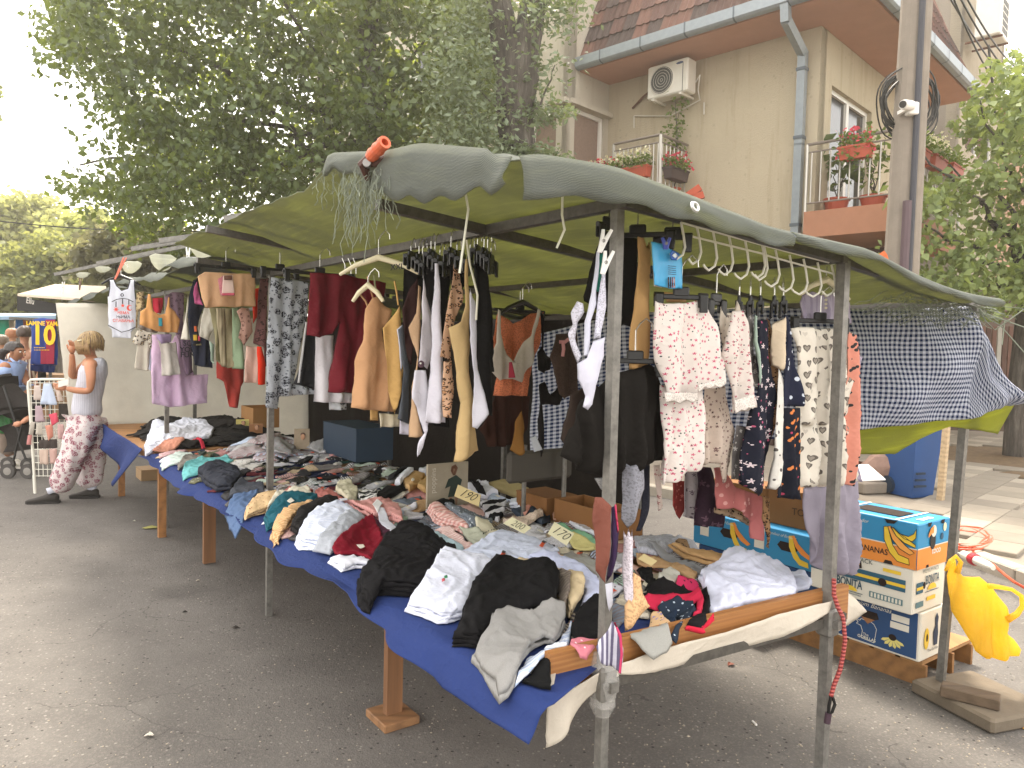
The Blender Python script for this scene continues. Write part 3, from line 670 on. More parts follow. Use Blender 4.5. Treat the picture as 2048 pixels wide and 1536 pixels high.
# ------------------------------------------------------------------ flower boxes and balcony plants
pot_r, pot_d = plain('#b4563e',.6, var=.12), plain('#4a3c3a',.6)
fl_leaf = leaf_mat('#41552c','#6d7f3e','#9bb03a',.3)
petal_r = leaf_mat('#c43a4e','#e0576a','#f06070',.3, name='petals'); petal_w = leaf_mat('#ded6a8','#f0ead0','#f0e8c0',.3, name='petals')
def flower_box(c, ex, L, lab, pot, red, whit, seed, trail=.0):
    r = np.random.default_rng(seed); c = Vector(c); ex = Vector(ex).normalized(); n = Vector((ex.y,-ex.x,0)); t = T('flower_box', c-Vector((0,0,.1)), lab,'flower box','flower boxes on the balcony rails')
    mb = MB(); prof = [(.075,-.1),(.095,.07),(.108,.07),(.108,.1)]
    vs = []; 
    for w_, z in prof+[(.085,.1),(.08,.06)]:
        for sx, sy in ((-1,-1),(1,-1),(1,1),(-1,1)): vs.append(c+ex*(sx*(L/2-.11+w_))+n*(sy*w_)+Vector((0,0, z)))
    fs = [(3,2,1,0)]+[(l*4+i, l*4+(i+1) % 4, l*4+4+(i+1) % 4, l*4+4+i) for l in range(5) for i in range(4)]+[(20,21,22,23)]
    mb.add(vs, fs); mb.build('pot', pot, t)
    def sc(n_, hx, z0, z1, sz, m, nm, asp):
        s = r.uniform(-L/2, L/2, n_); P = np.array([tuple(c+ex*float(a)+n*float(r.normal()*.09)+Vector((0,0, float(r.uniform(z0, z1))))) for a in s]); v, f = leaves(P, sz, r,.1, asp); fast_mesh(nm, v, f, m, t, kind='stuff')
    sc(320,0,.08-trail,.30,.07, fl_leaf,'foliage',.7)
    if red: sc(130,0,.1-trail,.38,.062, petal_r,'blossom',.9)
    if whit: sc(210,0,.16,.42,.055, petal_w,'blossom',.9)
    return t
flower_box(FP(1265,347,1.0), FA,.75,'terracotta box of white flowers on the narrow balcony rail', pot_r,0,1,21)
flower_box(FP(1205,362,1.0), FA,.8,'terracotta box of red and white flowers nearest the white corner window', pot_r,1,1,22)
flower_box(FP(1352,350,.6), NF,.6,'dark flower box with red blooms at the end of the narrow balcony', pot_d,1,0,23)
fb = lambda px, py: PL(px, py, c_r, NS)
flower_box(fb(1822,312)+NS*.1, SB,.7,'terracotta box of cream flowers nearest the concrete pole', pot_r,0,1,24)
flower_box(fb(1858,330)+NS*.1, SB,.7,'middle terracotta box of cream flowers right of the concrete pole', pot_r,0,1,25)
flower_box(fb(1893,346)+NS*.1, SB,.7,'terracotta box with dry brown plants, farthest from the concrete pole', pot_r,0,0,26)
flower_box(FP(1712,305,.32), FA,.5,'small terracotta box of trailing red flowers on the balcony front rail', pot_r,1,0,27,.2)
def pot_plant(c, r_, h, lab, seed, lm, big=.1, n=160, sx=.25, sz=.5, pot=True):
    r = np.random.default_rng(seed); c = Vector(c); t = T('potted_plant', c, lab,'plant')
    if pot: MB().lathe(c,[(r_*.7,0),(r_, h),(r_*1.1, h),(r_*1.1, h+.03),(r_*.9, h+.03),(r_*.85, h-.02)],16).build('pot', pot_r, t)
    mb = MB(); 
    for k in range(4): limb(mb, c+Vector((0,0, h)), c+Vector((r.uniform(-sx, sx)*.7, r.uniform(-sx, sx)*.5, h+sz*r.uniform(.7,1.3))),.012,.004, r)
    mb.build('stem', bark, t); P = np.array(c)+np.array([0,0, h+sz*.75])+r.normal(size=(n,3))*np.array([sx*.45, sx*.4, sz*.36]); v, f = leaves(P, big, r,.2,.55); fast_mesh('foliage', v, f, lm, t, kind='stuff')
bp = FP(1672,420,-.5); bp.z = bz+.02; pot_plant(bp,.2,.26,'potted rubber plant with large dark leaves behind the balcony rail',31, leaf_mat('#2f3f25','#53613a','#8fa040',.2),.22,60,.42,.75)
bp = FP(1745,420,-.6); bp.z = bz+.02; pot_plant(bp,.2,.26,'potted leafy plant behind the balcony rail close to the concrete pole',32, fl_leaf,.14,110,.35,.8)
bp = FP(1347,345,.3); bp.z = bal2z; pot_plant(bp,.14,.2,'tall climbing plant at the end of the narrow balcony below the white air conditioner',33, fl_leaf,.09,260,.22,1.35)

# ------------------------------------------------------------------ concrete pole, cable coil, camera, wires
conc = plain('#887e72',.95, var=.22, scale=5, bump=.7, bscale=45)
pb, ptp = D(1776,985,8.9), D(1806,0,8.9)
pb = Vector((pb.x,8.9,0)); pole = T('utility_pole', pb,'tall grey concrete utility pole standing by the corner house balcony','pole')
up = Vector((.010,0,1)); 
def pp(z, x=0, y=0): return Vector((pb.x+up.x*z+x,8.9+y, z))
MB().lathe(pp(0),[(.215,0),(.125,11)],18,(up.x,0,1)).build('shaft', conc, pole)
MB().tube([pp(.2,-.02,-.235), pp(3.0,-.02,-.215), pp(11,-.05,-.14)],.035,8).build('cable_duct', plain('#3c3c42',.6), pole)
MB().tube([pp(2.4,-.08,-.225), pp(3.45,-.08,-.21)],.05,8).build('conduit', plain('#57464a',.6), pole)
for z in (3.2,4.62,5.2): MB().lathe(pp(z),[(.205-z*.008,0),(.21-z*.008,.012),(.205-z*.008,.024)],18).build('steel_band', plain('#a8a49c',.4,.6), pole)
coilc = pp(D(1795,205,8.9).z,0,-.05); blk = plain('#26241f',.5)
mb = MB()
for k in range(14):
    r0 = .34+random.uniform(-.07,.03); ox, oz, oy = random.uniform(-.02,.02), random.uniform(-.03,.03), random.uniform(.0,.12)
    mb.tube([coilc+Vector((ox+r0*.98*math.cos(a)+.03*math.sin(3*a+k),.1+oy*math.sin(a+k), oz+r0*1.12*math.sin(a))) for a in [i*2*math.pi/30 for i in range(31)]],.009,5)
mb.build('cable_coil', blk, label='coil of black cable strapped round the concrete pole', cat='cable')
cc = D(1812,212,8.6); cw = plain('#e4e0d8',.4); t = T('security_camera', cc,'white security camera fixed to the concrete pole','camera')
MB().lathe(cc+Vector((-.06,-.05,0)),[(.05,0),(.055,.02),(.055,.16),(.04,.2)],14,(.8,.5,.1)).build('housing', cw, t); MB().lathe(cc+Vector((-.065,-.055,0)),[(.038,-.01),(.04,.01)],14,(.8,.5,.1)).build('lens', blk, t); MB().bar(cc+Vector((.06,.03,0)), cc+Vector((.02,.2,-.02)),.04).build('arm', cw, t); MB().box(cc+Vector((.12,.1,0)),(.12,.1,.14), bev=.01).build('junction_box', cw, t)
def wire(p, q, lab, sag=.3, r=.012, grp='overhead wires'):
    p, q = Vector(p), Vector(q); MB().tube([p+(q-p)*t-Vector((0,0, sag*4*t*(1-t))) for t in [i/16 for i in range(17)]], r,5).build('overhead_wire', blk, label=lab, cat='wire', group=grp)
for k,(x0, x1, y1) in enumerate(((1868,2020,170),(1892,2040,172),(1905,2052,150),(1885,2030,210))): wire(D(x0,-60,10), D(x1, y1,15),'thin black overhead wire crossing in front of the grey beige house',.1+.05*k,.014)
wire(D(1977,90,14), D(1992,240,14),'black wire hanging straight down from the high air conditioner',0,.02, None)
wire(D(-80,432,15), D(420,462,15),'lone dark wire strung across the far street trees',.1,.012, None)

# fence, bin, slab, rock at the back of the pavement
fence = T('fence',(9.3,15.2, zk),'brown slatted fence with pale posts behind the street tree','fence')
br_s = [plain(h,.8, var=.2) for h in ('#6e5044','#7d5c4d','#5f463c')]
for k in range(16):
    x = 1946+k*11; p = D(x,835,14.6); q = D(x,652,14.6); MB().box((p.x,14.6,(p.z+q.z)/2),(.085,.03, q.z-p.z), bev=.004).build('slat', br_s[k % 3] if k % 4 else plain('#a9a49a',.6), fence)
for zz in (.5,1.6): MB().box((9.6,14.64, zz+zk),(1.9,.04,.06)).build('rail', br_s[2], fence)
MB().box((9.5,16.5,1.6),(6,.2,3.2)).build('garden_wall', plain('#6a5a50',.9, var=.3, scale=2), label='dull brown garden wall seen between the slats of the fence', cat='wall')
sh = T('shop',(3.5,14,0),'dark shop front under the corner house balcony','shop'); s_ = plain('#4a3a34',.8)
MB().box(K+FA*2-NF*.0+Vector((0,0,1.2))+NF*.05,(3,.06,2.2), tuple(FA), tuple(NF)).build('shutter', s_, sh); 
bin_b = G(1856,998, zk); bn = plain('#2a4c80',.5, var=.1, scale=6); bd = plain('#23303f',.7); t = T('wheelie_bin', bin_b,'blue plastic wheelie bin on the pavement beside the concrete pole','bin')
bx_, by_ = Vector((.94,.34,0)).normalized(), Vector((-.34,.94,0)); mb = MB(); vs = []
for z, w_, d_ in ((.0,.15,.17),(.05,.155,.18),(.85,.20,.24),(.95,.215,.26),(.98,.215,.26)):
    for sx, sy in ((-1,-1),(1,-1),(1,1),(-1,1)): vs.append(bin_b+bx_*(sx*w_)+by_*(sy*d_+.25)+Vector((0,0, z)))
mb.add(vs,[(3,2,1,0),(16,17,18,19)]+[(l*4+i, l*4+(i+1) % 4, l*4+4+(i+1) % 4, l*4+4+i) for l in range(4) for i in range(4)]); mb.build('body', bn, t)
MB().box(bin_b+by_*.25+Vector((0,0,1.02)),(.45,.56,.06), tuple(bx_), tuple(by_), bev=.02).build('lid', bn, t)
for s in (-1,1): MB().lathe(bin_b+bx_*(s*.17-.03)+by_*.40+Vector((0,0,.1)),[(.03,0),(.1,0),(.1,.06),(.03,.06)],14, tuple(bx_)).build('wheel', bd, t)
for k in range(3): MB().box(bin_b+by_*(.02)-bx_*.1+Vector((0,0,.14+.07*k)),(.16-.02*k,.02,.022), tuple(bx_), tuple(by_)).build('scuff_rib', bd, t)
st_p = G(1868,1000, zk); MB().bar(st_p+Vector((0,-.12,0)), st_p+Vector((.05,-.1,1.3)),.06).build('wooden_stake', wood('#b39b7a'), label='bare wooden stake leaning in front of the blue bin', cat='stake')
sl_p = G(1765,985, zk); MB().box(sl_p+Vector((-.05,.15,.06)),(.62,.42,.13),(.95,.3,0),(-.3,.95,0), bev=.015).build('concrete_slab', conc, label='small concrete slab with a pink rock on it by the pole foot', cat='slab')
bm = bmesh.new(); bmesh.ops.create_icosphere(bm, subdivisions=2, radius=1); rp = sl_p+Vector((.06,.1,.30))
rv = [(v.co.x*.26*(1+.2*noise.noise(v.co*1.7))+.12*v.co.z, v.co.y*.14, v.co.z*.19*(1+.3*noise.noise(v.co*1.3+Vector((3,1,2))))) for v in bm.verts]; rf = [[v.index for v in fc.verts] for fc in bm.faces]; bm.free()
MO('rock',[(x+rp.x, y+rp.y, z+rp.z) for x, y, z in rv], rf, plain('#94796c',.95, var=.3, scale=9, bump=.8, bscale=20), label='pinkish angular rock lying on the small concrete slab', cat='rock')
# ================================================================== CLOTH
def shape2d(poly, h, wob=0.0, seed=0, holes=(), smooth=0):
    """triangulated outline: points, triangles, distance to the edge; poly in metres"""
    def dens(pl):
        pl = [np.array(p, float) for p in pl]
        for _ in range(smooth):
            q = []
            for i in range(len(pl)):
                a, b = pl[i], pl[(i+1) % len(pl)]; q += [a*.75+b*.25, a*.25+b*.75]
            pl = q
        out = []
        for i in range(len(pl)):
            a, b = pl[i], pl[(i+1) % len(pl)]; n = max(1, int(np.linalg.norm(b-a)/h+.5))
            for k in range(n): out.append(a+(b-a)*k/n)
        return np.array(out)
    rings = [dens(poly)]+[dens(q) for q in holes]
    if wob:
        for r in rings:
            for i, p in enumerate(r):
                nv = noise.noise_vector(Vector((p[0]*14+seed*3.1, p[1]*14, seed*1.7)))+.45*noise.noise_vector(Vector((p[0]*48+seed*3.1, p[1]*48, seed*1.7))); r[i] = p+np.array([nv.x, nv.y])*wob
    B = np.concatenate(rings); x0, y0 = B.min(0); x1, y1 = B.max(0); g = []
    nx, ny = int((x1-x0)/h)+2, int((y1-y0)/(h*.866))+2
    gx, gy = np.meshgrid(np.arange(nx), np.arange(ny)); P = np.stack([x0+(gx+.5*(gy % 2))*h, y0+gy*h*.866],-1).reshape(-1,2)
    P = P+np.random.default_rng(seed).uniform(-.12,.12, P.shape)*h
    def dist(Q):
        d = np.full(len(Q),1e9)
        for r in rings:
            a = r; b = np.roll(r,-1,0); ab = b-a; L2 = (ab**2).sum(1)+1e-12
            t = np.clip(((Q[:, None, :]-a[None])*ab[None]).sum(2)/L2,0,1); c = a[None]+ab[None]*t[..., None]; d = np.minimum(d, np.sqrt(((Q[:, None, :]-c)**2).sum(2)).min(1))
        return d
    keep = dist(P) > h*.55; P = P[keep]; ins = []
    for r in rings:
        t_ = np.roll(r,-1,0)-np.roll(r,1,0); nr_ = np.stack([-t_[:,1], t_[:,0]],1); nr_ /= np.linalg.norm(nr_, axis=1)[:, None]+1e-9
        a2 = (r[:,0]*np.roll(r[:,1],-1)-np.roll(r[:,0],-1)*r[:,1]).sum(); ins.append(r+nr_*(.0036 if a2 > 0 else -.0036)*(1 if r is rings[0] else -1))
    ins = np.concatenate(ins); P = np.concatenate([P, ins[dist(ins) > .0024]])
    verts = [Vector(p) for p in np.concatenate([B, P])]; faces = []; k = 0
    for r in rings: faces.append(list(range(k, k+len(r)))); k += len(r)
    edges = []; k = 0
    for r in rings: edges += [(k+i, k+(i+1) % len(r)) for i in range(len(r))]; k += len(r)
    res = delaunay_2d_cdt(verts, edges if len(rings) > 1 else [],[] if len(rings) > 1 else faces,1 if len(rings) == 1 else 4,1e-7) if len(rings) == 1 else delaunay_2d_cdt(verts,[], faces,4,1e-7)
    V2 = np.array([tuple(v) for v in res[0]]); Tn = [tuple(f) for f in res[2]]
    used = sorted({i for f in Tn for i in f}); mp = {o: n for n, o in enumerate(used)}; V2 = V2[used]; Tn = [tuple(mp[i] for i in f) for f in Tn]
    return V2, Tn, dist(V2)
def two_sided(V2, Tn, d, frontP, backP):
    """closed skin from front and back positions; the rim is shared"""
    rim = d < 1e-5; n = len(V2); bi = np.arange(n); inner = np.where(~rim)[0]; bi = bi.copy(); bi[inner] = n+np.arange(len(inner))
    Vs = np.concatenate([frontP, backP[inner]]); fs = list(Tn)+[tuple(int(bi[i]) for i in reversed(f)) for f in Tn]
    return Vs, fs, np.concatenate([np.arange(n), inner])
def hang(name, poly, Y, mat, label=None, cat=None, group=None, dirn=(1,0), th=.008, fold=.015, k=70, seed=0, h=.013, wob=.004, parent=None, holes=(), smooth=0, gather=.25, sub=None):
    """a garment hanging on its bar: outline (picture rays meeting its own upright plane at depth Y), real thickness, folds that deepen downwards"""
    cx = sum(p[0] for p in poly)/len(poly); cy = sum(p[1] for p in poly)/len(poly); c = D(cx, cy, Y)
    t = Vector((dirn[0], dirn[1],0)).normalized(); n = Vector((t.y,-t.x,0));
    if n.dot(O-c) < 0: n = -n
    def q(p): w_ = PL(p[0], p[1], c, n)-c; return (w_.dot(t), w_.z)
    pl = [q(p) for p in poly]; hl = [[q(p) for p in hh] for hh in holes]
    A_ = abs(sum(a[0]*b[1]-b[0]*a[1] for a, b in zip(pl, pl[1:]+pl[:1])))/2; Pm = sum(math.hypot(a[0]-b[0], a[1]-b[1]) for a, b in zip(pl, pl[1:]+pl[:1])); h = max(.0035, min(h,.55*A_/Pm)); wob = min(wob,.25*A_/Pm)
    V2, Tn, d = shape2d(pl, h, wob, seed, hl, smooth)
    zt, zb = V2[:,1].max(), V2[:,1].min(); drop = (zt-V2[:,1])/(zt-zb+1e-6); wmax = max(.02, d.max())
    th = min(th,.02)*.6; b = th*np.clip(d/.0036,0,1)**.7*(.35+.65*np.clip(d/min(.04, wmax),0,1)); ph = seed*1.9; rg_ = np.array([1-abs(noise.noise(Vector((s*17+1.5*noise.noise(Vector((s*4, z*3, seed))), z*2.4, seed*1.3)))) for s, z in V2])**4
    nz = np.array([noise.noise(Vector((s*9+seed, z*2.2, seed*.7))) for s, z in V2]); n2 = np.array([noise.noise(Vector((s*26, z*9+seed,3.3))) for s, z in V2])
    fo = fold*(gather+drop*(1-gather))*(np.sin(V2[:,0]*k+ph+nz*3.2)+.5*np.sin(V2[:,0]*k*1.7+ph*2+nz*4))+n2*fold*.6+nz*fold*1.0+rg_*fold*1.1*(.35+.65*drop)*np.clip(d/.012,0,1)
    base = np.array(c)+V2[:, :1]*np.array(t)+V2[:,1:]*np.array([0,0,1]); nn = np.array(n)
    Fp = base+nn*(fo+b)[:, None]; Bp = base+nn*(fo-b)[:, None]; Vs, fs, src = two_sided(V2, Tn, d, Fp, Bp)
    o = MO(name, Vs, fs, mat, parent, True, uv=V2[src]+np.array([seed*.37, seed*.21]), label=label, cat=cat, group=group)
    o['_'] = 0; del o['_']
    return o

# ================================================================== THE STALL
st_m = steel(); st_d = steel('#5b5751')
frame = T('stall_frame', S(.1,.3),'worn steel tube frame of the near clothes stall with its corner posts','stall frame')
zA = 2.06
P0, P1, P2 = S(.1,.3), S(3.02,.3), S(5.62,.25)
P5 = S(.02,1.32); P3f, P3t = G(1880,1388), D(1950,608,3.42)
def post(a, z, w_=.034, top=None): return MB().bar((a.x, a.y,0), top or (a.x, a.y, z), w_).build('post', st_m, frame)
post(P0,2.06,.028); post(P1,2.05); post(P5,1.985)
MB().bar(P3f+Vector((0,0,.07)), P3t,.034).build('post', st_m, frame)
for u, v in ((1.9,2.3),(3.4,2.3),(5.2,2.2)): post(S(u, v),1.9)
def bar(a, b, w_=.032, m=None, name='bar'): return MB().bar(a, b, w_).build(name, m or st_d, frame)
z_ = lambda P, z: Vector((P.x, P.y, z))
bar(z_(P0, zA)-U*.05, z_(P1, zA)); bar(z_(P0,2.07), z_(P5,1.99)); bar(z_(P5,1.985), P3t)
bar(S(.75,-.12,2.095), S(.75,2.35,1.88)); bar(S(2.3,-.25,2.18), S(2.3,2.3,1.9)); bar(S(3.02,-.12,2.1), S(3.02,2.35,1.9))
bar(P3t, S(3.4,2.3,1.88)); bar(S(0,1.3,1.99), S(3.4,1.3,1.99),.028)
bar(z_(P0,.70), z_(P5,.70)+V*.1); bar(z_(P0,.70), S(4.9,.3,.70)); bar(z_(P5,.7), S(4.9,1.32,.7))
for P_, z in ((P0,.70),(P5,.70)):
    c = MB(); c.box((P_.x, P_.y, z),(.062,.062,.10), tuple(U), tuple(V), bev=.008); c.box(Vector((P_.x, P_.y, z))-U*.035,(.03,.03,.03), tuple(U), tuple(V)); c.build('coupler', st_m, frame)
# plastic wrap knotted round the near coupler
clear = N('clear_plastic'); clear.base((.62,.6,.56)); clear.set(Roughness=.25, Alpha=.3); clear = clear.m
mb = MB(); 
for k in range(3): mb.lathe((P0.x, P0.y,.60+.03*k),[(.022,0),(.038-.006*k,.03),(.036,.08),(.021,.13)],12,(.15*math.sin(k*2),.1*math.cos(k*3),1))
mb.build('plastic_wrap', clear, label='crumpled clear plastic wrapped round the near steel post below the table', cat='plastic wrap')

# ---- shade net canopy: one knitted net; light shows through it
def net_mat(tr=(.20,.205,.082), face=(.29,.31,.285)):
    m = N('shade_net'); uv = uvc(m); sx = m.n('ShaderNodeSeparateXYZ'); m.l(uv, sx.inputs[0])
    row = m.math('SINE', m.math('MULTIPLY', m.math('ADD', sx.outputs[1], m.math('MULTIPLY', m.noise(uv,14,4),.014)),2100)); col_ = m.math('SINE', m.math('MULTIPLY', sx.outputs[0],620))
    wv = m.math('MULTIPLY', m.math('ADD', row, m.math('MULTIPLY', m.noise(uv,260,2),1.6)),.5)
    big = m.noise(uv,2.4,5,.6)
    a = m.mix(m.mr(wv,-.6,.7), mul(face,.62), mul(face,1.28)); a = m.mix(m.math('MULTIPLY', m.mr(big,.5,.75),.35), a, mul(face,1.5))
    t = m.mix(m.mr(big,.3,.7), mul(tr,.5), mul(tr,1.45)); t = m.mix(m.mr(wv,.1,.9), t, mul(tr,1.25)); stk = m.noise(m.n_scale(uv,(1.2,14,1)),3,4); t = m.mix(m.math('MULTIPLY', m.mr(stk,.5,.72),.5), t, mul(tr,1.9))  # noise paints sun dapples into the translucency; streaks stand for wrinkles and seams
    m.base(a); m.set(Roughness=.9); m.b.inputs['Specular IOR Level'].default_value = .1; m.bump(wv,.5,.003); m.translucent(t,.66); return m.m
net = net_mat(); net_sunlit = net_mat((.55,.55,.45),(.62,.63,.58)); fray_m = plain('#7d8373',.9)  # the flaps get a paler copy of the net, sunlight painted into its colour
def lerp(x, xs, ys): return float(np.interp(x, xs, ys))
def net_sheet(name, u0, u1, zfun, v0, v1, parent, du=.06, dv=.06, seed=0):
    nu, nv = int((u1-u0)/du)+1, int((v1-v0)/dv)+1; vs = []; uv = []
    for i in range(nu+1):
        for j in range(nv+1):
            u = u0+(u1-u0)*i/nu; v = v0+(v1-v0)*j/nv; z, dvv = zfun(u, v); z += .016*noise.noise(Vector((u*3.1, v*2.6, seed)))+.010*noise.noise(Vector((u*9, v*4, seed+5)))
            vs.append(S(u, v+dvv, z)); uv.append((u, v))
    fs = [(i*(nv+1)+j,(i+1)*(nv+1)+j,(i+1)*(nv+1)+j+1, i*(nv+1)+j+1) for i in range(nu) for j in range(nv)]
    n = len(vs); up = [v+Vector((0,0,.004)) for v in vs]
    o = MO(name, vs, fs, net, parent, True, uv=uv); md = o.modifiers.new('thick','SOLIDIFY'); md.thickness = .003; return o
can1 = T('canopy', S(1.5,1,2.0),'green shade net canopy of the near stall lit through by the sun','canopy')
def z1(u, v):
    zb = lerp(v,[-.2,-.15,.3,.75,1.3,2.4],[2.195,2.2,2.085,2.03,2.02,1.915])
    k = lerp(v,[-.2,.1,.3],[1,.25,0]); zb += k*lerp(u,[-.1,0,.35,.55,.95,1.05,1.2,3.2],[-.125,-.11,-.02,.0,.075,.06,.01,.02])
    sag = -.035*math.sin(math.pi*min(1, max(0,(u-.75)/2.25)))*math.sin(math.pi*min(1, max(0,(v-.3)/1))) if u > .75 and .3 < v < 1.3 else 0
    sag += -.045*math.sin(math.pi*min(1, max(0,(u)/.75)))*math.sin(math.pi*min(1, max(0,(v-.3)/1))) if 0 < u <= .75 and .3 < v < 1.3 else 0
    sag += -.07*math.sin(math.pi*min(1, max(0,(v-1.3)/1.1)))*(.6+.4*math.sin(u*4)) if v > 1.3 else 0
    if u < 0: sag -= .02
    return zb+sag,0
net_sheet('net',-.07,3.3, z1,-.18,2.42, can1, seed=1)
def flap(pts, nrm, name='hem_flap', parent=None, drop_fun=None, m=None, seed=0, n=40, rows=5):
    """strip of net folded down over an edge: pts = polyline of the edge, drop_fun(t)=depth"""
    pts = [Vector(p) for p in pts]; L = [0]
    for a, b in zip(pts, pts[1:]): L.append(L[-1]+(b-a).length)
    vs = []; uv = []
    for i in range(n+1):
        s = L[-1]*i/n; k = max(0, min(len(pts)-2, int(np.searchsorted(L, s)-1))); p = pts[k]+(pts[k+1]-pts[k])*((s-L[k])/(L[k+1]-L[k]+1e-9)); dr = drop_fun(i/n)
        for j in range(rows+1):
            t = j/rows; w_ = .02*noise.noise(Vector((s*7, t*2, seed)))*t
            vs.append(p+Vector(nrm)*(.02*math.sin(t*2.2)+.012+w_)+Vector((0,0,.014*(1-t)-dr*t))); uv.append((s, t*dr))
    fs = [(i*(rows+1)+j,(i+1)*(rows+1)+j,(i+1)*(rows+1)+j+1, i*(rows+1)+j+1) for i in range(n) for j in range(rows)]
    o = MO(name, vs, fs, m or net, parent, True, uv=uv); md = o.modifiers.new('thick','SOLIDIFY'); md.thickness = .003; return o
def zc(u, v): return S(u, v, z1(u, v)[0])
flap([zc(-.07+.05*k,-.18) for k in range(22)],-V, parent=can1, drop_fun=lambda t: .05+.085*math.sin(math.pi*min(1, t*1.25))+.01*math.sin(t*40), seed=2)
flap([zc(-.07,-.18+.06*k) for k in range(18)],-U, parent=can1, drop_fun=lambda t: .085-.05*t+.006*math.sin(t*30), seed=3)
flap([zc(-.07,.85+.1*k) for k in range(16)],-U, parent=can1, drop_fun=lambda t: .012+.014*abs(math.sin(t*9)), seed=4)
# frayed corner: torn mesh hanging in threads
mb = MB(); r_ = np.random.default_rng(9)
for k in range(140):
    u = .50+abs(r_.normal())*.22; u = min(u,1.08); p = zc(u,-.18)-V*.03+Vector((0,0,-.02-r_.uniform(0,.07))); L_ = r_.uniform(.04,.19)*(1.25 if .62 < u < .85 else .75); pts = [p]; 
    for q in range(6): p = p+Vector((r_.normal()*.008, r_.normal()*.008,-L_/6)); pts.append(p)
    mb.tube(pts, r_.uniform(.0006,.0014),3, False)
mb.build('frayed_threads', fray_m, can1, kind='stuff')
mb = MB()                                                         # loose netting of the far end by the tall pole
for k in range(150):
    p = P3t+V*(-.75*r_.uniform(0,1))+Vector((r_.normal()*.04, r_.normal()*.05,-.01+r_.normal()*.025)); pts = [p]; dx = r_.uniform(.01,.05); s_ = r_.choice((-1,1))
    for q in range(6): p = p+Vector((s_*dx*.5+r_.normal()*.012, r_.normal()*.012,-r_.uniform(.002,.02))); pts.append(p)
    mb.tube(pts, r_.uniform(.001,.002),3, False)
for x1, y1, x2, y2 in ((1990,660,2060,610),(2000,650,2075,735),(1980,630,2050,655),(2010,640,2004,690)):
    mb.tube([P3t, D((1955+x1)/2,(610+y1)/2+8,3.4), D(x1, y1,3.4), D(x2, y2,3.35)],.0028,4, False)
mb.build('unravelled_netting', fray_m, can1, kind='stuff')
for px, py, Y in ((932,350,2.02),(1125,392,2.05)):
    a = D(px, py, Y); MB().tube([a, a+Vector((.0,.0,-.05)), a+Vector((.008,0,-.09)), a+Vector((-.012,0,-.14 if px > 1000 else -.26))],.0035,5).build('white_string', plain('#dcdccb',.8), can1)
gm = zc(-.07,.37)-U*.045+Vector((0,0,-.025)); MB().lathe(gm,[(.007,.002),(.010,.006),(.014,.005),(.016,.0)],18, tuple(-U*.9+Vector((0,0,.3))), False).build('grommet', plain('#c9c9c2',.3,.7), can1)
# clamps holding the net
org_p = plain('#c9603c',.45, var=.08)
ck = zc(.62,-.17); t = T('spring_clamp', ck,'big spring clamp with orange handle grips on the front edge of the near canopy','clamp')
hd = (D(772,280,2.12)-D(735,318,2.2)); a0 = D(733,322,2.2); hdn = hd.normalized()
MB().lathe(a0+hdn*.025,[(.017,0),(.02,.015),(.018,.03),(.021,.045),(.018,.06),(.020,.075),(.019,.085),(.011,.085),(.010,.06)],14, tuple(hdn)).build('orange_grip', org_p, t)
dk = plain('#4a2f26',.5,.4); MB().tube([a0+hdn*.03, a0-hdn*.02, a0-hdn*.05+Vector((.03,0,-.03))],[.013,.017,.01],8).build('jaw', dk, t); MB().tube([a0-hdn*.01, a0+Vector((.03,-.01,-.01)), a0+Vector((.085,-.02,.022))],[.014,.011,.006],8).build('jaw', dk, t)
MB().lathe(a0+Vector((.005,-.012,-.01)),[(.012,-.012),(.012,.012)],10,(0,1,0)).build('spring', plain('#888480',.4,.7), t)
def clamp(px, py, Y, L, lab, dx=.7, m=None):
    a = D(px, py, Y); t = T('spring_clamp', a, lab,'clamp'); d = Vector((.75,-.2,.35)).normalized() if dx > 0 else Vector((-.75,-.2,.1))
    for s, m_ in ((.22,0),(-.12,0)):
        dd = (d+Vector((0,0, s))).normalized(); MB().bar(a-dd*.03, a+dd*L,.016,.02).build('arm', m or plain('#a34a30',.5, var=.3), t)
    MB().bar(a-d*.05+Vector((0,0,-.02)), a+d*.01,.02,.022).build('jaw', dk, t)
    return t
clamp(1352,408,2.3,.085,'worn orange wooden clamp pinching the canopy edge near the corner post')
clamp(1742,524,2.9,.06,'red and orange clamp pinching the canopy edge near the second post', m=plain('#cf6a3a',.5))

# far canopies: the long row of nets with scalloped ends thrown over their front rails
def zfar(off, seed):
    def zf(u, v): return lerp(v,[-.12,-.08,.1,.3,1.2,2.3],[2.10+off,2.16+off,2.16+off,2.11+off,2.04,1.9])-.05*abs(math.sin(u*2.2+seed))*(1 if v < .3 else .5),0
    return zf
rails = [((448,439,3.55),(660,402,3.75)),((318,482,4.45),(520,455,4.7)),((262,498,5.05),(440,470,5.3)),((193,527,6.0),(372,492,6.3)),((108,549,7.3),(300,508,7.7))]
flaps = [[[(535,427),(642,404),(630,425),(600,440),(565,437)]],[[(436,462),(518,453),(516,480),(500,500),(480,505),(455,490)]],[[(368,481),(440,472),(442,515),(430,535),(405,532),(385,505)]],[[(296,506),(356,511),(344,535),(322,546),(305,530)],[(244,522),(287,523),(277,540),(260,549),(246,540)]],[[(188,531),(226,534),(215,544),(197,546)],[(150,545),(184,544),(172,556),(156,556)]]]
lname = ['second','third','fourth','fifth','last']
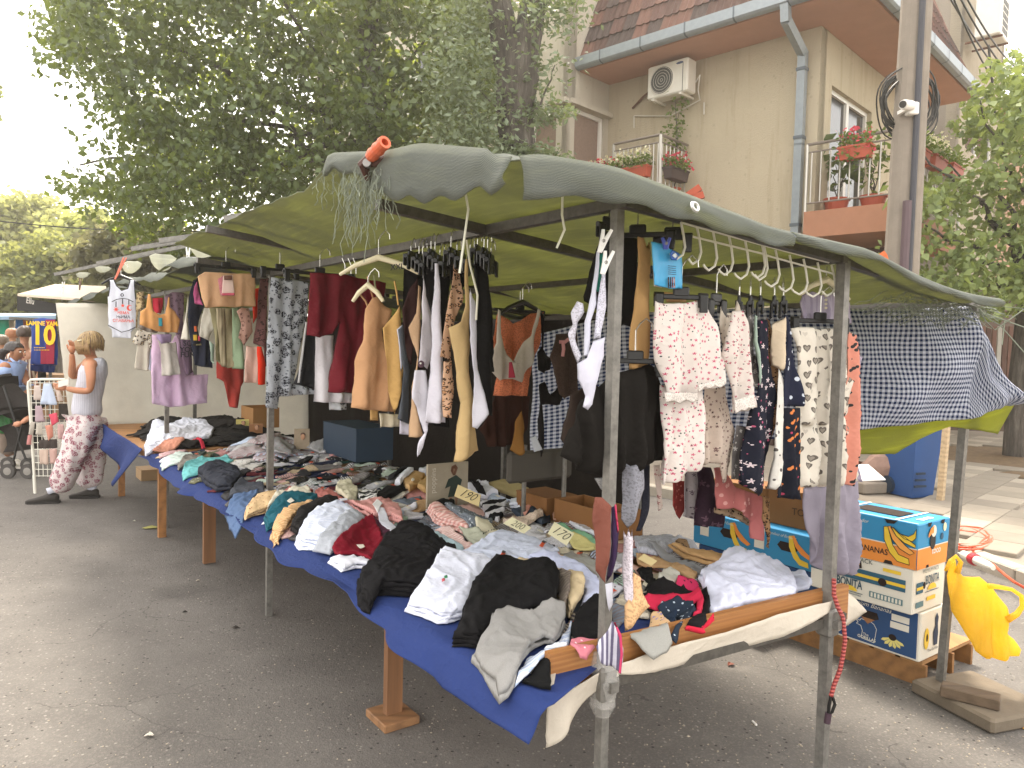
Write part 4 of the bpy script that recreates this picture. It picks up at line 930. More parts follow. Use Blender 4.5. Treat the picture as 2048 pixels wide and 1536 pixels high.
for i,(a, b) in enumerate(rails):
    pa, pb_ = D(*a), D(*b); u = UV(pa)[0]; cn = T('canopy', pa, f'green shade net canopy, {lname[i]} along the stall row, flap over its rail','canopy','shade nets down the stall row')
    MB().bar(pa, pb_+(pb_-pa)*1.6,.03).build('rail', st_m, cn)
    if i: net_sheet('net', u-.55 if i > 1 else 3.1, u+(.75 if i < 4 else 2.8), zfar(.03*(i % 2), i),-.12,2.3, cn,.1,.1, i)
    for q, pl in enumerate(flaps[i]):
        hang('flap', pl, a[2]-.16+.02*q, net_sunlit, parent=cn, dirn=tuple((pb_-pa).xy.normalized()), th=.004, fold=.012, seed=i+q, h=.03, smooth=1)
def peg(px, py, Y, col, lab, L=.09, tilt=.25, grp=None):
    a = D(px, py, Y); t = T('clothes_peg', a, lab,'clothes peg', grp); m = plain(col,.5, var=.05)
    for s in (-1,1):
        MB().tube([a+Vector((s*.011+tilt*L*.5,0, L*.55)), a+Vector((s*.004,0,0)), a+Vector((s*.003-tilt*L*.5,0,-L*.55))],[.0045,.0065,.004],6).build('arm', m, t)
    MB().lathe(a-Vector((0,.006,0)),[(.005,0),(.005,.012)],8,(0,1,0)).build('spring', st_m, t); return t
peg(240,537,5.7,'#e07a62','orange red peg clipped above the white baby bodysuit',.15,.5)
peg(126,575,7.2,'#e8e2d8','pale peg on the far canopy edge left of the bodysuit',.1,.1); peg(160,568,6.8,'#6b5648','brown peg on the far canopy edge closest to the bodysuit',.1,.1)
peg(376,512,4.8,'#e6e6e2','white peg beside the grey canopy flap',.1,.0)
MB().box(D(404,519,4.9),(.16,.006,.03)).build('hanger_clip_strip', plain('#e8e8e4',.5), label='white toothed plastic strip beside the white peg under the canopy', cat='plastic strip')

# ================================================================== TABLE
tb = T('market_table', S(2.4,.7),'long wooden market table carrying the folded underwear','table')
w1_ = wood('#9a6a3c',.6,1.0,0); w2_ = wood('#a9794a',.6)
for k in range(7): MB().box(S(2.57,.1+.2*k,.728),(4.78,.19,.03), tuple(U), tuple(V)).build('board', w2_, tb)
def leg(px, py, wd, foot=False):
    a = G(px, py); MB().box((a.x, a.y,.36),(.038, wd,.70), tuple(U), tuple(V)).build('leg', wood('#7d5738',.7,1,2), tb)
    if foot: MB().box((a.x, a.y,.018),(.19,.17,.036), tuple(U), tuple(V), bev=.004).build('foot_block', wood('#8a6442',.7), tb)
leg(785,1440,.075, True); leg(418,1128,.085)
for u, v in ((1.4,1.2),(4.3,1.2)): MB().box(S(u, v,.36),(.04,.08,.7), tuple(U), tuple(V)).build('leg', wood('#7d5738',.7,1,2), tb)
eb = wood('#b47a40',.5,.8,1)
a, b = G(1100,1335,.772), G(1697,1190,.772); d = (b-a); d.z = 0
def eb_board(): 
    m = N('pine_board'); o = m.co('UV'); mp = m.n('ShaderNodeMapping'); mp.inputs['Scale'].default_value = (1.6,60,1); m.l(o, mp.inputs[0]); f = m.noise(mp.outputs[0],1.6,6,.65); w_ = m.n('ShaderNodeTexWave'); m.l(mp.outputs[0], w_.inputs[0]); w_.bands_direction = 'Y'; w_.inputs['Scale'].default_value = .35; w_.inputs['Distortion'].default_value = 9; w_.inputs['Detail'].default_value = 3; w_.inputs['Detail Scale'].default_value = .6
    g = m.math('ADD', m.math('MULTIPLY', f,.85), m.math('MULTIPLY', w_.outputs['Fac'],.15)); m.base(m.ramp(g,(.25, C('#80522c')),(.55, C('#9c6a3a')),(.8, C('#b07f4a')))); m.set(Roughness=.5); m.bump(g,.12,.002); return m.m
bo = MB(); L_ = d.length; dn = d.normalized(); nb = Vector((dn.y,-dn.x,0)); hb = .125
q = [a+Vector((0,0,.037)), b+Vector((0,0,.037)), b+Vector((0,0,-.09)), a+Vector((0,0,-.09))]; BA, BB, BN = a, b, nb; vs = []; uv = []
for s_,(x, y) in zip(q,((0, hb),(L_, hb),(L_,0),(0,0))): vs.append(s_+nb*.0); uv.append((x, y))
for s_,(x, y) in zip(q,((0, hb+.02),(L_, hb+.02),(L_,-.02),(0,-.02))): vs.append(s_-nb*.028); uv.append((x+.3, y))
MO('end_board', vs,[(0,1,2,3),(7,6,5,4),(0,4,5,1),(1,5,6,2),(2,6,7,3),(3,7,4,0)], eb_board(), tb, uv=uv)
# blue cloth: top sheet and the hanging front
bot = [(1085,1488),(1040,1462),(1000,1440),(950,1405),(900,1372),(850,1318),(790,1262),(742,1222),(690,1168),(600,1128),(560,1100),(520,1070),(480,1032),(430,1012),(380,985),(345,962),(312,925),(300,915)]
bu = []; bzv = []
for px, py in bot: P = PL(px, py, S(0,-.02), V); bu.append(UV(P)[0]); bzv.append(P.z)
o_ = np.argsort(bu); bu = np.array(bu)[o_]; bzv = np.array(bzv)[o_]
def bottomz(u): return float(np.interp(u, bu, bzv))
blue = fabric('#2c3c70', rough=.8, trans=.06)
nu, nr, nt_ = 260,12,3; vs = []; uv = []
for i in range(nu+1):
    u = -.005+5.0*i/nu; zb = bottomz(u)+.006*noise.noise(Vector((u*6,0,0)))
    rows = [(.95,.747),(.4,.747),(.03,.7475),(.008,.745),(-.006,.735)]
    ln = .735-zb
    for j in range(1, nr+1):
        t = j/nr; wv = (.030*math.sin(u*6.3+1.3*math.sin(u*2.1))+.022*math.sin(u*13+2)+.02*noise.noise(Vector((u*3, t,2))))*t**1.2; rows.append((-.010-.012*t-abs(wv)*.8-.018*t+wv*.35,.735-ln*t))
    for v, z in rows: vs.append(S(max(u,.15) if v > .1 else u, v, z)); uv.append((u, v+z))
R_ = 5+nr; fs = [(i*R_+j, i*R_+j+1,(i+1)*R_+j+1,(i+1)*R_+j) for i in range(nu) for j in range(R_-1)]
o = MO('tablecloth', vs, fs, blue, None, True, uv=uv, label='blue cloth draped along the street front of the long market table', cat='tablecloth'); md = o.modifiers.new('thick','SOLIDIFY'); md.thickness = .002
# cream under-cloth with its hanging corner and edge
cream = fabric('#d2c8b8', rough=.85, trans=.15)
und = T('under_cloth', S(0,.5,.6),'cream under cloth hanging below the end board of the market table','tablecloth')
E_ = lambda px, py, off=.0: PL(px, py, BA+BN*(.02-off), BN)
def patch(name, top, botm, n, rows, m, parent, bulge, seed=0, solid=.003):
    vs = []; uv = []
    def at(pl, t):
        k = min(len(pl)-2, int(t*(len(pl)-1))); f = t*(len(pl)-1)-k; return Vector(pl[k]).lerp(Vector(pl[k+1]), f)
    for i in range(n+1):
        a_, b_ = at(top, i/n), at(botm, i/n)
        for j in range(rows+1):
            t = j/rows; p = a_.lerp(b_, t)+bulge(i/n, t)+Vector((.003*noise.noise(Vector((i*.4, j*.5, seed))),)*3); vs.append(p); uv.append((i/n*(Vector(top[-1])-Vector(top[0])).length, t*(b_-a_).length+seed))
    fs = [(i*(rows+1)+j,(i+1)*(rows+1)+j,(i+1)*(rows+1)+j+1, i*(rows+1)+j+1) for i in range(n) for j in range(rows)]
    o = MO(name, vs, fs, m, parent, True, uv=uv); md = o.modifiers.new('thick','SOLIDIFY'); md.thickness = solid; return o
patch('corner_drop',[E_(1088,1392), E_(1150,1368), E_(1222,1325)],[E_(1087,1492), E_(1140,1440), E_(1226,1345)],26,12, cream, und, lambda s, t: -U*(.01+.02*math.sin(s*7)*t))
patch('edge',[E_(1225,1330), E_(1320,1295), E_(1450,1262), E_(1560,1225), E_(1660,1200)],[E_(1225,1347), E_(1300,1340), E_(1420,1315), E_(1560,1270), E_(1650,1222)],40,6, cream, und, lambda s, t: -U*(.008+.012*math.sin(s*9)*t))
f2 = lambda px, py: D(px, py,2.95)
patch('back_corner',[D(1665,1190,2.72), D(1690,1180,2.85), D(1705,1195,2.95)],[D(1665,1268,2.72), D(1700,1245,2.9), D(1732,1222,3.0)],16,8, cream, und, lambda s, t: Vector((0,-.02*math.sin(t*3),0)))
patch('sagging_edge',[E_(1500,1250,.3), E_(1580,1225,.3), E_(1680,1205,.3)],[E_(1505,1262,.3), E_(1580,1272,.3), E_(1690,1240,.3)],20,6, cream, und, lambda s, t: Vector((0,0,0)))
MB().add([G(1052,1338,.752), G(1070,1328,.752), G(1112,1345,.752), G(1108,1368,.752), G(1090,1378,.752)],[(0,1,2,3,4)]).build('top_corner', cream, und)
# second table further along, its cloth hanging in a point
tb2 = T('market_table', S(6.2,.6),'far market table beyond the gap, piled with black clothes under a blue cloth','table')
MB().box(S(6.3,.65,.72),(2.3,1.3,.05), tuple(U), tuple(V)).build('tabletop', w2_, tb2)
for u, v in ((5.3,.15),(7.3,.15),(5.3,1.2),(7.3,1.2)): MB().box(S(u, v,.35),(.05,.06,.7), tuple(U), tuple(V)).build('leg', w1_, tb2)
Q = lambda px, py: PL(px, py, S(0,-.03), V)
patch('far_tablecloth',[Q(290,898), Q(265,882), Q(238,866), Q(208,846)],[Q(240,972), Q(236,945), Q(222,905), Q(206,880)],40,12, blue, None, lambda s, t: -V*(.02+.05*math.sin(s*9+1)*t))
bpy.data.objects['far_tablecloth']; tag(bpy.data.objects['far_tablecloth'],'blue cloth hanging in a point from the far market table','tablecloth')
post2 = T('stall_frame', P2,'steel tube frame of the farther clothes stalls','stall frame')
MB().bar((P2.x, P2.y,0),(P2.x, P2.y,2.05),.034).build('post', st_m, post2)
for a, b in ((z_(P1, zA)+U*.03, z_(P2, zA)),(z_(P2, zA)+U*.03, S(9,.25, zA)),(S(3.3,1.2,2.0), S(8,1.2,1.98))): MB().bar(a, b,.03).build('bar', st_d, post2)
p7 = S(7.4,.9); MB().bar((p7.x, p7.y,0),(p7.x, p7.y,2.0),.034).build('post', st_m, post2)
# white sheet closing the far end
wsh = fabric('#efece4', rough=.8, trans=.75); W7 = lambda v, z: S(7.5, v, z)
o = patch('end_sheet',[W7(-.42,2.0), W7(.0,2.02), W7(.6,1.98), W7(1.2,1.95), W7(2.5,1.9)],[W7(-.30,.75), W7(.2,.72), W7(.8,.7), W7(1.4,.7), W7(2.5,.1)],60,24, wsh, None, lambda s, t: U*(-.03*math.sin(s*22)*(.4+t*.6)-.05*math.sin(t*3)*math.sin(s*6)))
tag(o,'wrinkled off white sheet closing the far end of the stall row','sheet')
# gingham cloth on the back and the far end, billowing out past the tall pole
ging = fabric('#d9dce6','gingham','#26345a', sc=1.0, trans=.3)
Bk = lambda px, py, Y: D(px, py, Y)
o = patch('gingham_cloth',[Bk(1060,672,4.55), Bk(1240,628,4.2), Bk(1500,616,3.85), Bk(1700,618,3.6), Bk(1850,617,3.48), Bk(1946,612,3.42), Bk(1975,700,3.36), Bk(2028,780,3.3)],[Bk(1060,905,4.55), Bk(1240,905,4.2), Bk(1500,885,3.9), Bk(1700,858,3.55), Bk(1830,850,3.42), Bk(1930,838,3.36), Bk(1985,818,3.30), Bk(2036,812,3.27)],110,36, ging, None, lambda s, t: Vector((.3,-.95,0))*(.05*math.sin(math.pi*t)+.024*math.sin(s*17+t*7)*(.3+t)+.012*math.sin(s*40-t*9)),2)
tag(o,'navy and white gingham cloth billowing behind the stall past the tall pole','cloth')
olive = net_mat((.36,.37,.05),(.36,.37,.12))
o = patch('green_net',[Bk(1690,850,3.62), Bk(1830,845,3.5), Bk(1930,835,3.42), Bk(2030,800,3.36)],[Bk(1690,908,3.62), Bk(1790,908,3.55), Bk(1900,852,3.46), Bk(1992,868,3.38)],40,10, olive, None, lambda s, t: Vector((.02*math.sin(s*9),0,0)))
tag(o,'yellow green net showing below the gingham cloth','net')
# dark backdrop sheet added where the back of the stall lies dim
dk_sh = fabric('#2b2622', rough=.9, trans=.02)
o = patch('dark_backdrop',[S(2.05,2.43,1.96), S(3.5,2.38,1.96), S(5.5,2.3,1.96), S(7.6,2.2,1.96)],[S(2.05,2.45,.05), S(3.5,2.4,.05), S(5.5,2.3,.05), S(7.6,2.2,.05)],70,16, dk_sh, None, lambda s, t: V*(.05*math.sin(s*40)))
tag(o,'dark brown backdrop sheet added to darken the back of the stall','sheet')
# ================================================================== HANGING CLOTHES
def Zm(pts, x0, y0, f): return [(x0+x/f, y0+y/f) for x, y in pts]
def za(*p): return Zm(p,200,500,5.689)
def zb(*p): return Zm(p,0,500,3.413)
def zc5(*p): return Zm(p,500,480,3.413)
def zd(*p): return Zm(p,950,420,3.413)
def ze(*p): return Zm(p,1300,450,3.84)
def zf5(*p): return Zm(p,1150,850,3.413)
VD = (.807,.59); CAMD = (1,.12)
FB = fabric
blackp = plain('#1b1a19',.35, var=.05); whitep = plain('#e8e6e0',.4, var=.04); ivory = plain('#d9cfae',.4, var=.05); hookm = plain('#c8c6c0',.25,.8)
_seed = [40]
def G_(name, poly, Y, mat, label, cat, dirn=VD, **k):
    _seed[0] += 1; return hang(name, poly, Y, mat, label, cat, k.pop('group', None), dirn, seed=_seed[0], **k)
def hanger(cx, cy, Y, w_, label, dirn=VD, m=None, clips=True, arms=False, hook=.09, group='trouser hangers with clips'):
    """plastic hanger: wire hook, bar and two pinch clips; cx,cy = middle of the bar"""
    m = m or blackp; c = D(cx, cy, Y); t_ = Vector((dirn[0], dirn[1],0)).normalized(); n = Vector((t_.y,-t_.x,0)); n = n if n.dot(O-c) > 0 else -n
    h = T('clothes_hanger', c, label,'hanger', group); e = Vector((0,0,1))
    if arms:
        MB().tube([c-t_*(w_/2)+e*-.035, c-t_*(w_*.3)+e*.0, c+e*.03, c+t_*(w_*.3), c+t_*(w_/2)-e*.035],[.007,.010,.013,.010,.007],8).build('arm', m, h)
    else: MB().box(c,(w_,.008,.016), tuple(t_), tuple(n), bev=.003).build('bar', m, h); MB().box(c+e*.016,(.05,.012,.03), tuple(t_), tuple(n), bev=.004).build('hook_block', m, h)
    MB().tube([c+e*.025, c+e*hook, c+e*(hook+.02)+t_*.012, c+e*(hook+.035)+t_*.03, c+e*(hook+.02)+t_*.048, c+e*hook+t_*.05],.0022,5).build('hook', hookm, h)
    if clips:
        for s in (-1,1):
            q = c+t_*(s*w_*.44)
            k = MB().box(q-e*.018+n*.008,(.026,.008,.055), tuple(t_), tuple(n), bev=.003).box(q-e*.008-n*.008,(.026,.008,.045), tuple(t_), tuple(n), bev=.003); k.lathe(q+e*.006-t_*.014,[(.008,0),(.008,.028)],8, tuple(t_)); k.build('clip', m, h)
    return h
def strap(o, pts, Y, mat, r=.004, name='strap'): return MB().tube([D(x, y, Y) for x, y in pts], r,5).build(name, mat, o)
def patchp(o, poly, Y, mat, name='tag', dirn=VD, th=.002):
    return hang(name, poly, Y, mat, parent=o, dirn=dirn, th=th, fold=.0005, h=.03, wob=0)

# ---- front rail, far end
wht = FB('#d9dae0'); 
bo_ = G_('baby_bodysuit', za((105,345),(160,345),(190,410),(245,462),(315,440),(345,345),(395,345),(398,480),(410,600),(408,880),(365,930),(358,1005),(140,990),(135,905),(94,860),(92,540),(110,440)),5.7, FB('#dfe1ea', trans=.2),'white sleeveless baby bodysuit with a printed star mobile, hanging at the far end','baby clothes', dirn=CAMD, th=.012, fold=.006)
ink, redp = plain('#23232b',.8), plain('#cf4a38',.8)
Bp = lambda x, y, o=.035: D(200+x/5.689,500+y/5.689,5.7-o)
def ln(pts, m=ink, r=.0035, nm='printed_line'): return MB().tube([Bp(x, y) for x, y in pts], r,4).build(nm, m, bo_)
ln([(135,590),(190,562),(255,550),(320,560),(378,590)]); ln([(182,585),(182,650)]); ln([(257,555),(257,615)]); ln([(328,570),(328,625)]); ln([(252+15*math.cos(a),512+15*math.sin(a)) for a in [i*.5236 for i in range(13)]])
ln([(160,345),(190,410),(245,462),(315,440),(345,345)]); ln([(94,855),(150,885),(245,935),(330,915),(408,875)]); ln([(110,345),(112,430),(96,530)]); ln([(390,345),(396,470),(405,560)])
def star(cx, cy, r, n, m, ri=.45):
    c = Bp(cx, cy,.037); pts = []
    for i in range(2*n): a = math.pi*i/n+math.pi/2; rr = (r if i % 2 == 0 else r*ri)/5.689/F*5.7; pts.append(c+Vector((math.cos(a)*rr,0, math.sin(a)*rr)))
    MB().prism(pts,(0,.002,0)).build('printed_star', m, bo_)
star(258,632,24,5, redp); star(182,676,36,8, redp,.35)
pm = [Bp(335+32*math.cos(a),658+34*math.sin(a),.037) for a in [math.pi*(.25+1.5*i/10) for i in range(11)]]+[Bp(345+20*math.cos(a),656+24*math.sin(a),.037) for a in [math.pi*(1.75-1.5*i/8) for i in range(9)]]
MB().prism(pm,(0,.002,0)).build('printed_moon', redp, bo_)
sz = 36/5.689/F*5.7
for s, y, m in (('НЕМА',716, redp),('ЊИМА',764, ink),('СПАВАЊА',806, redp)): text(s, Bp(266, y,.04),(1,0,0),(0,0,1), sz*1.25, m, bo_, bold=.02)
hanger(242,560,5.72,.28,'black hanger of the white baby bodysuit', CAMD, arms=True, clips=False, group=None)
G_('patterned_scarf', za((370,1040),(430,905),(520,900),(590,940),(590,1100),(530,1130),(470,1080),(400,1080)),5.5, FB('#d8d0c0','leopard','#241f1e','#b9a78a', sc=.9),'black and cream blotched scarf bunched beside the white bodysuit','scarf')
G_('leopard_shirt', za((415,480),(500,470),(510,640),(440,700),(430,900),(410,880)),5.55, FB('#b9a47e','leopard','#3a2d20','#8a7048'),'leopard print top squeezed between the bodysuit and the orange bra','top')
G_('red_crop_shirt', za((600,545),(715,545),(720,640),(690,720),(620,715)),5.35, FB('#b02a3c'),'crimson crop top glimpsed through the neck of the orange bra','top')
ob_ = G_('sports_bra', za((545,500),(572,505),(605,690),(680,738),(745,722),(778,535),(795,540),(792,655),(850,700),(905,795),(888,942),(650,930),(455,852),(460,700),(530,655)),5.2, FB('#d9a066'),'orange tan sports bra with a small teal tag, on the far rail','bra', th=.03, fold=.008)
patchp(ob_, za((665,772),(708,772),(712,868),(668,866)),5.13, plain('#2f8f9c',.5))
G_('grey_bra_band', za((435,850),(560,880),(660,930),(640,945),(540,930),(430,890)),5.25, FB('#8d857c'),'taupe bra band showing under the orange tan sports bra','bra')
G_('lilac_blouse', za((720,540),(820,480),(960,490),(945,800),(1060,1430),(980,1430),(880,1000),(780,700)),5.4, FB('#8b7484','flowers','#5f4a5a', sc=.6),'dusty mauve blouse hanging behind the orange tan bra','blouse')
mv = G_('mauve_shirt', za((915,1000),(1045,1010),(1060,1400),(990,1430),(930,1180)),5.3, FB('#7b6578'),'mauve tee with dark lettering left of the navy sleeveless top','shirt')
for s, y in (('SO',1065),('YOU',1135),('FUN',1195)): text(s, D(200+1000/5.689,500+y/5.689,5.24), VD+(0,),(0,0,1),.05, ink, mv, bold=.02)
dl = G_('lilac_dress', zb((1040,580),(1095,580),(1110,650),(1150,660),(1200,580),(1218,590),(1280,850),(1418,850),(1420,1045),(1290,1060),(1160,1075),(1030,1045),(1028,800)),5.45, FB('#dcbfd9', trans=.2),'long pale lilac dress hanging lowest over the far end of the table','dress', fold=.02, k=40)
G_('white_dress', zb((1075,610),(1150,640),(1200,630),(1235,850),(1105,860),(1100,700)),5.3, FB('#d6cfc6', trans=.2),'off white short dress hanging in front of the pale lilac dress','dress')
G_('lilac_frill', za((640,955),(820,960),(810,1050),(690,1065),(650,1000)),5.2, FB('#a58fb0'),'purple frilled hem under the orange tan sports bra','top')
G_('cream_trousers', zb((935,640),(1030,620),(1010,825),(915,812)),5.5, FB('#cfc8b8'),'cream cropped trousers below the blotched scarf','trousers')
G_('pale_blue_tee', za((530,1120),(590,1120),(590,1390),(520,1330)),5.55, FB('#cfd3e6'),'pale blue tee between the cream trousers and the lilac dress','shirt')
G_('cream_shirt', za((1000,500),(1015,640),(985,790),(1040,1000),(1052,1145),(1030,1025),(925,1015),(950,850),(975,720)),5.0, FB('#d9d3c4'),'cream narrow sleeve beside the navy sleeveless top','top')
nv = G_('navy_shirt', za((1020,480),(1060,340),(1110,320),(1180,640),(1110,880),(1130,960),(1235,1030),(1275,1345),(1075,1312),(1020,1000),(992,760),(1000,640)),4.85, FB('#2c2f3d'),'dark navy sleeveless top with a small bottle print','top')
for poly, m in ((((1070,865),(1098,865),(1105,930),(1075,930)),'#d5673a'),(((1060,965),(1105,965),(1108,1030),(1064,1030)),'#d9b23e'),(((1115,975),(1140,975),(1142,1035),(1118,1035)),'#b8435a')): patchp(nv, za(*poly),4.8, plain(m,.7),'printed_bottle')
[patchp(nv, za((x,1066+x % 7),(x+9,1066),(x+9,1088),(x,1086)),4.8, plain('#cfc08a',.7),'printed_mark') for x in (1062,1076,1098,1112,1126,1142)]
G_('pink_shirt', za((1075,420),(1110,350),(1150,560),(1175,630),(1085,610),(1065,500)),4.6, FB('#d06a9a'),'bright pink top peeping out left of the beige bandeau bra','top')
bn_ = G_('bandeau_bra', za((1110,302),(1188,252),(1480,262),(1765,265),(1768,640),(1480,648),(1190,655),(1150,540)),4.15, FB('#d3a982'),'wide beige bandeau bra with a pink cardboard label','bra', th=.035, fold=.006)
patchp(bn_, za((1340,330),(1400,290),(1405,520),(1370,515)),4.08, FB('#d68a94','lace')); patchp(bn_, za((1400,290),(1510,285),(1535,520),(1385,522)),4.07, plain('#e6c9bd',.5),'label_card'); patchp(bn_, za((1410,292),(1500,288),(1504,340),(1412,342)),4.055, plain('#6d4a3c',.5),'label_picture'); patchp(bn_, za((1390,490),(1530,488),(1532,518),(1388,520)),4.055, plain('#c8566a',.5),'label_stripe')
hanger(452,535,4.15,.34,'black clip hanger holding the wide beige bandeau bra')
row = [('cream_tee',((1180,660),(1260,660),(1290,900),(1240,1030),(1120,980),(1150,800)),'#d5d0c2', None,4.45,'cream tee hanging below the left end of the bandeau bra'),('mint_shorts',((1245,1030),(1310,1080),(1310,1300),(1270,1260)),'#b9cfc0', None,4.5,'pale mint strip of cloth right of the navy top hem'),
       ('olive_trousers',((1250,660),(1330,660),(1390,1320),(1310,1250),(1290,900)),'#8f8868', None,4.4,'olive beige trousers in the row below the bandeau bra'),('taupe_trousers',((1320,660),(1420,660),(1450,1340),(1370,1325)),'#a79b80','stripes',4.38,'taupe striped trousers in the row below the bandeau bra'),('beige_trousers',((1410,660),(1520,660),(1520,1330),(1450,1345)),'#a39879', None,4.42,'plain dark beige trousers beside the mint green pair'),('mint_trousers',((1495,660),(1580,660),(1645,1355),(1515,1355)),'#93a889', None,4.4,'mint green trousers below the right half of the bandeau bra'),
       ('pink_blouse',((1545,700),(1590,655),(1690,660),(1755,930),(1700,990),(1640,1090),(1600,1040),(1560,1000),(1600,850)),'#cfa596','flowers',4.3,'dusty pink blouse right of the bandeau bra'),('red_shirt',((1730,440),(1815,430),(1800,760),(1740,840)),'#d63a25', None,4.45,'bright red top peeking out right of the bandeau bra'),('brown_print_dress',((1820,330),(1925,320),(1900,700),(1880,1080),(1890,1320),(1850,1330),(1840,1100),(1740,1060),(1790,760)),'#6d4c4a','leopard',4.35,'brown patterned dress left of the grey floral leggings'),('red_trousers',((1790,1090),(1840,1095),(1885,1300),(1880,1530),(1785,1530)),'#e03a22', None,4.25,'scarlet trouser leg left of the grey floral leggings'),('blush_tee',((1655,1090),(1790,1100),(1785,1510),(1630,1505)),'#dcb9aa', None,4.3,'blush and white tee low beside the scarlet trouser leg')]
for nm, pl, c, pt_, Y, lab in row: G_(nm, za(*pl), Y, FB(c, pt_,'#3d2a28' if pt_ == 'leopard' else ('#7d5a52' if pt_ == 'flowers' else '#8a7f66') if pt_ else None, sc=.8 if pt_ else 1), lab, nm.split('_')[-1], fold=.018, k=60)
G_('maroon_trousers', za((1330,1240),(1650,1245),(1640,1500),(1600,1560),(1570,1800),(1480,1790),(1400,1500),(1330,1460)),5.2, FB('#a8423a'),'faded red trousers hanging deep behind the mint green pair','trousers')
lg = G_('floral_leggings', zc5((140,255),(260,262),(395,290),(392,520),(340,760),(300,980),(445,1020),(440,1052),(300,1062),(205,1072),(195,1155),(95,1142),(108,900),(122,600),(130,400)),3.95, FB('#aeb2b8','blooms','#26262e','#5d6068', sc=1.5),'light grey leggings with large dark flowers near the second post','leggings')
G_('striped_trousers', zc5((380,530),(400,650),(472,668),(450,1012),(298,985),(345,800)),3.8, FB('#2a2a2c'),'black trousers with a white side stripe beside the floral leggings','trousers'); patchp(bpy.context.scene.objects['striped_trousers'], zc5((378,560),(392,560),(340,975),(324,975)),3.755, FB('#dcdcdc'),'side_stripe')
G_('white_trousers', zc5((455,660),(580,650),(565,1030),(710,1050),(712,1112),(440,1105),(458,960)),3.72, FB('#d3cfd2'),'white trousers hanging behind the dark red pair','trousers', fold=.02)
G_('monochrome_leggings', zc5((535,1095),(660,1100),(660,1160),(545,1160)),3.85, FB('#c9ccd0','blooms','#26262e'),'hem of black and white printed leggings under the white trousers','leggings')
G_('dark_red_trousers', zc5((415,222),(600,235),(790,262),(940,290),(925,420),(800,440),(770,690),(740,900),(700,1045),(545,1040),(575,760),(600,560),(560,640),(480,665),(388,650),(402,400)),3.55, FB('#6d2029'),'wide dark red trousers gathered at the knee','trousers', fold=.03, k=42)
hanger(640,548,3.55,.36,'black clip hanger of the wide dark red trousers'); hanger(560,540,3.95,.2,'black clip hanger of the grey floral leggings')
for px in (690,702,712): MB().tube([D(px-6,516,3.5), D(px,530,3.5), D(px,548,3.5)],.002,4).build('hanger_hook', hookm, label=f'thin wire hook on the bar above the dark red trousers', cat='hook', group='wire hooks above the dark red trousers')
# ---- row of tops and slips near the rafter crossing
Y1 = 3.05
pd = G_('peach_dress', zc5((832,395),(872,385),(920,450),(972,480),(930,580),(905,608),(950,900),(985,1170),(850,1162),(705,1148),(730,830),(772,680),(790,470)),3.05, FB('#c89a72'),'peach tan strappy slip dress at the left of the tops row','dress', th=.03, fold=.016)
strap(pd, zc5((800,250),(818,320),(840,400)),3.05, FB('#c08a6a')); strap(pd, zc5((845,240),(855,320),(868,390)),3.07, FB('#9a9a7a')); strap(pd, zc5((750,370),(790,420),(802,455)),3.03, FB('#b98f6a'))
ys = G_('mustard_slip', zc5((905,602),(960,545),(1012,440),(1030,580),(1052,880),(1000,1190),(960,1020),(930,800)),2.95, FB('#cfa668'),'mustard yellow camisole right of the peach slip dress','camisole'); strap(ys, zc5((985,280),(1000,360),(1012,445)),2.95, FB('#cfa668'))
hanger(757,530,3.0,.36,'ivory wooden hanger marked XXL above the peach slip dress',(.9,-.35), ivory, False, True,.1, None)
text('XXL', D(795,534,2.86),(.95,-.3,.1),(0,0,1),.03, ink, pd, bold=.02)
hanger(736,585,3.0,.14,'second ivory hanger half hidden at the strap of the peach slip dress',(.8,-.3), ivory, False, True,.06, None)
G_('slate_shirt', zc5((1000,612),(1040,572),(1055,700),(1092,900),(1085,1252),(995,1222),(1040,900)),2.9, FB('#565a60'),'slate grey top right of the mustard camisole','top'); G_('white_edge_shirt', zc5((998,612),(1042,575),(1045,860),(1030,900)),2.92, FB('#dfe0ea'),'white top edge between the mustard camisole and the slate grey top','top')
G_('brown_shirt', zc5((1040,480),(1090,330),(1135,255),(1165,420),(1110,620),(1085,860),(1050,700)),2.93, FB('#3d2826'),'dark brown satin top in the tops row','top')
G_('nude_slip', zc5((1138,310),(1162,320),(1165,620),(1128,880),(1105,1100),(1190,1342),(1088,1345),(1090,1000),(1130,800),(1085,600),(1128,500)),2.84, FB('#c7a583'),'long nude beige slip between the slate top and the white top','slip')
wt_ = G_('white_shirt', zc5((1178,220),(1200,380),(1240,520),(1262,720),(1212,885),(1150,835),(1165,560)),2.8, FB('#d8d2d8'),'white top with a round purple badge on its hem','top')
patchp(wt_, zc5(*[(1168+22*math.cos(a),848+26*math.sin(a)) for a in [i*.628 for i in range(10)]]),2.76, plain('#5d4552',.5),'round_badge'); patchp(wt_, zc5(*[(1165+8*math.cos(a),842+8*math.sin(a)) for a in [i*.8 for i in range(8)]]),2.75, whitep,'badge_dot')
G_('white_stocking', zc5((1120,890),(1195,890),(1220,1130),(1207,1290),(1178,1470),(1140,1485),(1160,1400),(1192,1320),(1140,1150),(1100,1080)),2.78, FB('#d9d6e0'),'white top tail dangling lowest of the tops row','top', th=.02)
G_('white_tank', zc5((1264,160),(1280,160),(1292,430),(1312,700),(1336,1250),(1210,1255),(1242,900),(1250,520)),2.74, FB('#d8d5df'),'white narrow tank top left of the speckled peach one','tank top')
G_('black_tank', zc5((1190,190),(1260,150),(1395,160),(1340,500),(1320,900),(1330,1275),(1240,1270),(1240,600),(1205,420)),2.86, FB('#1d1b1b'),'black tank top behind the white narrow tank top','tank top')
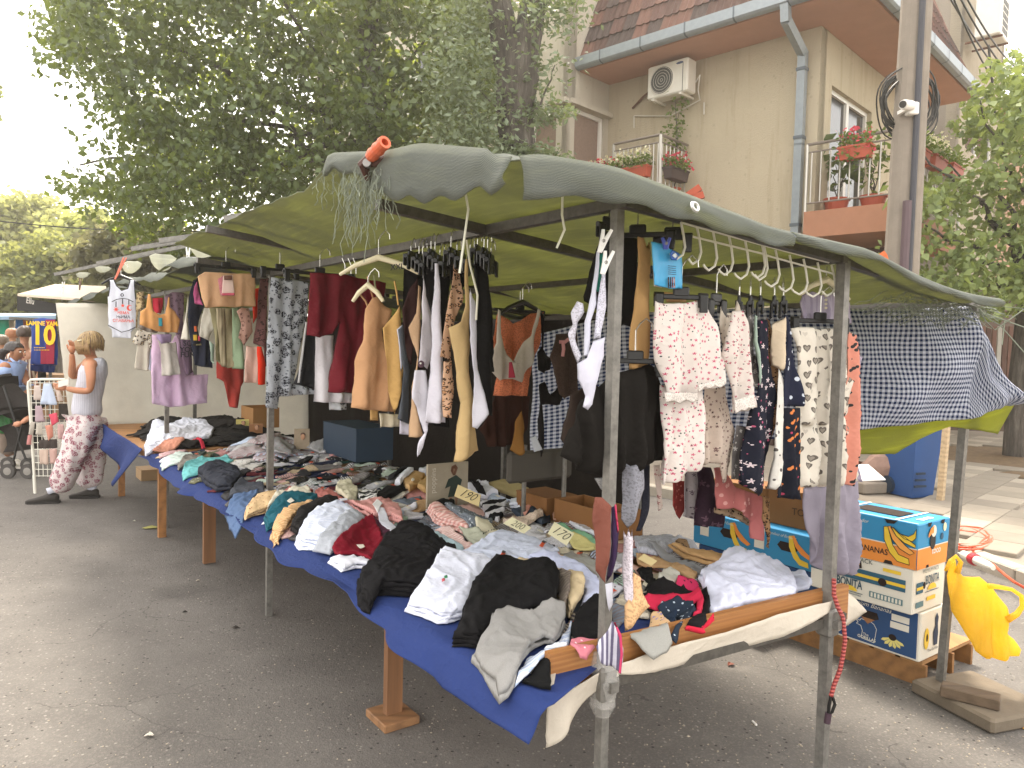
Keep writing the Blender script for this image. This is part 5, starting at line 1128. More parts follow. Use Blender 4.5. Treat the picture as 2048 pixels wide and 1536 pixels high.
G_('speckled_shirt', zc5((1405,120),(1436,170),(1446,400),(1388,620),(1382,822),(1288,800),(1312,640),(1370,350)),2.68, FB('#cfa88a','leopard','#4a3428','#c0906a', sc=1.2),'peach top speckled with dark leopard spots','top')
G_('speckled_trousers', zc5((1330,830),(1385,822),(1392,1000),(1372,1215),(1335,1210),(1320,1000)),2.7, FB('#cfa88a','leopard','#4a3428','#c0906a', sc=1.2),'peach leopard spotted leg hanging below the speckled top','trousers', th=.02)
G_('tan_tank', zc5((1464,130),(1482,130),(1500,500),(1502,900),(1576,1440),(1482,1500),(1400,1515),(1445,1110),(1390,790),(1362,602),(1430,555),(1462,450)),2.6, FB('#c4a878'),'tan long tank top, biggest in the tops row, right of the speckled top','tank top', th=.03)
G_('slim_white_tank', zc5((1500,330),(1540,420),(1560,800),(1606,1185),(1552,1290),(1520,1280),(1530,900),(1496,680)),2.58, FB('#dad8e2'),'slim white tank top right of the tan long tank','tank top')
G_('black_dress', zc5((1520,60),(1590,100),(1612,340),(1652,500),(1652,650),(1640,1200),(1590,1190),(1540,600),(1530,300)),2.66, FB('#1a1918'),'long black dress at the right end of the tops row','dress')
for pl, Y, lab in ((((1060,90),(1185,75),(1190,300),(1150,520),(1075,560),(1050,300)),3.0,'black slip packed behind the brown satin top'),(((1385,70),(1470,60),(1480,300),(1400,420),(1360,300)),2.85,'black slip packed behind the speckled top'),(((1600,120),(1615,330),(1660,520),(1645,900),(1600,900),(1560,300)),2.75,'second black dress tucked behind the long black one')): G_('black_slip', zc5(*pl), Y, FB('#191817'), lab,'slip')
G_('cream_hem', zc5((885,1185),(1010,1190),(1022,1275),(885,1280)),3.15, FB('#d6cbb2'),'cream hem below the peach slip dress','skirt'); G_('yellow_hem', zc5((812,1150),(880,1165),(884,1235),(815,1228)),3.2, FB('#cda56c'),'yellow hem below the peach slip dress','skirt'); G_('white_hem', zc5((1020,1230),(1086,1255),(1080,1330),(1018,1322)),2.95, FB('#cfcad6'),'white hem below the slate grey top','skirt')
for i, px in enumerate((822,838,845,853,862,870,880,892,902,914,925,940,955,968,975,982)): hanger(px,522-(px-845)*.08+7*((i*5) % 4)-6,2.9-(px-845)*.0022,.10,'black clip hanger in the packed tops row',(.25,1), hook=.05+.01*(i % 3), group='black hangers packed over the tops row')
MB().tube([D(933,480,2.55), D(940,530,2.55), D(955,590,2.55), D(952,640,2.55)],.004,5).build('cord', plain('#dedac8',.8), label='white cord hanging in front of the tan long tank', cat='cord')
# ---- bras deeper inside
og = G_('coral_shirt', zc5((1700,500),(1800,570),(1920,502),(2005,490),(1992,600),(1932,870),(1895,1065),(1675,1060),(1700,900),(1650,700)),3.5, FB('#d9825c','lace', sc=.8),'coral orange lace top hanging behind the white bra','top')
wb = G_('white_bra', zc5((1688,470),(1706,480),(1712,640),(1760,780),(1790,830),(1850,720),(1925,640),(1968,470),(1986,480),(1940,690),(1945,790),(1900,880),(1862,975),(1790,950),(1700,962),(1650,900),(1645,800),(1682,700)),3.4, FB('#c9bfb0'),'white wireless bra with a raspberry centre, in front of the coral top','bra', th=.045, fold=.01)
patchp(wb, zc5((1768,835),(1788,832),(1812,940),(1765,942)),3.33, plain('#b23048',.7),'centre_panel')
hanger(1045,617,3.45,.26,'black hanger carrying the white bra and coral top', arms=True, clips=False, group=None); hanger(1040,622,3.52,.3,'black straight hanger behind the coral top', clips=False, group=None)
for nm, pl, Y, lab in (('black_bra',((440,700),(470,720),(470,950),(520,1010),(515,1090),(470,1120),(425,1090),(420,980),(455,930)),3.5,'black bra hanging by one strap right of the coral top'),('black_bra',((430,1190),(470,1170),(520,1260),(560,1210),(610,1260),(590,1330),(520,1330),(440,1330)),3.4,'lower black bra with dangling straps over the gingham cloth'),('black_bra',((430,1330),(460,1330),(470,1536),(430,1700),(415,1620)),3.45,'black bra strap dangling lowest over the gingham cloth')): G_(nm, zd(*pl), Y, FB('#1c1817'), lab,'bra', th=.03)
br = G_('brown_lingerie', zd((540,850),(690,840),(700,1240),(620,1300),(560,1250),(520,1000)),3.3, FB('#4a3b33','lace'),'brown lingerie set with a pink ribbon bow','lingerie'); strap(br, zd((575,900),(615,900),(640,880)),3.25, FB('#c08a86'),.008,'ribbon'); strap(br, zd((600,900),(605,950),(598,1000)),3.25, FB('#c08a86'),.008,'ribbon')
pk = G_('swing_tag', zf5((0,0),(1,0),(1,1)) if False else Zm([(945,230),(990,210),(1045,325),(1050,325),(975,345)],830,820,4.096),3.35, plain('#bfc4cc',.5),'white cardboard swing tag hanging off the black bra','tag', th=.002, fold=0, wob=0, h=.02)
G_('ochre_cloth', Zm([(830,100),(885,0),(895,150),(885,360),(840,370),(795,330),(810,200)],830,820,4.096),3.6, FB('#8a6231'),'ochre cloth hanging in the shade behind the bras','cloth', fold=.02)
G_('dark_brown_skirt', zd((140,1260),(370,1270),(350,1500),(300,1600),(100,1620),(40,1500)),3.75, FB('#3a231b'),'dark brown skirt below the coral top','skirt', fold=.02)
# ---- round the near post
G_('white_panties', zd((832,280),(852,290),(838,560),(842,640),(792,760),(782,1000),(742,998),(750,760),(800,560)),2.02, FB('#d5d6e4'),'white panties pegged to the near post, upper strap','panties', dirn=CAMD, th=.014)
G_('lace_panties', zd((700,620),(738,640),(745,700),(702,765),(690,880),(722,1000),(700,1052),(640,840),(672,780),(660,700)),2.04, FB('#d8d6e2','lace'),'white lace trimmed panties, leftmost at the near post','panties', dirn=CAMD, th=.014)
G_('long_white_panties', zd((700,1050),(760,1010),(812,900),(890,870),(882,1000),(832,1200),(812,1330),(772,1366),(728,1340),(746,1270),(702,1150)),2.0, FB('#d5d4e2'),'white panties hanging lowest at the near post','panties', dirn=CAMD, th=.02)
G_('white_lace_brief', zd((870,420),(890,400),(902,650),(862,880),(808,880),(830,650)),2.03, FB('#d9d8e6','lace'),'white lace brief closest to the near post','panties', dirn=CAMD, th=.014); G_('green_panties', zd((850,300),(880,290),(885,560),(830,555)),2.06, FB('#1f6a5e'),'teal green panties pegged between the white ones','panties', dirn=CAMD, th=.012)
peg(1207,482,1.99,'#e9e8e4','white peg holding the topmost white panties at the near post',.055,.35); peg(1212,525,1.98,'#e9e8e4','lower white peg beside the teal green panties',.055,.3)
G_('black_leggings', zd((790,345),(870,200),(930,175),(1110,190),(1112,260),(1055,820),(1000,780),(950,900),(890,700),(740,620),(735,590)),2.3, FB('#1a1917'),'black leggings hanging behind the near post','leggings')
G_('tan_trousers', zd((1110,185),(1150,185),(1170,260),(1200,215),(1212,560),(1212,1058),(1040,1092),(1062,850),(1108,500)),2.25, FB('#c49c68'),'golden tan trousers right of the near post','trousers', th=.03)
G_('tan_waistband', zd((1280,560),(1425,570),(1420,635),(1300,630)),2.45, FB('#b89366'),'tan waistband glimpsed below the blue packet','trousers')
hanger(1275,470,2.24,.22,'black clip hanger of the golden tan trousers',(.93,-.3)); hanger(1218,455,2.2,.07,'black clips at the top of the near post', group=None); hanger(1345,475,2.25,.1,'black clip hanger gripping the blue packet',(.9,-.2))
bp_ = G_('hosiery_packet', zd((1205,220),(1292,232),(1412,310),(1420,542),(1320,535),(1220,520)),2.2, plain('#4aa6d6',.3, var=.05),'bright blue hosiery packet with a picture, clipped under the canopy','packet', th=.006, fold=.003)
for pl, c, nm in ((((1205,220),(1290,232),(1275,530),(1222,520)),'#ded2c6','printed_picture'),(((1235,330),(1285,340),(1280,480),(1225,470)),'#b9b4ae','printed_picture'),(((1330,300),(1345,270),(1395,295),(1375,345),(1340,340)),'#2a5aa8','printed_logo'),(((1345,310),(1365,290),(1385,315),(1365,330)),'#dfe8f0','printed_logo')): patchp(bp_, zd(*pl),2.185 if nm == 'printed_picture' else 2.18, plain(c,.4), nm, th=.001)
for i in range(5): patchp(bp_, zd((1318,378+14*i),(1372,384+14*i),(1372,388+14*i),(1318,382+14*i)),2.183, plain('#28507e',.4),'printed_line', th=.001)
for i, c in enumerate(('#3a2420','#251c22','#9a4640','#c98f80')): patchp(bp_, zd((1316+13*i,460),(1324+13*i,456),(1327+13*i,530),(1318+13*i,532)),2.183, plain(c,.4),'printed_legs', th=.001)
peg(1332,487,2.17,'#4a58b0','blue peg on top of the blue hosiery packet',.03,.0)
G_('black_shorts',[(1160,800),(1200,772),(1240,745),(1300,728),(1318,736),(1330,800),(1342,880),(1350,910),(1300,930),(1242,946),(1200,952),(1160,942),(1132,915),(1138,860)],2.2, FB('#1e1b18'),'large black bermuda shorts hanging beside the near post','shorts', th=.03, fold=.018)
G_('brown_shorts',[(1140,790),(1190,760),(1215,800),(1220,900),(1200,945),(1150,930),(1130,880)],2.32, FB('#352a24'),'dark brown shorts left of the black bermuda shorts','shorts', th=.03)
hanger(1270,722,2.2,.17,'black clip hanger of the black bermuda shorts',(.97,.1))
# ---- pyjamas along the end rail
pj1 = FB('#e6ddd6','flowers','#c8486e','#2c3a34', sc=1.6, trans=.2); pj2 = FB('#e2d8d0','flowers','#b04a60','#3a2c34', sc=1.75, trans=.2); lace = FB('#e6ded6','lace', trans=.2)
a_ = G_('pyjama_shirt',[(1306,600),(1330,606),(1370,608),(1408,594),(1420,625),(1432,660),(1448,720),(1447,768),(1425,774),(1398,782),(1395,797),(1345,800),(1330,790),(1315,720),(1305,660)],2.26, pj1,'white pyjama top with small pink roses and a lace hem, front of the end rail','pyjamas', th=.03, fold=.014)
patchp(a_,[(1396,770),(1448,756),(1450,770),(1440,776),(1430,772),(1420,778),(1410,775),(1398,786)],2.22, lace,'lace_hem'); patchp(a_,[(1328,785),(1396,785),(1396,800),(1385,806),(1372,800),(1360,808),(1348,802),(1332,806)],2.22, lace,'lace_hem')
G_('pyjama_trousers',[(1322,770),(1400,770),(1404,870),(1406,934),(1375,945),(1350,962),(1322,969),(1325,880)],2.3, pj1,'white rose pyjama trousers hanging lowest below the matching top','pyjamas', th=.025)
hanger(1362,594,2.25,.155,'black clip hanger of the white rose pyjama',(.97,.1))
G_('print_dress', ze((530,620),(560,680),(640,670),(660,575),(680,640),(600,950),(560,970),(505,760)),2.42, FB('#cbbfb0','flowers','#5a4a48', sc=1.2),'cream sprig print camisole behind the white rose pyjama','camisole')
a_ = G_('butterfly_shirt', ze((600,800),(640,660),(705,652),(742,850),(780,1150),(812,1395),(735,1420),(652,1448),(640,1300),(570,1000)),2.38, pj2,'white pyjama top with pink and grey butterflies, lace at the hem','pyjamas', th=.028)
patchp(a_, ze((650,1345),(795,1300),(815,1395),(790,1412),(760,1405),(730,1430),(700,1425),(655,1452)),2.34, lace,'lace_hem')
G_('butterfly_trousers',[(1408,775),(1450,772),(1466,860),(1460,968),(1450,968),(1440,925),(1405,930),(1402,840)],2.48, FB('#c9b8aa','flowers','#6a4a4c','#3a2c2a', sc=1.5),'beige sprig print trousers behind the butterfly pyjama','pyjamas')
G_('grey_nightshirt', ze((718,615),(782,600),(802,900),(842,1130),(802,1262),(745,900)),2.5, FB('#77726f','flowers','#c9c4c0', sc=.9),'grey nightshirt with small white sprigs','nightshirt'); G_('grey_trousers',[(1470,850),(1495,855),(1492,960),(1462,958)],2.52, FB('#6d6866','flowers','#c9c4c0', sc=.9),'grey sprig print trousers beside the navy flower print','pyjamas'); G_('mint_edge', ze((800,690),(815,700),(805,900),(842,1130),(805,1255),(815,1130),(790,900)),2.46, FB('#a9bcae'),'mint trimmed nightshirt edge right of the grey nightshirt','nightshirt')
G_('navy_flower_pyjama',[(1508,640),(1532,638),(1540,700),(1549,800),(1540,900),(1531,996),(1505,985),(1480,960),(1498,860),(1512,760)],2.5, FB('#20222e','flowers','#d9c9cc','#b65a76', sc=.8),'navy pyjamas with scattered white flowers','pyjamas', th=.028)
G_('leopard_pyjama',[(1531,635),(1541,640),(1556,720),(1548,800),(1542,900),(1530,890),(1536,800),(1540,740)],2.57, FB('#8a6a4c','leopard','#1f1512','#6d4a30', sc=2.0),'narrow brown leopard pyjama between the navy ones','pyjamas')
G_('cream_nightie',[(1548,650),(1568,632),(1570,700),(1556,740),(1550,730)],2.52, FB('#d6c4aa'),'plain cream nightie right of the leopard pyjama','nightie'); G_('white_print_pyjama',[(1556,735),(1568,760),(1566,880),(1572,974),(1536,978),(1542,880)],2.54, FB('#d8d4cc','dots','#5a5552', sc=.6),'white pyjama trousers with sparse grey specks','pyjamas')
G_('navy_star_shirt', ze((1030,690),(1068,700),(1110,950),(1152,1310),(1140,1390),(1030,1395),(1018,1100),(1050,900)),2.56, FB('#25283a','dots','#c9ced8', sc=.5),'dark navy top with fine white stars beside the heart pyjamas','pyjamas'); G_('navy_print_trousers',[(1566,815),(1598,815),(1601,1000),(1550,996),(1560,900)],2.6, FB('#1f212b','bows','#d9844a','#b04460', sc=.9),'navy trousers printed with orange and pink birds','pyjamas')
hp = FB('#e6ded0','hearts','#6e665e','#b9b0a4', trans=.2)
G_('heart_pyjama_shirt',[(1582,656),(1600,653),(1640,658),(1682,656),(1700,664),(1705,760),(1706,838),(1685,842),(1664,838),(1655,850),(1602,850),(1598,780),(1590,700)],2.72, hp,'cream pyjama top printed with grey hearts behind the second post','pyjamas', th=.028, fold=.016)
G_('heart_pyjama_trousers',[(1598,825),(1655,830),(1702,825),(1702,962),(1682,973),(1650,968),(1600,976)],2.76, hp,'cream heart print trousers hanging below the matching top','pyjamas', th=.025, fold=.02)
G_('coral_pyjama',[(1696,662),(1709,670),(1713,850),(1702,972),(1688,966),(1692,850)],2.8, FB('#d9907c','bows','#3a3a3a', sc=.8),'coral pyjama edge with black bows right of the heart pyjamas','pyjamas')
hanger(1640,642,2.71,.22,'black clip hanger of the cream heart pyjama',(.97,.15)); hanger(1432,606,2.4,.07,'black hanger clips above the butterfly pyjama top'); 
for px, Y in ((1478,2.5),(1500,2.5),(1520,2.52),(1548,2.52),(1566,2.56)): hanger(px,610, Y,.07,'black clip hanger in the packed pyjama row',(.3,1), hook=.06, group='black hangers packed over the pyjamas')
lil = FB('#a89fae','stripes','#988ea0', sc=.5)
a_ = G_('lilac_nightshirt', ze((1142,600),(1165,555),(1240,508),(1345,540),(1430,512),(1520,545),(1552,600),(1548,760),(1400,760),(1140,745)),2.82, lil,'lilac buttoned nightshirt on the ivory hanger','nightshirt')
for i in range(4): MB().lathe(D(1652,592+i*8,2.78),[(.005,0),(.005,.003)],10,(-.4,-.9,0)).build('button', ivory, a_)
G_('lilac_shirt_side',[(1704,698),(1726,714),(1716,760),(1716,962),(1700,962),(1706,760)],2.84, lil,'lilac nightshirt sleeve edge right of the heart pyjamas','nightshirt')
G_('lilac_trousers',[(1604,975),(1650,970),(1690,962),(1714,958),(1712,1060),(1710,1135),(1695,1150),(1670,1152),(1640,1142),(1628,1128),(1612,1050)],2.8, FB('#9c95a2', trans=.2),'lilac grey ruffled trousers hanging lowest by the second post','trousers', th=.03, fold=.02, wob=.007)
hanger(1652,575,2.8,.32,'ivory shaped hanger of the lilac nightshirt', VD, ivory, False, True,.10, None)
# lower row behind
for nm, pl, Y, m, lab, cat in (('rose_skirt',((935,290),(1000,290),(1110,430),(1280,490),(1287,790),(1230,780),(1220,660),(1090,570),(980,570)),2.75, FB('#bd7270','dots','#d9a49e', sc=.5),'dusty rose dotted skirt in the second row behind the pyjamas','skirt'),('plum_dress',((830,280),(930,290),(1020,600),(1015,700),(830,690),(845,520)),2.85, FB('#33232e','flowers','#5d4652', sc=.6),'plum floral dress in the second row behind the pyjamas','dress'),('red_floral_dress',((655,380),(745,380),(745,540),(720,640),(660,550)),2.9, FB('#8a3a36','flowers','#c9776a'),'brick red floral dress in the second row behind the pyjamas','dress'),('grey_print_shirt',((750,300),(830,300),(835,590),(800,640),(740,620)),2.88, FB('#a39b9c','flowers','#5a4c55'),'grey floral dress between the brick red and the plum ones','dress'),('pale_print_strip',((525,270),(580,265),(590,560),(545,580)),2.6, FB('#b9a9a0','flowers','#8a5a5a'),'pale floral strip left of the white rose pyjama trousers','dress'),('leopard_tights',((1285,480),(1330,500),(1342,700),(1345,850),(1310,820),(1285,640)),2.72, FB('#8a6a4a','leopard','#1d1512','#6d4c30', sc=1.4),'leopard leggings hanging right of the dusty rose skirt','leggings'),('leopard_hem',((950,565),(1080,575),(1225,665),(1222,700),(1080,640),(960,600)),2.85, FB('#a08a70','leopard','#241a16','#7d6248', sc=1.2),'leopard hem showing under the dusty rose skirt','skirt')):
    G_(nm, zf5(*pl), Y, m, lab, cat)
G_('lace_nightie', zf5((330,255),(380,285),(460,255),(470,300),(478,440),(440,540),(405,640),(365,705),(330,650)),2.2, FB('#8f8f97','lace', sc=.8),'silver grey lace nightie hanging right of the near post','nightie', dirn=CAMD); G_('navy_nightie', zf5((462,260),(520,270),(545,480),(480,620),(430,720),(400,720),(440,560)),2.35, FB('#23242e','lace'),'navy lace nightie behind the silver grey one','nightie')
G_('satin_panties', zf5((130,490),(190,500),(250,555),(240,760),(205,1082),(150,1000),(140,800),(118,650)),2.03, FB('#7a4a3e', trans=0),'rust brown satin panties hanging left of the near post','panties', dirn=CAMD, th=.02); G_('purple_panties', zf5((248,562),(270,550),(302,740),(285,900),(215,1075),(240,800)),2.06, FB('#3a2a48'),'deep purple panties behind the rust satin pair','panties', dirn=CAMD); G_('pink_panties', zf5((270,540),(286,545),(302,720),(290,740)),2.05, FB('#d0486a'),'hot pink trim squeezed between the purple panties and the post','panties', dirn=CAMD, th=.006); G_('grey_lace_shirt', zf5((130,360),(250,350),(260,480),(180,440)),2.15, FB('#9a9896','lace'),'grey lace edge above the rust satin panties','top', dirn=CAMD)
G_('lace_glove', zf5((335,720),(350,760),(365,700),(375,760),(388,705),(392,800),(385,1000),(395,1200),(372,1260),(332,1180),(330,900)),2.06, FB('#d8cfd6','lace'),'white lace trim dangling right of the near post','lingerie', dirn=CAMD); G_('peach_bra', zf5((400,1010),(455,1050),(470,1150),(512,1240),(440,1310),(345,1405),(338,1230),(385,1150)),2.04, FB('#d9b083','lace', sc=.7),'peach lace bra hanging at the foot of the near post','bra', dirn=CAMD, th=.03)
G_('white_pants_leg', zf5((205,1085),(262,1070),(268,1240),(240,1285),(225,1230)),2.08, FB('#d8d8e2'),'white cotton tail under the rust satin panties','panties', dirn=CAMD)
# white wire grid with hooks
wire_w = plain('#dcd9cc',.4, var=.05); wr = T('hook_rack', D(1510,490,2.45),'white wire rack with curved hooks tied under the canopy edge','wire rack')
def WR(px, py): return D(px, py,2.22+(px-1363)*.00150)
for seg in (((1362,445),(1525,490)),((1372,470),(1528,508)),((1525,490),(1668,528)),((1530,510),(1668,548))): MB().tube([WR(*seg[0]), WR(*seg[1])],.0032,6).build('wire', wire_w, wr)
for x, y, h, t in ((1362,445,62,18),(1394,455,62,14),(1426,463,66,16),(1458,472,66,18),(1490,480,66,18),(1522,478,66,16),(1527,487,62,14),(1551,500,62,18),(1579,510,62,18),(1607,518,60,20),(1635,525,58,20),(1663,530,52,16)):
    pts = [WR(x, y), WR(x+5, y+h*.4), WR(x+8, y+h*.8), WR(x+3, y+h*1.05), WR(x-9, y+h*1.18), WR(x-t, y+h*1.08), WR(x-t-3, y+h*1.0)]; MB().tube(pts,.0038,6).build('hook', wire_w, wr)
MB().tube([WR(1540,466), WR(1546,462), WR(1548,474), WR(1551,466)],.003,5).build('zip_tie', whitep, wr)
# ================================================================== CLOTHES LAID ON THE TABLES
HU0, HV0, HC = -.35,-.45,.02
Hm = np.zeros((410,108))
_uu = HU0+HC*np.arange(410)[:, None]; _vv = HV0+HC*np.arange(108)[None]
Hm[:] = .752; Hm = np.where(_vv < -.005,.752-.75*(-_vv), Hm); _a, _b = UV(BA), UV(BB); _ub = _a[0]+(_b[0]-_a[0])*(_vv-_a[1])/(_b[1]-_a[1]); _on = _vv > _a[1]-.01; Hm = np.where(_on & (_uu < _ub+.03),.812, Hm); Hm = np.where(_on & (_uu < _ub-.012),.812-1.1*(_ub-.012-_uu), Hm); Hm = np.where(~_on & (_uu < -.01),.752-.8*(-_uu), Hm)
def hsmooth(H, n=1):
    for _ in range(n):
        P = np.pad(H,1, mode='edge'); H = (P[1:-1,1:-1]*2+P[:-2,1:-1]+P[2:,1:-1]+P[1:-1, :-2]+P[1:-1,2:])/6
    return H
def hsample(H, u, v):
    a = np.clip((u-HU0)/HC,0,408.99); b = np.clip((v-HV0)/HC,0,106.99); i = a.astype(int); j = b.astype(int); f = a-i; g = b-j
    return H[i, j]*(1-f)*(1-g)+H[i+1, j]*f*(1-g)+H[i, j+1]*(1-f)*g+H[i+1, j+1]*f*g
_lay = [0]
def lay(name, pts, mat, label=None, cat=None, group=None, th=.014, wr=.011, h=.0105, ang=None, parent=None, wob=.006, smooth=0, lift=0.0, freq=17, holes=()):
    """a garment lying on whatever is already there: pts = ground-plan outline in stall (u, v) metres"""
    global Hm
    _lay[0] += 1; sd = _lay[0]; A_ = abs(sum(a[0]*b[1]-b[0]*a[1] for a, b in zip(pts, pts[1:]+pts[:1])))/2; Pm = sum(math.hypot(a[0]-b[0], a[1]-b[1]) for a, b in zip(pts, pts[1:]+pts[:1])); h = max(.005, min(h,.55*A_/Pm)); V2, Tn, d = shape2d(pts, h, wob, sd, holes, smooth)
    u, v = V2[:,0], V2[:,1]; Hs = hsmooth(Hm,5); base = hsample(Hs, u, v)
    c = V2.mean(0); a = ang if ang is not None else math.atan2(*(np.array(pts).max(0)-np.array(pts).min(0))[::-1])
    x = (u-c[0])*math.cos(a)+(v-c[1])*math.sin(a); y = -(u-c[0])*math.sin(a)+(v-c[1])*math.cos(a)
    w1 = np.array([1-abs(noise.noise(Vector((p*freq*.45+sd*3.3, q*freq+2*noise.noise(Vector((p*6, q*6, sd))), sd)))) for p, q in zip(x, y)])**5; w2 = np.array([noise.noise(Vector((p*30, q*30, sd*2.1)))+1.6*(1-abs(noise.noise(Vector((p*24+sd, q*44, sd*1.1)))))**6 for p, q in zip(x, y)])
    pr = np.clip(d/.0036,0,1)**.6; top = base+lift+.003+pr*(th*.62*(.6+.4*np.clip(d/.06,0,1))+min(wr,.015)*.95*w1+min(wr,.014)*.16*w2); bot = base+lift+.002
    X = np.array(C0)+u[:, None]*np.array(U)+v[:, None]*np.array(V)
    Fp = X.copy(); Fp[:,2] = top; Bp_ = X.copy(); Bp_[:,2] = bot; Fp[d < 1e-5,2] = (base+lift+.004)[d < 1e-5]
    Vs, fs, src = two_sided(V2, Tn, d, Fp, Bp_)
    for a_ in (0,1):
        for b_ in (0,1): np.maximum.at(Hm,(np.clip(np.floor((u-HU0)/HC).astype(int)+a_,0,409), np.clip(np.floor((v-HV0)/HC).astype(int)+b_,0,107)), top-.002)
   
    o = MO(name, Vs, fs, mat, parent, True, uv=V2[src]+np.array([sd*.37, sd*.13]), label=label, cat=cat, group=group); _LN[0] = o.name; return o
_LN = ['']
def layp(name, px, mat, label, cat, z=.80, n=1, dz=0, group=None, **k):
    """the same from an outline seen in the picture, met by the level z"""
    pts = [UV(G(x, y, z)) for x, y in px]; o = None
    for q in range(n):
        last = q == n-1; j = (n-1-q)*.006
        pp_ = pts if last else [(a+RNG.normal()*.004-j*.4, b+RNG.normal()*.004-j) for a, b in pts]
        o = lay(name, pp_, mat, label if last else 'lower layer under the '+' '.join(label.split()[:11]), cat, group, **k)
    return o
def rr(L, W, cx, cy, a, taper=.0, notch=0):
    p = [(-L/2,-W/2),(L/2,-W/2*(1-taper)),(L/2, W/2*(1-taper)),(-L/2, W/2)] if not notch else [(-L/2,-W/2),(0,-W*.42),(L/2,-W/2),(L*.2,0),(L/2, W/2),(0, W*.42),(-L/2, W/2)]
    return [(cx+x*math.cos(a)-y*math.sin(a), cy+x*math.sin(a)+y*math.cos(a)) for x, y in p]
ZA = lambda *p: Zm(p,850,880,4.096)
ZB = lambda *p: Zm(p,500,850,4.096)
ZC = lambda *p: Zm(p,850,1100,4.096)
ZD = lambda *p: Zm(p,1150,850,3.413)
ZE = lambda *p: Zm(p,200,780,4.096)
# ---- the mass of folded pieces: every piece its own object, named by its look and its nearest landmark
LM = [((930,985),'the 190 price card'),((1035,1060),'the 200 price card'),((1120,1075),'the 170 price card'),((565,900),'the second steel post'),((338,870),'the third steel post'),((820,1100),'the first black pile'),((960,1160),'the tagged white tee pile'),((590,1020),'the teal folded pair'),((715,850),'the dark blue crate'),((520,830),'the cardboard box'),((415,925),'the aqua shorts'),((850,955),'the beige padded bras'),((1010,965),'the olive cushion'),((1450,1160),'the white ruffled heap'),((470,960),'the dark denim pile'),((1330,1080),'the silvery lace heap'),((730,1000),'the cream lace bundle'),((1150,990),'the back cardboard boxes'),((690,905),'the grey folded bundle')]
_used = {}
def autolabel(desc, P):
    q = PX(P); o = sorted(LM, key=lambda l: (l[0][0]-q[0])**2+((l[0][1]-q[1])*1.6)**2)
    def rel(l):
        dx, dy = q[0]-l[0][0], q[1]-l[0][1]
        return ('right of ' if dx > 0 else 'left of ') + l[1] if abs(dx) > abs(dy)*1.3 else ('in front of ' if dy > 0 else 'behind ')+l[1]
    for cand in [f'{desc} {rel(o[0])}', f'smaller {desc} {rel(o[0])}', f'crooked {desc} {rel(o[0])}', f'{desc} {rel(o[1])}', f'{desc} {rel(o[0])} and {rel(o[1])}', f'{desc} {rel(o[0])}, {rel(o[2])}', f'{desc} {rel(o[1])}, {rel(o[2])}', f'{desc} {rel(o[2])}', f'{desc} {rel(o[3])}', f'smaller {desc} {rel(o[1])}', f'crooked {desc} {rel(o[1])}']:
        if cand not in _used and len(cand.split()) <= 16: _used[cand] = 1; return cand, None
    return f'{desc} {rel(o[0])}', f'{desc} {rel(o[0])}'
PAL = {'dark': [('black','#1c1b1c'),('black','#222122'),('charcoal','#3c3b3d'),('grey','#8a8782'),('off white','#d6d2cc'),('olive','#6a6a54'),('maroon','#5d2a30'),('dark green','#2e4a42'),('pale mint','#bccabd'),('white','#dddce2'),('white','#d9d8de'),('navy','#2a2f42'),('beige','#c2ae90'),('dusty pink','#c69a92')],
       'light': [('white','#dcdce4'),('white','#e0dfe6'),('pale grey','#c0bebe'),('silver grey','#aeadaf'),('blush pink','#e0bab2'),('cream','#dcd2be'),('beige','#ccb698'),('rose','#cc9290'),('pale blue','#c2cee2'),('white','#d8d7de')],
       'mid': [('dusty pink','#d0a8a0'),('pink','#dfb4ae'),('white','#dcdbe4'),('white','#dfdee6'),('cream','#dacfba'),('tan','#c4a078'),('grey','#a3a19f'),('black','#1f1e1f'),('pale blue','#bfcee4'),('off white','#d6d1c9'),('slate','#6a727e'),('mint','#b2cdbc')]}
KIND = [('folded_panties','panties','folded'),('folded_socks','socks','rolled'),('folded_brief','brief','flat'),('folded_tee','tee','folded'),('wrapped_underwear','packet','plastic wrapped')]
plas = {}
def plastic(c):
    if c not in plas:
        m = N('plastic_wrap'); cc = C(c); m.base(m.mix(m.noise(m.co('Object'),30,4), mul(cc,.7), mul(cc,1.15))); m.set(Roughness=.22); m.b.inputs['Specular IOR Level'].default_value = .7; m.bump(m.noise(m.co('Object'),45,5,.7),.8,.02); plas[c] = m.m
    return plas[c]
rf_ = random.Random(11)
spots_ = []
for iu in range(36):
    for iv in range(9):
        u = .10+iu*.135+rf_.uniform(-.04,.04); v = .13+iv*.148+rf_.uniform(-.04,.04)
        if u < 1.75 and v < .34: continue
        if u > 4.9 or v > 1.36 or u < .24: continue
        spots_.append((u, v))
spots_.sort(key=lambda s: -s[0]-s[1]*.5+rf_.uniform(-.1,.1))
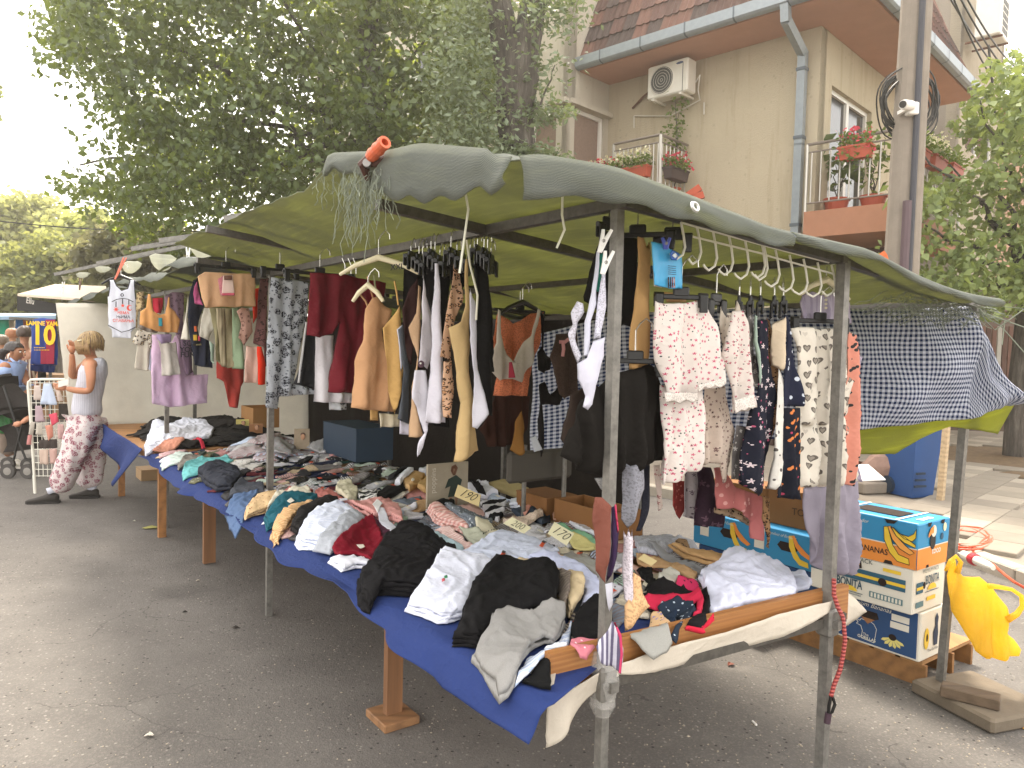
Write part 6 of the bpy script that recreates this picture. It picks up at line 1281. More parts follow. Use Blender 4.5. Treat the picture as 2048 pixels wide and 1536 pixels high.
for n_,(u, v) in enumerate(spots_):
    if u > 4.1 and v > .4 or (v > 1.0 and u < 2.4): zone = 'light'
    elif u > 2.5: zone = 'dark'
    else: zone = 'mid' if v < .95 else 'light'
    cn, hx = rf_.choice(PAL[zone]); kd = rf_.choice(KIND); pat = rf_.choice([None, None, None,'stripes','dots','lace','hstripes']) if kd[0] != 'wrapped_underwear' else None
    a = math.pi/2+rf_.gauss(-.35,.35) if zone != 'light' else rf_.uniform(0,3.14)
    L, W = {'folded_panties': (.20,.16),'folded_socks': (.17,.075),'folded_brief': (.22,.13),'folded_tee': (.24,.17),'wrapped_underwear': (.20,.15)}[kd[0]]
    if zone == 'dark': L, W = L*.95, W*.6
    pw = {'stripes': 'striped ','hstripes': 'banded ','dots': 'dotted ','lace': 'lacy '}.get(pat,''); c2 = '#e0dede' if sum(C(hx)) < .4 else '#6d6668'
    mt = plastic(hx) if kd[0] == 'wrapped_underwear' else FB(hx, pat, c2 if pat not in (None,'lace') else None, sc=1.0 if pat in ('dots',) else .9, trans=0)
    lab, grp = autolabel(f'{cn} {pw}{kd[2]} {kd[1]}', S(u, v,.78))
    lay(kd[0], rr(L*rf_.uniform(.85,1.2), W*rf_.uniform(.85,1.25), u, v, a, rf_.uniform(0,.5),1 if kd[0] == 'folded_panties' and rf_.random() < .5 else 0), mt, lab, kd[1], grp, th=.007+.009*rf_.random(), wr=.011, h=.016, wob=.009, smooth=n_ % 2)
    if n_ % 3 == 0: lay('tag',[(u+a_*.018-.01, v+b_*.012) for a_, b_ in ((-1,-1),(1,-1),(1,1),(-1,1))], plain('#e4dfd4' if n_ % 2 else '#d8563a',.5), parent=bpy.context.scene.objects[_LN[0]], th=.002, wr=0, wob=0, h=.02, lift=.003)
# heaps at the far end
for k in range(26):
    u = rf_.uniform(4.1,4.9); v = rf_.uniform(.5,1.3); cn, hx = rf_.choice(PAL['light']); lab, grp = autolabel(f'{cn} crumpled blouse heaped', S(u, v,.8)); lay('heaped_blouse', rr(rf_.uniform(.2,.34), rf_.uniform(.14,.22), u, v, rf_.uniform(0,3)), FB(hx, rf_.choice([None,'flowers','stripes']),'#a98a8c', trans=0), lab,'blouse', grp, th=.02, wr=.02, h=.018, wob=.02)
for k in range(44):
    u = rf_.uniform(5.2,7.3); v = rf_.uniform(.42,1.2); near_ = k > 29
    if near_: u, v = rf_.uniform(5.2,6.6), rf_.uniform(.17,.4)
    sc_k = .55 if near_ else 1; lab, grp = autolabel(rf_.choice(['black crumpled trousers','black folded leggings','charcoal crumpled shirt','dark brown crumpled dress','black flat skirt']), S(u, v,.8)); lay('dark_clothes', rr(rf_.uniform(.4,.6)*sc_k, rf_.uniform(.25,.36)*sc_k, u, v, rf_.uniform(0,3)), FB(rf_.choice(['#1b1a1a','#242221','#2c2927']), trans=0), lab,'clothes', grp, th=.02, wr=.03, h=.024, wob=.02)

# ---- pieces one can pick out, from the far end to the near corner
wh, wb_ = '#d8dae6','#cfd6ea'
I = [  # name, outline, colour (pattern), label, category, extra
 ('white_nightdress', ZE((360,420),(430,305),(560,320),(700,290),(850,280),(935,330),(900,375),(700,385),(560,402),(430,470),(368,480)),(wh,),'heap of white nightdresses at the far corner of the table','nightdress', dict(th=.05, wr=.035)),
 ('salmon_shirt', ZE((430,470),(560,405),(680,400),(692,430),(560,462)),('#d9977f',),'salmon top with a dark scribble at the far table edge','top', {}),
 ('pink_brief', ZE((480,495),(600,470),(720,470),(640,500),(490,518)),('#dcb4b4','lace'),'pale pink lace brief between the salmon top and the mint stripes','brief', {}),
 ('mint_striped_shorts', ZE((490,548),(620,500),(742,480),(762,520),(640,560),(512,572)),('#b5cfc6','stripes','#e4e6e0'),'mint striped shorts folded on the blue cloth near the far end','shorts', {}),
 ('grey_shorts', ZE((630,575),(700,525),(830,520),(830,550),(700,590),(640,605)),('#7d7870',),'taupe grey shorts between the mint stripes and the aqua shorts','shorts', {}),
 ('aqua_shorts', ZE((665,622),(700,582),(830,545),(1040,535),(1092,560),(1000,602),(880,642),(680,662)),('#6fb8b8',),'bright aqua shorts with a tiny red motif folded on the far edge','shorts', dict(th=.02)),
 ('red_ribbon', ZE((760,385),(790,385),(870,435),(840,442)),('#c9364a',),'crimson strap lying left of the second steel post','strap', {}),
 ('denim_pile', ZE((800,652),(1000,602),(1130,640),(1172,700),(1082,772),(960,772),(880,722)),('#30333c',),'dark charcoal and navy denim shorts piled on the far edge','shorts', dict(th=.035, wr=.012, n=2, group='dark denim shorts in one pile')),
 ('dark_denim', ZE((1100,770),(1150,730),(1340,735),(1352,815),(1160,822),(1050,835)),('#4a4d55',),'dark grey denim folded left of the pale blue jeans','jeans', dict(th=.025)),
 ('jeans_shorts', ZE((1020,905),(1090,835),(1235,820),(1300,810),(1232,880),(1172,990),(1110,1022),(1060,962)),('#566c8f','heather'),'faded blue denim shorts hanging over the table edge','shorts', dict(th=.025)),
 ('rose_bra', ZE((1480,802),(1560,775),(1700,780),(1742,800),(1640,835),(1500,832)),('#b5706a','lace'),'dusty rose lace bra behind the cream pair','bra', dict(th=.03)),
 ('rose_shirt', ZE((1742,842),(1790,790),(1900,800),(2030,880),(1950,905),(1850,880)),('#b8736c',),'plain dusty rose top behind the black ribbed socks','top', dict(th=.02)),
 ('beige_brief', ZE((1195,942),(1300,852),(1440,822),(1502,852),(1400,932),(1202,978)),('#d3b48a','dots','#8a5a40'),'beige speckled briefs fanned beside the denim shorts','brief', dict(n=3, th=.007, group='beige speckled briefs in one fan')),
 ('cream_brief', ZE((1350,972),(1430,882),(1580,812),(1722,812),(1732,862),(1590,892),(1450,912)),('#d9d2bf',),'cream briefs between the beige and the teal ones','brief', dict(n=2, th=.009, group='cream briefs in one fan')),
 ('teal_shorts', ZE((1355,1002),(1450,922),(1560,890),(1782,870),(1795,910),(1640,942),(1540,992),(1482,1052),(1380,1062)),('#1f5a68',),'dark teal cotton shorts with a white diamond tag','shorts', dict(n=3, th=.009, group='teal shorts in one fan')),
 ('red_brief', ZE((1790,930),(1900,905),(1960,930),(1850,960)),('#b02030',),'bright red brief tucked behind the black ribbed socks','brief', {}),
 ('peach_shorts', ZE((1405,1102),(1440,1062),(1570,985),(1700,945),(1802,950),(1750,992),(1640,1012),(1580,1062),(1500,1112),(1450,1148)),('#dcb88c','stripes','#c89a6a'),'peach frilled shorts spread like a fan over the table edge','shorts', dict(n=3, th=.007, wob=.014, group='peach frilled shorts in one fan')),
 ('black_socks', ZE((1560,1112),(1640,1022),(1800,960),(1940,920),(1962,970),(1840,1012),(1740,1062),(1640,1132)),('#1d1b1b','stripes','#2c2a29'),'black ribbed leg warmers with a white band','socks', dict(th=.03, n=2, group='black ribbed leg warmers in one pile')),
 ('striped_brief', ZB((395,882),(440,840),(560,762),(700,702),(770,690),(882,742),(860,850),(700,962),(520,932),(440,922)),(wb_,'stripes','#dfe4f2'),'pale blue white striped briefs piled behind the dark red panties','brief', dict(n=4, th=.006, group='pale striped briefs in one pile')),
 ('satin_brief', ZB((510,965),(600,912),(700,852),(820,762),(930,740),(962,790),(850,872),(740,952),(660,988)),('#aeb2ba',),'shiny silver grey brief lying on the pale striped pile','brief', dict(th=.012)),
 ('pink_nightshirt', ZB((770,692),(880,652),(1060,622),(1160,632),(1240,702),(1255,775),(1150,745),(1010,765),(900,722)),('#d6a39c','stripes','#c98a86'),'pink ribbed nightshirt folded with a white swing label','nightshirt', dict(th=.03, n=2, group='pink ribbed nightshirts in one pile')),
 ('cream_bundle', ZB((700,520),(730,440),(820,450),(880,520),(870,590),(800,600)),('#d6cfb4','lace'),'cream lacy bundle behind the pink ribbed nightshirt','panties', dict(th=.05, wr=.03)),
 ('black_bra', ZB((1030,545),(1120,482),(1220,490),(1262,532),(1130,572),(1060,625)),('#1a191a',),'black padded bra lying near the middle of the table','bra', dict(th=.04)),
 ('black_white_bra', ZB((880,560),(930,520),(1040,520),(1050,600),(960,625),(900,600)),('#dcdad6','stripes','#1a1a1a',.25),'black and white striped socks left of the black padded bra','socks', dict(th=.03)),
 ('padded_bra', ZB((1250,442),(1330,390),(1432,400),(1402,480),(1302,542)),('#c9a472',),'beige padded bra with a round sticker, left one of the pair','bra', dict(th=.07, wr=.006)),
 ('padded_bra', ZB((1370,522),(1450,432),(1562,380),(1642,420),(1592,490),(1442,532)),('#c4a06c',),'larger beige padded bra left of the olive cushion','bra', dict(th=.07, wr=.008)),
 ('white_bra', ZB((1180,462),(1262,372),(1335,340),(1340,400),(1232,482)),('#d9dae2',),'white padded bra left of the beige padded pair','bra', dict(th=.06)),
 ('white_bra', ZB((1380,372),(1462,320),(1522,350),(1502,400)),('#d2d3da',),'white padded bra behind the beige padded pair','bra', dict(th=.08)),
 ('dark_bra', ZB((1130,422),(1262,330),(1302,342),(1182,452)),('#222122',),'black bra cup behind the white padded bra','bra', dict(th=.05)),
 ('olive_cushion', ZA((500,332),(640,300),(802,340),(882,392),(800,432),(650,382)),('#a3946a',),'plump olive beige cushion at the back of the table','cushion', dict(th=.07, wr=.006)),
 ('trimmed_bra', ZA((310,400),(320,350),(440,300),(500,330),(600,400),(500,450),(420,440)),('#cfcfd8',),'white bra with black trim behind the 190 price card','bra', dict(th=.05)),
 ('black_ribbon', ZA((330,360),(360,360),(470,420),(500,450),(430,440)),('#191818',),'black trim band on the white bra behind the 190 price card','strap', dict(th=.012)),
 ('black_pouch', ZA((60,480),(100,440),(210,430),(248,470),(240,530),(160,550),(80,530)),('#151515',),'round black bra cup left of the 190 price card','bra', dict(th=.06)),
 ('white_shirt', ZA((690,532),(720,472),(880,432),(1080,472),(1270,500),(1222,522),(1000,522),(800,552)),('#d3d8e4',),'pale blue white shirts spread right of the olive cushion','shirt', dict(n=2, th=.02, group='pale blue white shirts in one pile')),
 ('black_white_panties', ZA((450,500),(560,490),(660,480),(670,560),(600,640),(500,600)),('#d5d4da','stripes','#18181a',.12),'black and white panties right of the 190 price card','panties', dict(th=.03)),
 ('navy_bra', ZA((700,572),(850,560),(1022,570),(1032,642),(960,682),(850,622)),('#3a4350',),'slate navy bra with a pink price strip','bra', dict(th=.04)),
 ('paper_strip', ZA((790,600),(890,530),(912,545),(820,620)),('#d49a8c',),'pink paper strip lying over the slate navy bra','paper', dict(th=.004, wr=.002)),
 ('nude_brief', ZA((1040,600),(1100,560),(1200,570),(1245,610),(1150,640),(1050,645)),('#cfa48e',),'nude brief right of the slate navy bra','brief', {}),
 ('lace_tangle', ZA((640,650),(720,620),(850,640),(960,600),(970,640),(840,690),(700,690)),('#d8c4b2','lace'),'tangle of cream lace in front of the slate navy bra','lingerie', dict(th=.03, wr=.03)),
 ('pink_striped_shirt', ZA((30,560),(100,530),(250,600),(382,700),(350,752),(280,722),(100,642)),('#d39a92','stripes','#e6c4bc',.35),'pink striped tops folded lengthways left of the grey dotted packets','top', dict(n=3, th=.012, group='pink striped tops in one pile')),
 ('dotted_packet', ZA((160,562),(262,550),(380,590),(552,650),(542,702),(400,742),(300,682)),('#6d747c','dots','#c4c9cc'),'grey dotted shorts in clear packets behind the cream lettered tee','shorts', dict(n=2, th=.016, group='grey dotted shorts in one pile')),
 ('lettered_tee', ZA((410,722),(520,710),(690,770),(660,822),(540,812),(430,762)),('#d6cfb6',),'cream tee with a line of black writing','tee', {}),
 ('sage_brief', ZA((270,732),(340,752),(440,760),(560,812),(520,850),(420,832)),('#b3b5a2',),'sage grey brief left of the cream lettered tee','brief', {}),
 ('rose_tie', ZA((90,700),(150,700),(300,780),(450,860),(400,870),(240,852)),('#d8aca6','stripes','#eed8d2'),'pink striped slip with frilled ends in front of the pink striped tops','slip', dict(wob=.01)),
 ('dotted_blue_slip', ZB((1360,862),(1440,850),(1600,902),(1752,985),(1700,1062),(1560,985)),('#b5cbd4','dots','#6d8a96'),'pale blue slip with fine dots behind the first black pile','slip', dict(th=.012)),
 ('navy_pack', ZB((1262,780),(1340,760),(1475,850),(1440,870),(1370,850)),('#252c44',),'navy packet behind the first black pile','packet', {}),
 ('mint_slip', ZA((1060,692),(1120,680),(1300,752),(1402,792),(1395,832),(1250,792)),('#8fc4a0',),'mint green slip behind the 170 price card','slip', dict(th=.02)),
 ('lemon_slip', ZA((1150,762),(1260,790),(1400,832),(1400,872),(1222,842)),('#d9cf8e',),'lemon yellow slip in front of the mint green slip','slip', dict(th=.02)),
 ('white_slip', ZA((1150,660),(1240,610),(1390,690),(1400,780),(1300,745)),('#d0d2da',),'silver white slip behind the mint green slip','slip', dict(th=.03)),
 ('grey_tee', ZA((1080,955),(1200,900),(1332,930),(1402,1002),(1422,1102),(1282,1042),(1130,992)),('#a3a29c',),'pale grey tees folded in front of the lemon yellow slip','tee', dict(n=2, th=.012, group='pale grey tees in one pile')),
 ('tan_tee', ZC((1040,102),(1100,80),(1302,180),(1422,252),(1472,332),(1482,420),(1432,292),(1252,202)),('#c6a070',),'tan tees folded behind the pale blue tees by the near post','tee', dict(n=2, th=.012, group='tan tees in one pile')),
 ('white_tee', ZA((282,930),(420,870),(620,782),(760,800),(900,832),(1002,882),(1102,952),(960,1032),(782,1082),(582,1062),(400,1002)),(wb_,),'pale blue white tees with small orange brand tags','tee', dict(n=3, th=.010, group='tagged pale blue white tees in one pile')),
 ('blue_tee', ZC((850,132),(1002,110),(1202,170),(1392,252),(1442,302),(1432,422),(1272,512),(1322,352),(1082,232)),('#c5cbe6',),'lavender white tees between the beige and the tan ones','tee', dict(n=3, th=.010, group='lavender white tees in one pile')),
 ('beige_tee', ZC((755,152),(860,170),(1082,242),(1302,310),(1312,352),(1262,442),(1192,502),(1102,332),(980,242),(760,192)),('#d0bc98',),'beige tees right of the near black pile','tee', dict(n=3, th=.010, group='beige tees in one pile')),
 ('plum_panties', ZB((1000,768),(1100,790),(1182,880),(1110,935),(1060,860)),('#4a2636',),'plum panties under the dark red pair','panties', {}),
 ('white_card', ZB((1030,742),(1090,735),(1252,850),(1192,892),(1060,792)),('#d6d8e2',),'white paper sleeve behind the dark red panties','paper', dict(th=.005, wr=.004)),
 ('white_brief', ZB((650,1032),(700,1010),(842,1010),(1002,1062),(1002,1082),(880,1078),(762,1108)),('#dcdde6',),'white briefs under the dark red panties','brief', dict(n=2, th=.012, group='white briefs under the dark red panties')),
 ('dark_red_panties', ZB((672,976),(750,922),(880,842),(1002,766),(1062,842),(1102,922),(1052,1072),(960,1052),(862,1012),(742,1026)),('#7a1526',),'dark red panties with a cream tag','panties', dict(th=.014)),
 ('black_pile', ZB((910,1182),(1002,1100),(1062,1002),(1110,930),(1192,902),(1272,832),(1352,860),(1452,902),(1562,982),(1692,1052),(1692,1092),(1572,1122),(1542,1202),(1432,1302),(1282,1292),(1090,1282),(1012,1346),(920,1292)),('#121113',),'black briefs in the first black pile beside the dark red panties','brief', dict(n=4, th=.012, wr=.012, group='black briefs in the first black pile')),
 ('white_pile', ZB((1295,1402),(1352,1352),(1442,1292),(1522,1212),(1562,1122),(1632,1096),(1752,1122),(1902,1152),(2012,1182),(1832,1352),(1782,1462),(1652,1502),(1562,1502),(1442,1452)),('#d9dcea',),'white briefs piled between the two black piles','brief', dict(n=4, th=.009, wr=.010, group='white briefs between the two black piles')),
 ('taupe_shirt', ZC((1042,290),(1192,312),(1192,402),(1142,502),(1062,512),(1092,402)),('#857a70','stripes','#6b625a'),'taupe pleated top right of the near black pile','top', dict(th=.02)),
 ('black_pile', ZC((240,642),(302,562),(402,332),(592,160),(682,190),(902,232),(1032,242),(1092,342),(1092,422),(1062,502),(902,512),(642,532),(562,582),(452,672),(332,662)),('#131213',),'black briefs in the near black pile','brief', dict(n=4, th=.012, wr=.012, group='black briefs in the near black pile')),
 ('black_under', ZC((800,952),(960,842),(1042,812),(1032,1012),(960,1002)),('#121212',),'black brief hanging at the left end of the wooden board','brief', {}),
 ('blue_striped_brief', ZC((730,982),(802,862),(852,772),(960,722),(1082,662),(1202,542),(1222,552),(1172,702),(1152,792),(1082,802),(952,862),(852,932)),('#b9c8e2','stripes','#e2e8f4',.8),'pale blue striped brief between the grey panties and the pink pair','brief', dict(th=.014)),
 ('dotted_brief', ZC((980,772),(1182,742),(1172,802),(1062,816)),('#d6dbe2','dots','#7f93a0'),'white dotted brief above the end of the wooden board','brief', {}),
 ('grey_panties', ZC((405,762),(452,692),(522,642),(572,572),(682,532),(852,552),(952,522),(1142,512),(1152,562),(1062,692),(982,672),(902,702),(782,892),(732,982),(692,1002),(612,1002),(562,922),(472,852)),('#8f8d8a','heather'),'heather grey panties spread at the near corner of the table','panties', dict(th=.016, wr=.02, n=2, group='heather grey panties at the near corner')),
 ('black_brief', ZC((1190,622),(1262,522),(1402,432),(1482,442),(1547,522),(1532,612),(1422,662),(1252,682)),('#131213',),'black brief bunched left of the near post','brief', dict(th=.05)),
 ('pink_dotted_panties', ZC((1180,702),(1252,682),(1402,682),(1502,652),(1422,762),(1332,862),(1272,862),(1192,802)),('#c97a86','dots','#ecd2d2'),'pink dotted panties with a pink trim folded over the wooden board','panties', dict(th=.014)),
 ('lace_heap', ZD((400,742),(600,702),(800,732),(862,812),(702,802),(562,882),(432,862)),('#b9bac4','lace'),'silvery lace heap right of the near post','lingerie', dict(th=.03, wr=.03)),
 ('leopard_tights', ZD((680,792),(762,780),(832,852),(1142,882),(1102,922),(902,882),(762,842)),('#8a6e50','leopard','#1d1613','#6d4c30'),'leopard tights folded behind the tan tights','tights', dict(th=.016)),
 ('tan_tights', ZD((640,822),(800,852),(1102,932),(1062,982),(902,932)),('#c09a6c',),'tan tights folded long behind the white ruffled heap','tights', dict(th=.018, n=2, group='tan tights in one pile')),
 ('grey_tights', ZD((480,832),(700,892),(962,992),(942,1022),(562,882)),('#8a8a8c',),'grey tights folded long between the white and the tan ones','tights', dict(th=.016)),
 ('white_tights', ZD((530,902),(832,1002),(832,1062),(702,1012),(560,930)),('#d0d3e2',),'white tights folded long right of the near post','tights', dict(th=.018)),
 ('nude_tights', ZD((410,872),(562,902),(832,1012),(822,1062),(602,962),(432,912)),('#bd9a72',),'nude tights with a cardboard sleeve closest to the near post','tights', dict(th=.014)),
 ('black_panties', ZD((420,962),(530,962),(562,1092),(472,1112),(502,1062)),('#161516',),'black panties behind the black lace and red set','panties', dict(th=.03)),
 ('cream_white_bundle', ZD((570,1032),(642,1002),(722,1032),(722,1072),(642,1112),(572,1082)),('#d2cfc4',),'cream and white socks bundle behind the black lace set','socks', dict(th=.05)),
 ('white_ruffles', ZD((1000,942),(1130,892),(1242,902),(1352,982),(1202,1002),(1050,1000)),('#d5d9ec',),'white blouse behind the white ruffled heap','blouse', dict(th=.03, wr=.02)),
 ('white_blouse', ZD((1420,962),(1562,942),(1622,1002),(1602,1042),(1502,1062)),('#d2d6e8',),'white blouse at the right end of the board by the second post','blouse', dict(th=.03, wr=.02)),
 ('pink_dotted_brief', ZD((690,1112),(702,1072),(832,1072),(852,1092),(802,1132)),('#c2315a','dots','#3a1a26'),'magenta dotted brief behind the black lace set','brief', dict(th=.03)),
 ('ruffled_bloomers', ZD((860,1052),(982,982),(1122,952),(1292,942),(1402,982),(1472,992),(1522,1092),(1502,1152),(1402,1182),(1202,1192),(1052,1222),(932,1262),(882,1132)),('#d9dcee',),'big white ruffled heap of bloomers resting on the wooden board','bloomers', dict(th=.035, wr=.05, wob=.012, n=2, group='white ruffled bloomers on the wooden board')),
 ('black_lace_panties', ZD((440,1172),(522,1102),(562,1092),(802,1132),(902,1152),(922,1222),(902,1342),(852,1382),(762,1372),(852,1252),(842,1182),(702,1182),(502,1212)),('#191719','lace'),'black lace panties with red underlayer on the wooden board','panties', dict(th=.03, wr=.02)),
 ('red_trimmed_panties', ZD((440,1182),(702,1160),(852,1152),(882,1212),(852,1292),(802,1312),(832,1202),(562,1222),(482,1212)),('#c22a48',),'raspberry red panties between the black lace and the navy dots','panties', dict(th=.016)),
 ('navy_dotted_panties', ZD((560,1222),(702,1192),(802,1222),(832,1272),(722,1382),(692,1442),(642,1432),(722,1342),(692,1272),(602,1252)),('#26303e','dots','#aeb8c2'),'navy panties with tiny white dots hanging over the board','panties', dict(th=.016)),
 ('navy_brief', ZD((580,1272),(692,1262),(682,1332),(642,1382),(600,1340)),('#253245',),'plain navy brief under the navy dotted panties','brief', dict(th=.014)),
 ('floral_brief', ZC((1810,592),(1852,482),(1922,476),(1992,572),(2002,612),(1962,628),(1882,606)),('#d8b48a','flowers','#8a78b0','#2e2a2a'),'peach brief with purple and black print on the wooden board','brief', {}),
 ('grey_slip', ZC((1625,660),(1742,630),(1862,610),(1972,630),(2022,712),(1982,742),(1872,772),(1772,762),(1682,735)),('#9b9a94','heather'),'heather grey panties folded over the board right of the near post','panties', dict(th=.016, wr=.012)),
]
OBJ = {}
for nm, px, cl, lab, cat, ex in I:
    c, pat = cl[0],(cl[1] if len(cl) > 1 else None); c2 = cl[2] if len(cl) > 2 else None; sc_, c3 = 1.0, None
    if len(cl) > 3: sc_, c3 = (cl[3], None) if not isinstance(cl[3], str) else (1.0, cl[3])
    OBJ[lab] = layp(nm, px, FB(c, pat, c2, c3, sc=sc_, trans=0), lab, cat, **ex)
def onlay(parent, px, m, nm='tag', th=.002):
    pts = [UV(G(x, y,.83)) for x, y in px]; return lay(nm, pts, m, parent=parent, th=th, wr=0, wob=0, smooth=0, h=.02, lift=.004)
sq = lambda x, y, w_, h_, a=0: [(x+rot2(i*w_, j*h_, a)[0], y+rot2(i*w_, j*h_, a)[1]) for i, j in ((-1,-1),(1,-1),(1,1),(-1,1))]
tagw = plain('#e2dccd',.5)
onlay(OBJ['dark teal cotton shorts with a white diamond tag'], ZE((1530,915),(1565,895),(1595,910),(1560,935)), tagw)
onlay(OBJ['dark red panties with a cream tag'], ZB((872,902),(930,890),(945,908),(905,925)), tagw)
onlay(OBJ['pink ribbed nightshirt folded with a white swing label'], ZB((1000,680),(1040,635),(1085,665),(1045,725)), plain('#e6e4e4',.4))
t_ = OBJ['pale blue white tees with small orange brand tags']
for x, y in ((632,972),(962,890),(1268,880)): onlay(t_, ZA(*sq(x, y,16,30,.5)), plain('#d8582a',.4)); onlay(t_, ZA(*sq(x+12, y-18,16,14,.5)), plain('#2a2628',.4))
for x, y, c in ((165,1148),(178,1136)) and ((150,1150,'#d88'),(170,1140,'#3f8a5a')): onlay(OBJ['white briefs piled between the two black piles'], ZA(*sq(x, y,14,8,-.3)), plain('#c9606a' if c == '#d88' else c,.5))
onlay(OBJ['bright aqua shorts with a tiny red motif folded on the far edge'], ZE(*sq(870,588,16,12,.2)), plain('#b23a34',.5)); onlay(OBJ['black ribbed leg warmers with a white band'], ZE((1955,915),(2010,905),(2030,950),(1970,970)), plain('#dcdce4',.8),'white_band')
onlay(OBJ['beige padded bra with a round sticker, left one of the pair'], ZB(*[(1335+16*math.cos(a),440+14*math.sin(a)) for a in [i*.7 for i in range(9)]]), tagw,'sticker')
# striped pair with pink trim hanging over the board
sp_ = G_('striped_panties', ZC((1400,792),(1430,732),(1512,672),(1547,592),(1602,702),(1618,802),(1602,1012),(1502,972),(1432,922)),1.98, FB('#d2d0dc','stripes','#6d6880', sc=.9),'white and grey striped panties with pink trim hanging off the board corner','panties', dirn=CAMD, th=.01)
patchp(sp_, ZC((1547,592),(1560,592),(1612,700),(1622,850),(1605,1015),(1585,1010),(1600,850),(1590,720)),1.965, FB('#d0486e'),'pink_trim', CAMD)
G_('red_hem_panties', ZD((730,1382),(882,1372),(932,1272),(942,1332),(872,1412),(782,1416)),2.12, FB('#c4283f','dots','#40141e'),'red dotted hem hanging lowest off the wooden board','panties', dirn=VD, th=.012)
# price cards
card = plain('#d0bd8c',.8, var=.06); card2 = plain('#d6d0ae',.8, var=.06); mk = plain('#2a2622',.7)
def price(px, num, lab, m, z=.845, lift=.012):
    g0 = G(sum(q[0] for q in px)/4, sum(q[1] for q in px)/4, z); p = [PL(x, y, g0, Vector((-.15,-.62,.77))) for x, y in px]; n = (p[1]-p[0]).cross(p[3]-p[0]).normalized(); n = n if n.z > 0 else -n; t = T('price_card', sum(p, Vector())/4, lab,'price card','handwritten price cards')
    up_ = Vector((0,0, lift)); MB().prism([q+up_ for q in p], n*.002).build('card', m, t); c = sum(p, Vector())/4+up_+n*.002
    ex = (p[1]-p[0]).normalized(); ey = n.cross(ex); text(num, c, ex, ey,(p[3]-p[0]).length*.92, mk, t, bold=-.012, italic=.25, squeeze=.9)
price(ZA((1005,790),(1160,890),(1220,790),(1060,695)),'170','cream price card reading 170 propped on the tagged tees', card2,.86)
price(ZA((640,705),(810,790),(872,742),(715,655)),'200','cream price card reading 200 behind the tagged tees', card2,.84)
price(ZA((240,480),(440,565),(458,470),(270,385)),'190','brown cardboard price card reading 190 in front of the beige bras', card,.86)
price(ZD((430,935),(520,985),(560,950),(470,900)),'','small blank cardboard card among the nude tights', card,.83)
w_ = OBJ['cream tee with a line of black writing']; p0 = G(*ZA((550,760))[0],.85); [onlay(w_, ZA(*sq(x,745+(x-480)*.12,5+x % 4,6+x % 5,.3)), mk,'printed_mark') for x in (480,500,520,545,565,585,610)]

# ---- boxes and packets standing at the back of the table
kraft = plain('#a3784a',.85, var=.15, scale=4); kraft_shaded = plain('#80572f',.85, var=.15, scale=4)  # second kraft is a darker copy, shadow painted into the colour
def boxat(name, p, L, W, h, m, lab, cat, open_=False, grp=None, a=0.0):
    ex = (U*math.cos(a)+V*math.sin(a)); ey = Vector((0,0,1)).cross(ex); t = T(name, p, lab, cat, grp); c = Vector(p)
    for s in (-1,1):
        MB().box(c+ex*(s*(L/2-.004))+Vector((0,0, h/2)),(.008, W, h), tuple(ex), tuple(ey)).build('side', m, t); MB().box(c+ey*(s*(W/2-.004))+Vector((0,0, h/2)),(L-.018,.008, h-.002), tuple(ex), tuple(ey)).build('side', m, t)
    MB().box(c+Vector((0,0,.006)),(L-.02, W-.02,.008), tuple(ex), tuple(ey)).build('bottom', m, t)
    if not open_: MB().box(c+Vector((0,0, h+.004)),(L+.004, W+.004,.008), tuple(ex), tuple(ey)).build('lid', m, t)
    return t
def onS(px, py, v, z): P = PL(px, py, S(0, v), V); return Vector((P.x, P.y, z))
boxat('dark_crate', onS(715,850,1.28,.79),.62,.3,.24, plain('#24374a',.6),'dark blue box standing at the back of the table','box')
boxat('cardboard_box', onS(520,830,1.25,.80),.4,.26,.2, kraft,'brown cardboard box at the back of the far table end','box', True)
for k,(x, y, c, lab) in enumerate(((604,845,'#b7a48c','picture packet leaning in front of the dark blue box'),(485,853,'#d6c878','yellow picture packet left of the second steel post'),(512,850,'#a8764e','brown picture packet left of the second steel post'))):
    c0 = onS(x, y,1.02,.80); t = T('picture_packet', c0, lab,'packet','picture packets'); w_, hh = (.12,.16) if k == 0 else (.12,.09)
    MB().box(c0+Vector((0,0, hh/2)),(w_,.02, hh),(.95,.3,0),(-.3,.95,.2)).build('pack', plain(c,.35, var=.2, scale=30), t); MB().ell(c0+Vector((.012,-.014, hh*.62)),.018,.004,.024).build('printed_face', plain('#b98a6a',.5), t); MB().ell(c0+Vector((.012,-.012, hh*.72)),.021,.003,.018).build('printed_hair', plain('#4a3024',.5), t)
pc = onS(895,950,.98,.80); t = T('picture_packet', pc,'tall stocking packet with a standing woman in green printed on it','packet'); n_ = -U; exx = VD+(0,)
MB().box(pc+Vector((0,0,.09)),(.26,.016,.24), exx, tuple(n_)).build('pack', plain('#a79c88',.4, var=.15, scale=20), t)
fx = lambda s, z: pc+V*s+n_*.009+Vector((0,0,.09+z))
def pr_(pts, c, nm): MB().prism([fx(*p) for p in pts], n_*.0015).build(nm, plain(c,.5), t)
pr_([(.0,.03),(.05,.05),(.09,.02),(.08,-.01),(.075,-.07),(.0,-.07),(.015,-.01),(-.02,-.02)],'#2c3b32','printed_dress'); pr_([(.03,.05),(.045,.05),(.06,.09),(.045,.11),(.02,.10),(.015,.075)],'#6d4630','printed_hair'); pr_([(.005,-.07),(.025,-.07),(.02,-.118),(.012,-.118)],'#9a7a62','printed_leg'); pr_([(.045,-.07),(.065,-.07),(.06,-.118),(.05,-.118)],'#9a7a62','printed_leg'); pr_([(.03,.055),(.044,.055),(.042,.085),(.03,.088)],'#c9a283','printed_face')
